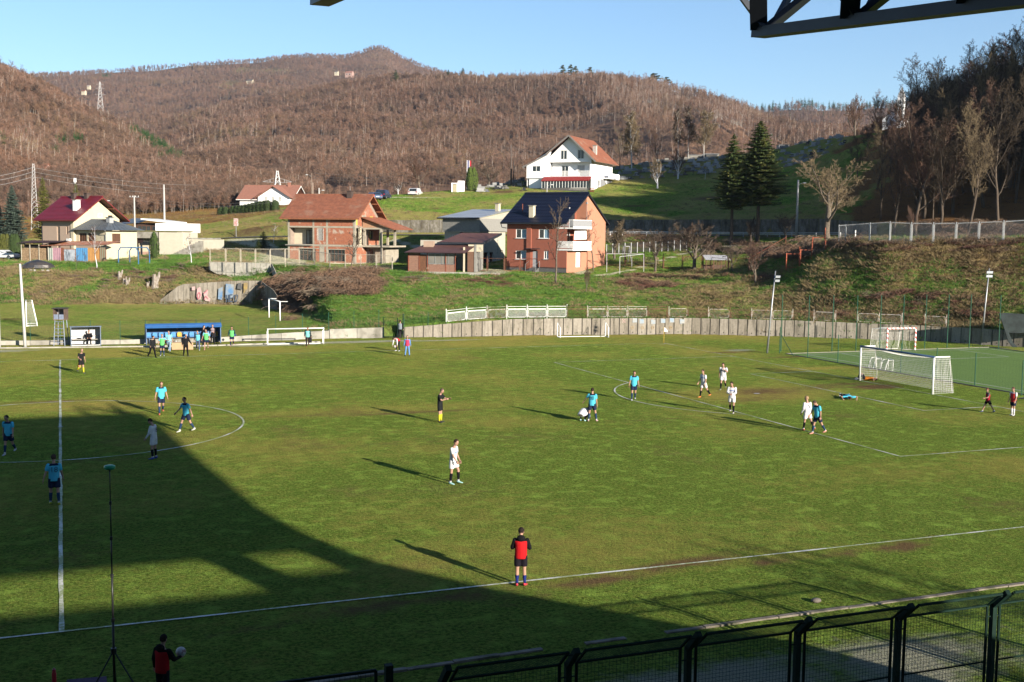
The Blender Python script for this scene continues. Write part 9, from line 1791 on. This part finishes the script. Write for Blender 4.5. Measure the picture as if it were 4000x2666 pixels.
person('ball boy in red bib over black hoodie seen from behind on the near touchline', at(1196, 1347), 178, 1.72, pose(STAND, arms=AR((16, 14, 95, 35), (16, 14, 95, 35)), legs=LG((0, 1, 2, 2), (3, 2, 3, 22)), head=(14, 0), sockh=.62), top=BK_, bot=(.015, .013, .02), sock=(.02, .035, .20), shoe=(.70, .06, .08), bib=(.55, .015, .02), sleeve='long', hood=BK_, hair=(.03, .022, .02));
t, J = person('ball boy in red bib and black hoodie holding a white ball at the bottom edge', (2.02, -37.7, 0), 140, 1.56, pose(STAND, arms=AR((14, 0, 20, 0), (14, 28, 62, 10)), head=(10, 20)), top=BK_, bot=(.02, .02, .025), sock=BK_, shoe=(.1, .1, .1), bib=(.50, .012, .02), sleeve='long', hood=BK_, legs='long', hair=(.035, .025, .02))
def ball(p, lab, col=(.62, .60, .58), r=.11, m=None):
 mb = MB(); mb.ell((0, 0, 0), (r, r, r), 18, 12); o = mb.build('football', m or M('ball_panels', col, (.35, .20, .18), 9, .4, lo=.52, hi=.58), None, True, loc=p); return tag(o, lab, 'ball')
bpy.context.view_layer.update()
ball(t.matrix_world @ (J['wrR']+J['BR'] @ Vector((-.06, .03, -.10)))+U1*.06, 'white football tucked under the arm of the boy at the bottom edge')
BEND = dict(arms=AR((6, 72, 12, 10), (6, 76, 12, 10)), legs=LG((8, 6, 8, 10), (8, 6, 8, 10)), lean=62, curl=14, head=(10, 0))
t, J = person('boy in red bib bending down to pick up a ball near the gate', at(915, 807), -38, 1.72, BEND, top=WH, bot=(.03, .03, .035), sock=WH, shoe=WH, bib=(.60, .04, .06), legs='long', hair=(.05, .04, .03), sleeve='long')
bpy.context.view_layer.update(); ball(t.matrix_world @ ((J['wrL']+J['wrR'])/2-U1*.12), 'white football in the hands of the bending boy', (.7, .7, .7), .11)
person('person in light blue tracksuit and pink red bib near the gate', at(936, 818), -5, 1.70, pose(STAND, legs=LG((4, 6, 2, 8), (4, 6, 2, 8))), top=(.14, .30, .62), bot=(.16, .34, .66), sock=None, shoe=(.03, .03, .04), bib=(.62, .06, .14), sleeve='long', legs='long')
person('man in grey gilet and black trousers standing in the open gate', gp3(1563, 1321), 170, 1.74, pose(STAND), top=(.25, .29, .33), bot=BK_, sock=None, shoe=BK_, sleevec=BK_, sleeve='long', legs='long', coat=1)
person('player in cyan bib over dark tracksuit walking past the junior goal', at(707, 797), 5, 1.80, pose(WALK2), top=(.02, .05, .06), bot=(.03, .02, .025), sock=None, shoe=(.45, .12, .06), bib=(.25, .68, .66), sleeve='long', legs='long')
g = Vector(at(712.5, 796)); mb = MB(); mb.loft([[g+RH*(a*.14)+FH*(b_*.08)+U1*z for a, b_ in ((-1, -1), (1, -1), (1, 1), (-1, 1))] for z in (.32, .5, .8, .98)]); tag(mb.build('bag', PC((.03, .03, .035), .9)), 'black bag carried beside the cyan bib player', 'bag')
person('substitute in green bib holding a blue ball right of the blue dugout', at(533, 796), -2, 1.80, pose(WALK2, arms=AR((14, 4, 14, 0), (14, 2, 14, 0))), top=(.02, .06, .07), bot=NV, sock=NV, shoe=(.75, .35, .36), bib=GRN, sleeve='long')
ball(Vector(at(540, 790))+U1*.78, 'small blue ball held by the green bib substitute', (.15, .2, .6), .11, PC((.15, .2, .6), .4))
p0, p1 = G(277, 1354), G(395, 1351); dd = (p1-p0).normalized(); nn = Vector((-dd.y, dd.x, 0)); sp_ = p0+dd*1.5+nn*.62
SIT = dict(arms=AR((14, 30, 55, 40), (14, 30, 55, 40)), legs=LG((84, 5, 78, 5), (88, 2, 82, 5)), lean=6, head=(10, 0))
person('man in black suit and white shirt sitting on the white dugout bench', (sp_.x, sp_.y, 0), 0, 1.76, SIT, top=(.015, .015, .018), bot=(.015, .015, .018), sock=BK_, shoe=BK_, sleeve='long', legs='long', coat=1, stripe=None)
DG = 'people around the blue dugout'
person('man in black padded jacket and trousers reaching out a hand left of the group', at(350, 822), 35, 1.83, pose(WALK, arms=AR((8, 4, 10, 0), (24, 36, 8, 0)), lean=8), top=(.02, .02, .024), bot=(.012, .012, .014), sock=None, shoe=BK_, sleeve='long', legs='long', coat=1, group=DG)
person('substitute in green bib with one arm stretched to the left', at(373, 818), -5, 1.78, pose(STAND, arms=AR((58, 20, 30, 0), (14, 0, 14, 0))), top=(.22, .62, .78), bot=NV, sock=(.03, .06, .12), shoe=(.5, .52, .55), bib=GRN, group=DG)
person('man in pale cyan bib and jeans just behind the green bib substitute', at(389, 808), -15, 1.80, pose(WALK, head=(4, 0)), top=LC, bot=(.28, .40, .55), sock=None, shoe=WH, bib=(.30, .72, .85), legs='long', group=DG)
person('substitute in green bib bending forward inside the dugout', gp3(703, 1337), -20, 1.80, pose(BEND, lean=46, arms=AR((30, 30, 30, 0), (46, -30, 80, 0))), top=(.02, .05, .10), bot=NV, sock=NV, shoe=WH, bib=GRN, sleeve='long', group=DG)
person('bald man in an open black suit walking in front of the beige board', at(427, 819), 18, 1.84, pose(WALK, arms=AR((26, 10, 14, 0), (12, -8, 30, 0)), legs=LG((8, 3, 4, 8), (-8, 2, 8, 8))), top=(.014, .014, .016), bot=(.012, .012, .014), sock=None, shoe=BK_, sleeve='long', legs='long', coat=1, bald=True, group=DG)
person('man in cyan bib and jeans leaning forward at the right end of the board', at(455, 805), -8, 1.80, pose(WALK, lean=16, head=(10, 0), legs=LG((20, 4, 8, 5), (-18, 4, 18, 5))), top=(.02, .03, .07), bot=(.10, .14, .24), sock=None, shoe=(.6, .6, .6), bib=(.18, .62, .74), sleeve='long', legs='long', group=DG)
person('person in long black coat turned to the right in front of the dugout seats', at(467, 796), 70, 1.84, pose(STAND, arms=AR((8, 20, 80, 20), (8, 20, 80, 20)), lean=4), top=(.016, .016, .018), bot=(.02, .02, .022), sock=None, shoe=WH, sleeve='long', legs='long', coat=2, group=DG)
person('substitute in green bib over cyan shirt with pink boots before the dugout', at(474, 804), -4, 1.80, pose(WALK2, head=(12, -10), arms=AR((14, 4, 10, 0), (16, -2, 12, 0))), top=(.25, .65, .80), bot=NV, sock=None, shoe=(.75, .34, .36), bib=GRN, group=DG)
person('man in striped sweater and open black jacket holding a dark bag', at(489, 792), -5, 1.80, pose(STAND, arms=AR((14, 20, 70, 30), (14, 10, 50, 20)), legs=LG((2, 4, 2, 6), (2, 4, 2, 6))), top=(.40, .30, .32), bot=(.02, .02, .024), sock=None, shoe=BK_, sleevec=BK_, sleeve='long', legs='long', stripe=(.05, .05, .06), group=DG)
g = Vector(at(493, 792)); mb = MB(); mb.loft([[g+RH*(a*.15)+FH*(b_*.07-.2)+U1*z for a, b_ in ((-1, -1), (1, -1), (1, 1), (-1, 1))] for z in (.72, .85, 1.0, 1.1)]); tag(mb.build('bag', PC((.03, .03, .035), .9)), 'dark shoulder bag of the man in the striped sweater', 'bag')
p0, p1 = G(571, 1348), G(863, 1341); dd = (p1-p0).normalized(); nn = Vector((-dd.y, dd.x, 0)); q = p0+dd*2.6+nn*.75; bottle('water_bottle', 'white bottle on the ground under the dugout seats', q.x, q.y, 0, (.6, .6, .6), .3, .05)
mb = MB(); mb.ell((0, 0, .05), (.3, .14, .09), 10, 6); q = p0+dd*2.35+nn*.6; tag(mb.build('green_bib_pile', PC((.15, .6, .25), .9), None, True, loc=q), 'small heap of green bibs under the dugout seats', 'bib')
st_ = thing('grandstand_roof', 'dark steel grandstand roof with triangular truss beams at the top edge', 'roof', (0, -55, 0)); o_ = st_.location.copy()
TR = M('truss_steel', (.045, .055, .075), (.035, .042, .058), 2, .5, .3); yE = CAM.y+18.07; zE_ = CAM.z+3.675; sl_ = math.tan(math.radians(4.9)); XS = [-60, -52, -44, -36, -28, -20, -12, -4.0, 4.05, 12.05, 20.4]
def bz(y): return zE_-(yE-y)*sl_
for x in XS:
 dq = -.10 if x < 8 else -.02; cx = x-o_.x; hz = lambda y: bz(y)-o_.z+dq; mb = MB(); y0, y1 = yE-o_.y, -67.4-o_.y
 a, c = Vector((cx, y0, zE_+dq)), Vector((cx, y1, bz(-67.4)+dq)); mb.bar(a, c, .30, .18); mb.build('lower_chord', TR, st_)
 for sx in (-.9, .9): mb = MB(); mb.bar(a+Vector((sx, -.9, 1.15)), c+Vector((sx, 0, 1.15)), .14, .14); mb.build('upper_chord', TR, st_)
 n = 9
 for k in range(n):
  ya = y0-(y0-y1)*k/n; yb = y0-(y0-y1)*(k+.5)/n
  for sx in (-.9, .9):
   mb = MB(); mb.bar((cx+sx*.1, ya-.15, hz(ya+o_.y)+.05), (cx+sx, yb, hz(yb+o_.y)+1.15), .30, .10); mb.bar((cx+sx, ya, hz(ya+o_.y)+1.15), (cx+sx*.1, ya-.3, hz(ya+o_.y)+.05), .10) ; mb.build('web_member', TR, st_)
SHT = M('roof_sheet', (.20, .21, .22), (.16, .17, .18), 1, .5)
zr_ = lambda y: bz(y)+1.15+.12
mb = MB(); x0, x1 = -62, 22.9; PR = [(-49.0, 15.0), (-51.4, 14.55), (-57.8, 13.97), (-61.5, 13.5), (-66.2, 12.96), (-67.9, 12.2)]
for (a, za), (c, zc) in zip(PR[:-1], PR[1:]):
 mb.mesh([(x0, a+55, za), (x1, a+55, za), (x1, c+55, zc), (x0, c+55, zc), (x0, a+55, za+.06), (x1, a+55, za+.06), (x1, c+55, zc+.06), (x0, c+55, zc+.06)], [(0, 3, 2, 1), (4, 5, 6, 7), (0, 1, 5, 4), (1, 2, 6, 5), (3, 0, 4, 7)])
mb.build('roof_sheet', SHT, st_)
mb = MB(); mb.box(x0, x1, -13.05, -12.92, 11.75, 12.2); mb.build('rear_panel', SHT, st_)
mb = MB(); mb.box(x0, x1, -13.05, -12.93, 5, 10.75); mb.box(18.7, 20.0, -13.05, -12.93, 10.76, 11.74); mb.box(20.0, 22.9, -13.05, -12.93, 10.76, 11.1); mb.box(21.7, 22.9, -13.05, -12.93, 11.11, 11.74); mb.build('rear_wall', SHT, st_)
pf = [(-68, 0), (-53.5, 0), (-53.5, 3.2), (-55, 4.6), (-58.4, 6.05), (-64.9, 9.4), (-66, 10.1), (-67.9, 11.3), (-67.7, 12.2), (-68, 12.2)]
mb = MB(); mb.face([(22.9, y+55, z) for y, z in pf]); mb.face([(22.75, y+55, z) for y, z in pf][::-1]); mb.build('end_wall', CONC, st_)
t = thing('terrace', 'concrete spectator terrace under the roof behind the green fence', 'terrace', (0, -55, 0)); mb = MB()
for k in range(16): y = -53.6-k*.88; z = 2.9+k*.45; mb = MB(); mb.box(-62, 22.7, y-.88+55, y+55, z-.5, z); mb.build('terrace_step', CONC, t)
mb = MB(); mb.box(-62, 22.7, -53.6+55, -53.4+55, 0, 3.0); mb.build('front_wall', CONC, t)
for i, (x, y, H) in enumerate([(30, -69, 10), (27, -73, 10), (37, -73, 13), (32, -66, 8), (33, -78, 11), (44, -84, 13), (40, -90, 12), (52, -90, 15), (60, -96, 17), (70, -100, 17), (36, -92, 14), (56, -84, 12), (50, -102, 15)]):
 put_tree(('beech1', 'beech2', 'beech3')[i % 3], 'bare_beech', 'bare tree standing behind the stand outside the picture, one of the bank trees', (x, y, -.5), H, 1.0, i*1.3, 'bank trees behind the stand')
X2, Y2 = np.meshgrid(np.arange(90, 300, 4.), np.arange(-64, 26, 3.)); s2 = .943*X2+.334*(Y2+2); Z2 = (56+20*np.clip((s2-150)/10, 0, 1)+4*fbm(X2/9, Y2/9, 3, 99))*np.clip((s2-108)/22, 0, 1)*np.clip(1.15*(1-np.abs((Y2+20)/40)**2), 0, 1)*np.clip((285-X2)/60, 0, 1)-.8
o = grid_mesh('shade_hill', X2, Y2, Z2, np.stack([X2*0, X2*0, X2*0, X2*0+.9], -1), M_GROUND); struct(o)  # unseen hill, added and shaped to shade the road and the wood
if HAZE > 0:
 m = bpy.data.materials.new('thin_haze'); m.use_nodes = True; nt = m.node_tree; nt.nodes.clear(); o_ = nt.nodes.new('ShaderNodeOutputMaterial'); pv = nt.nodes.new('ShaderNodeVolumePrincipled'); pv.inputs['Color'].default_value = (.72, .82, 1.0, 1); pv.inputs['Density'].default_value = HAZE; pv.inputs['Anisotropy'].default_value = .3; nt.links.new(pv.outputs[0], o_.inputs['Volume'])
 mb = MB(); mb.box(-4500, 4500, -600, 4500, -62, 560); stuff(mb.build('haze', m))
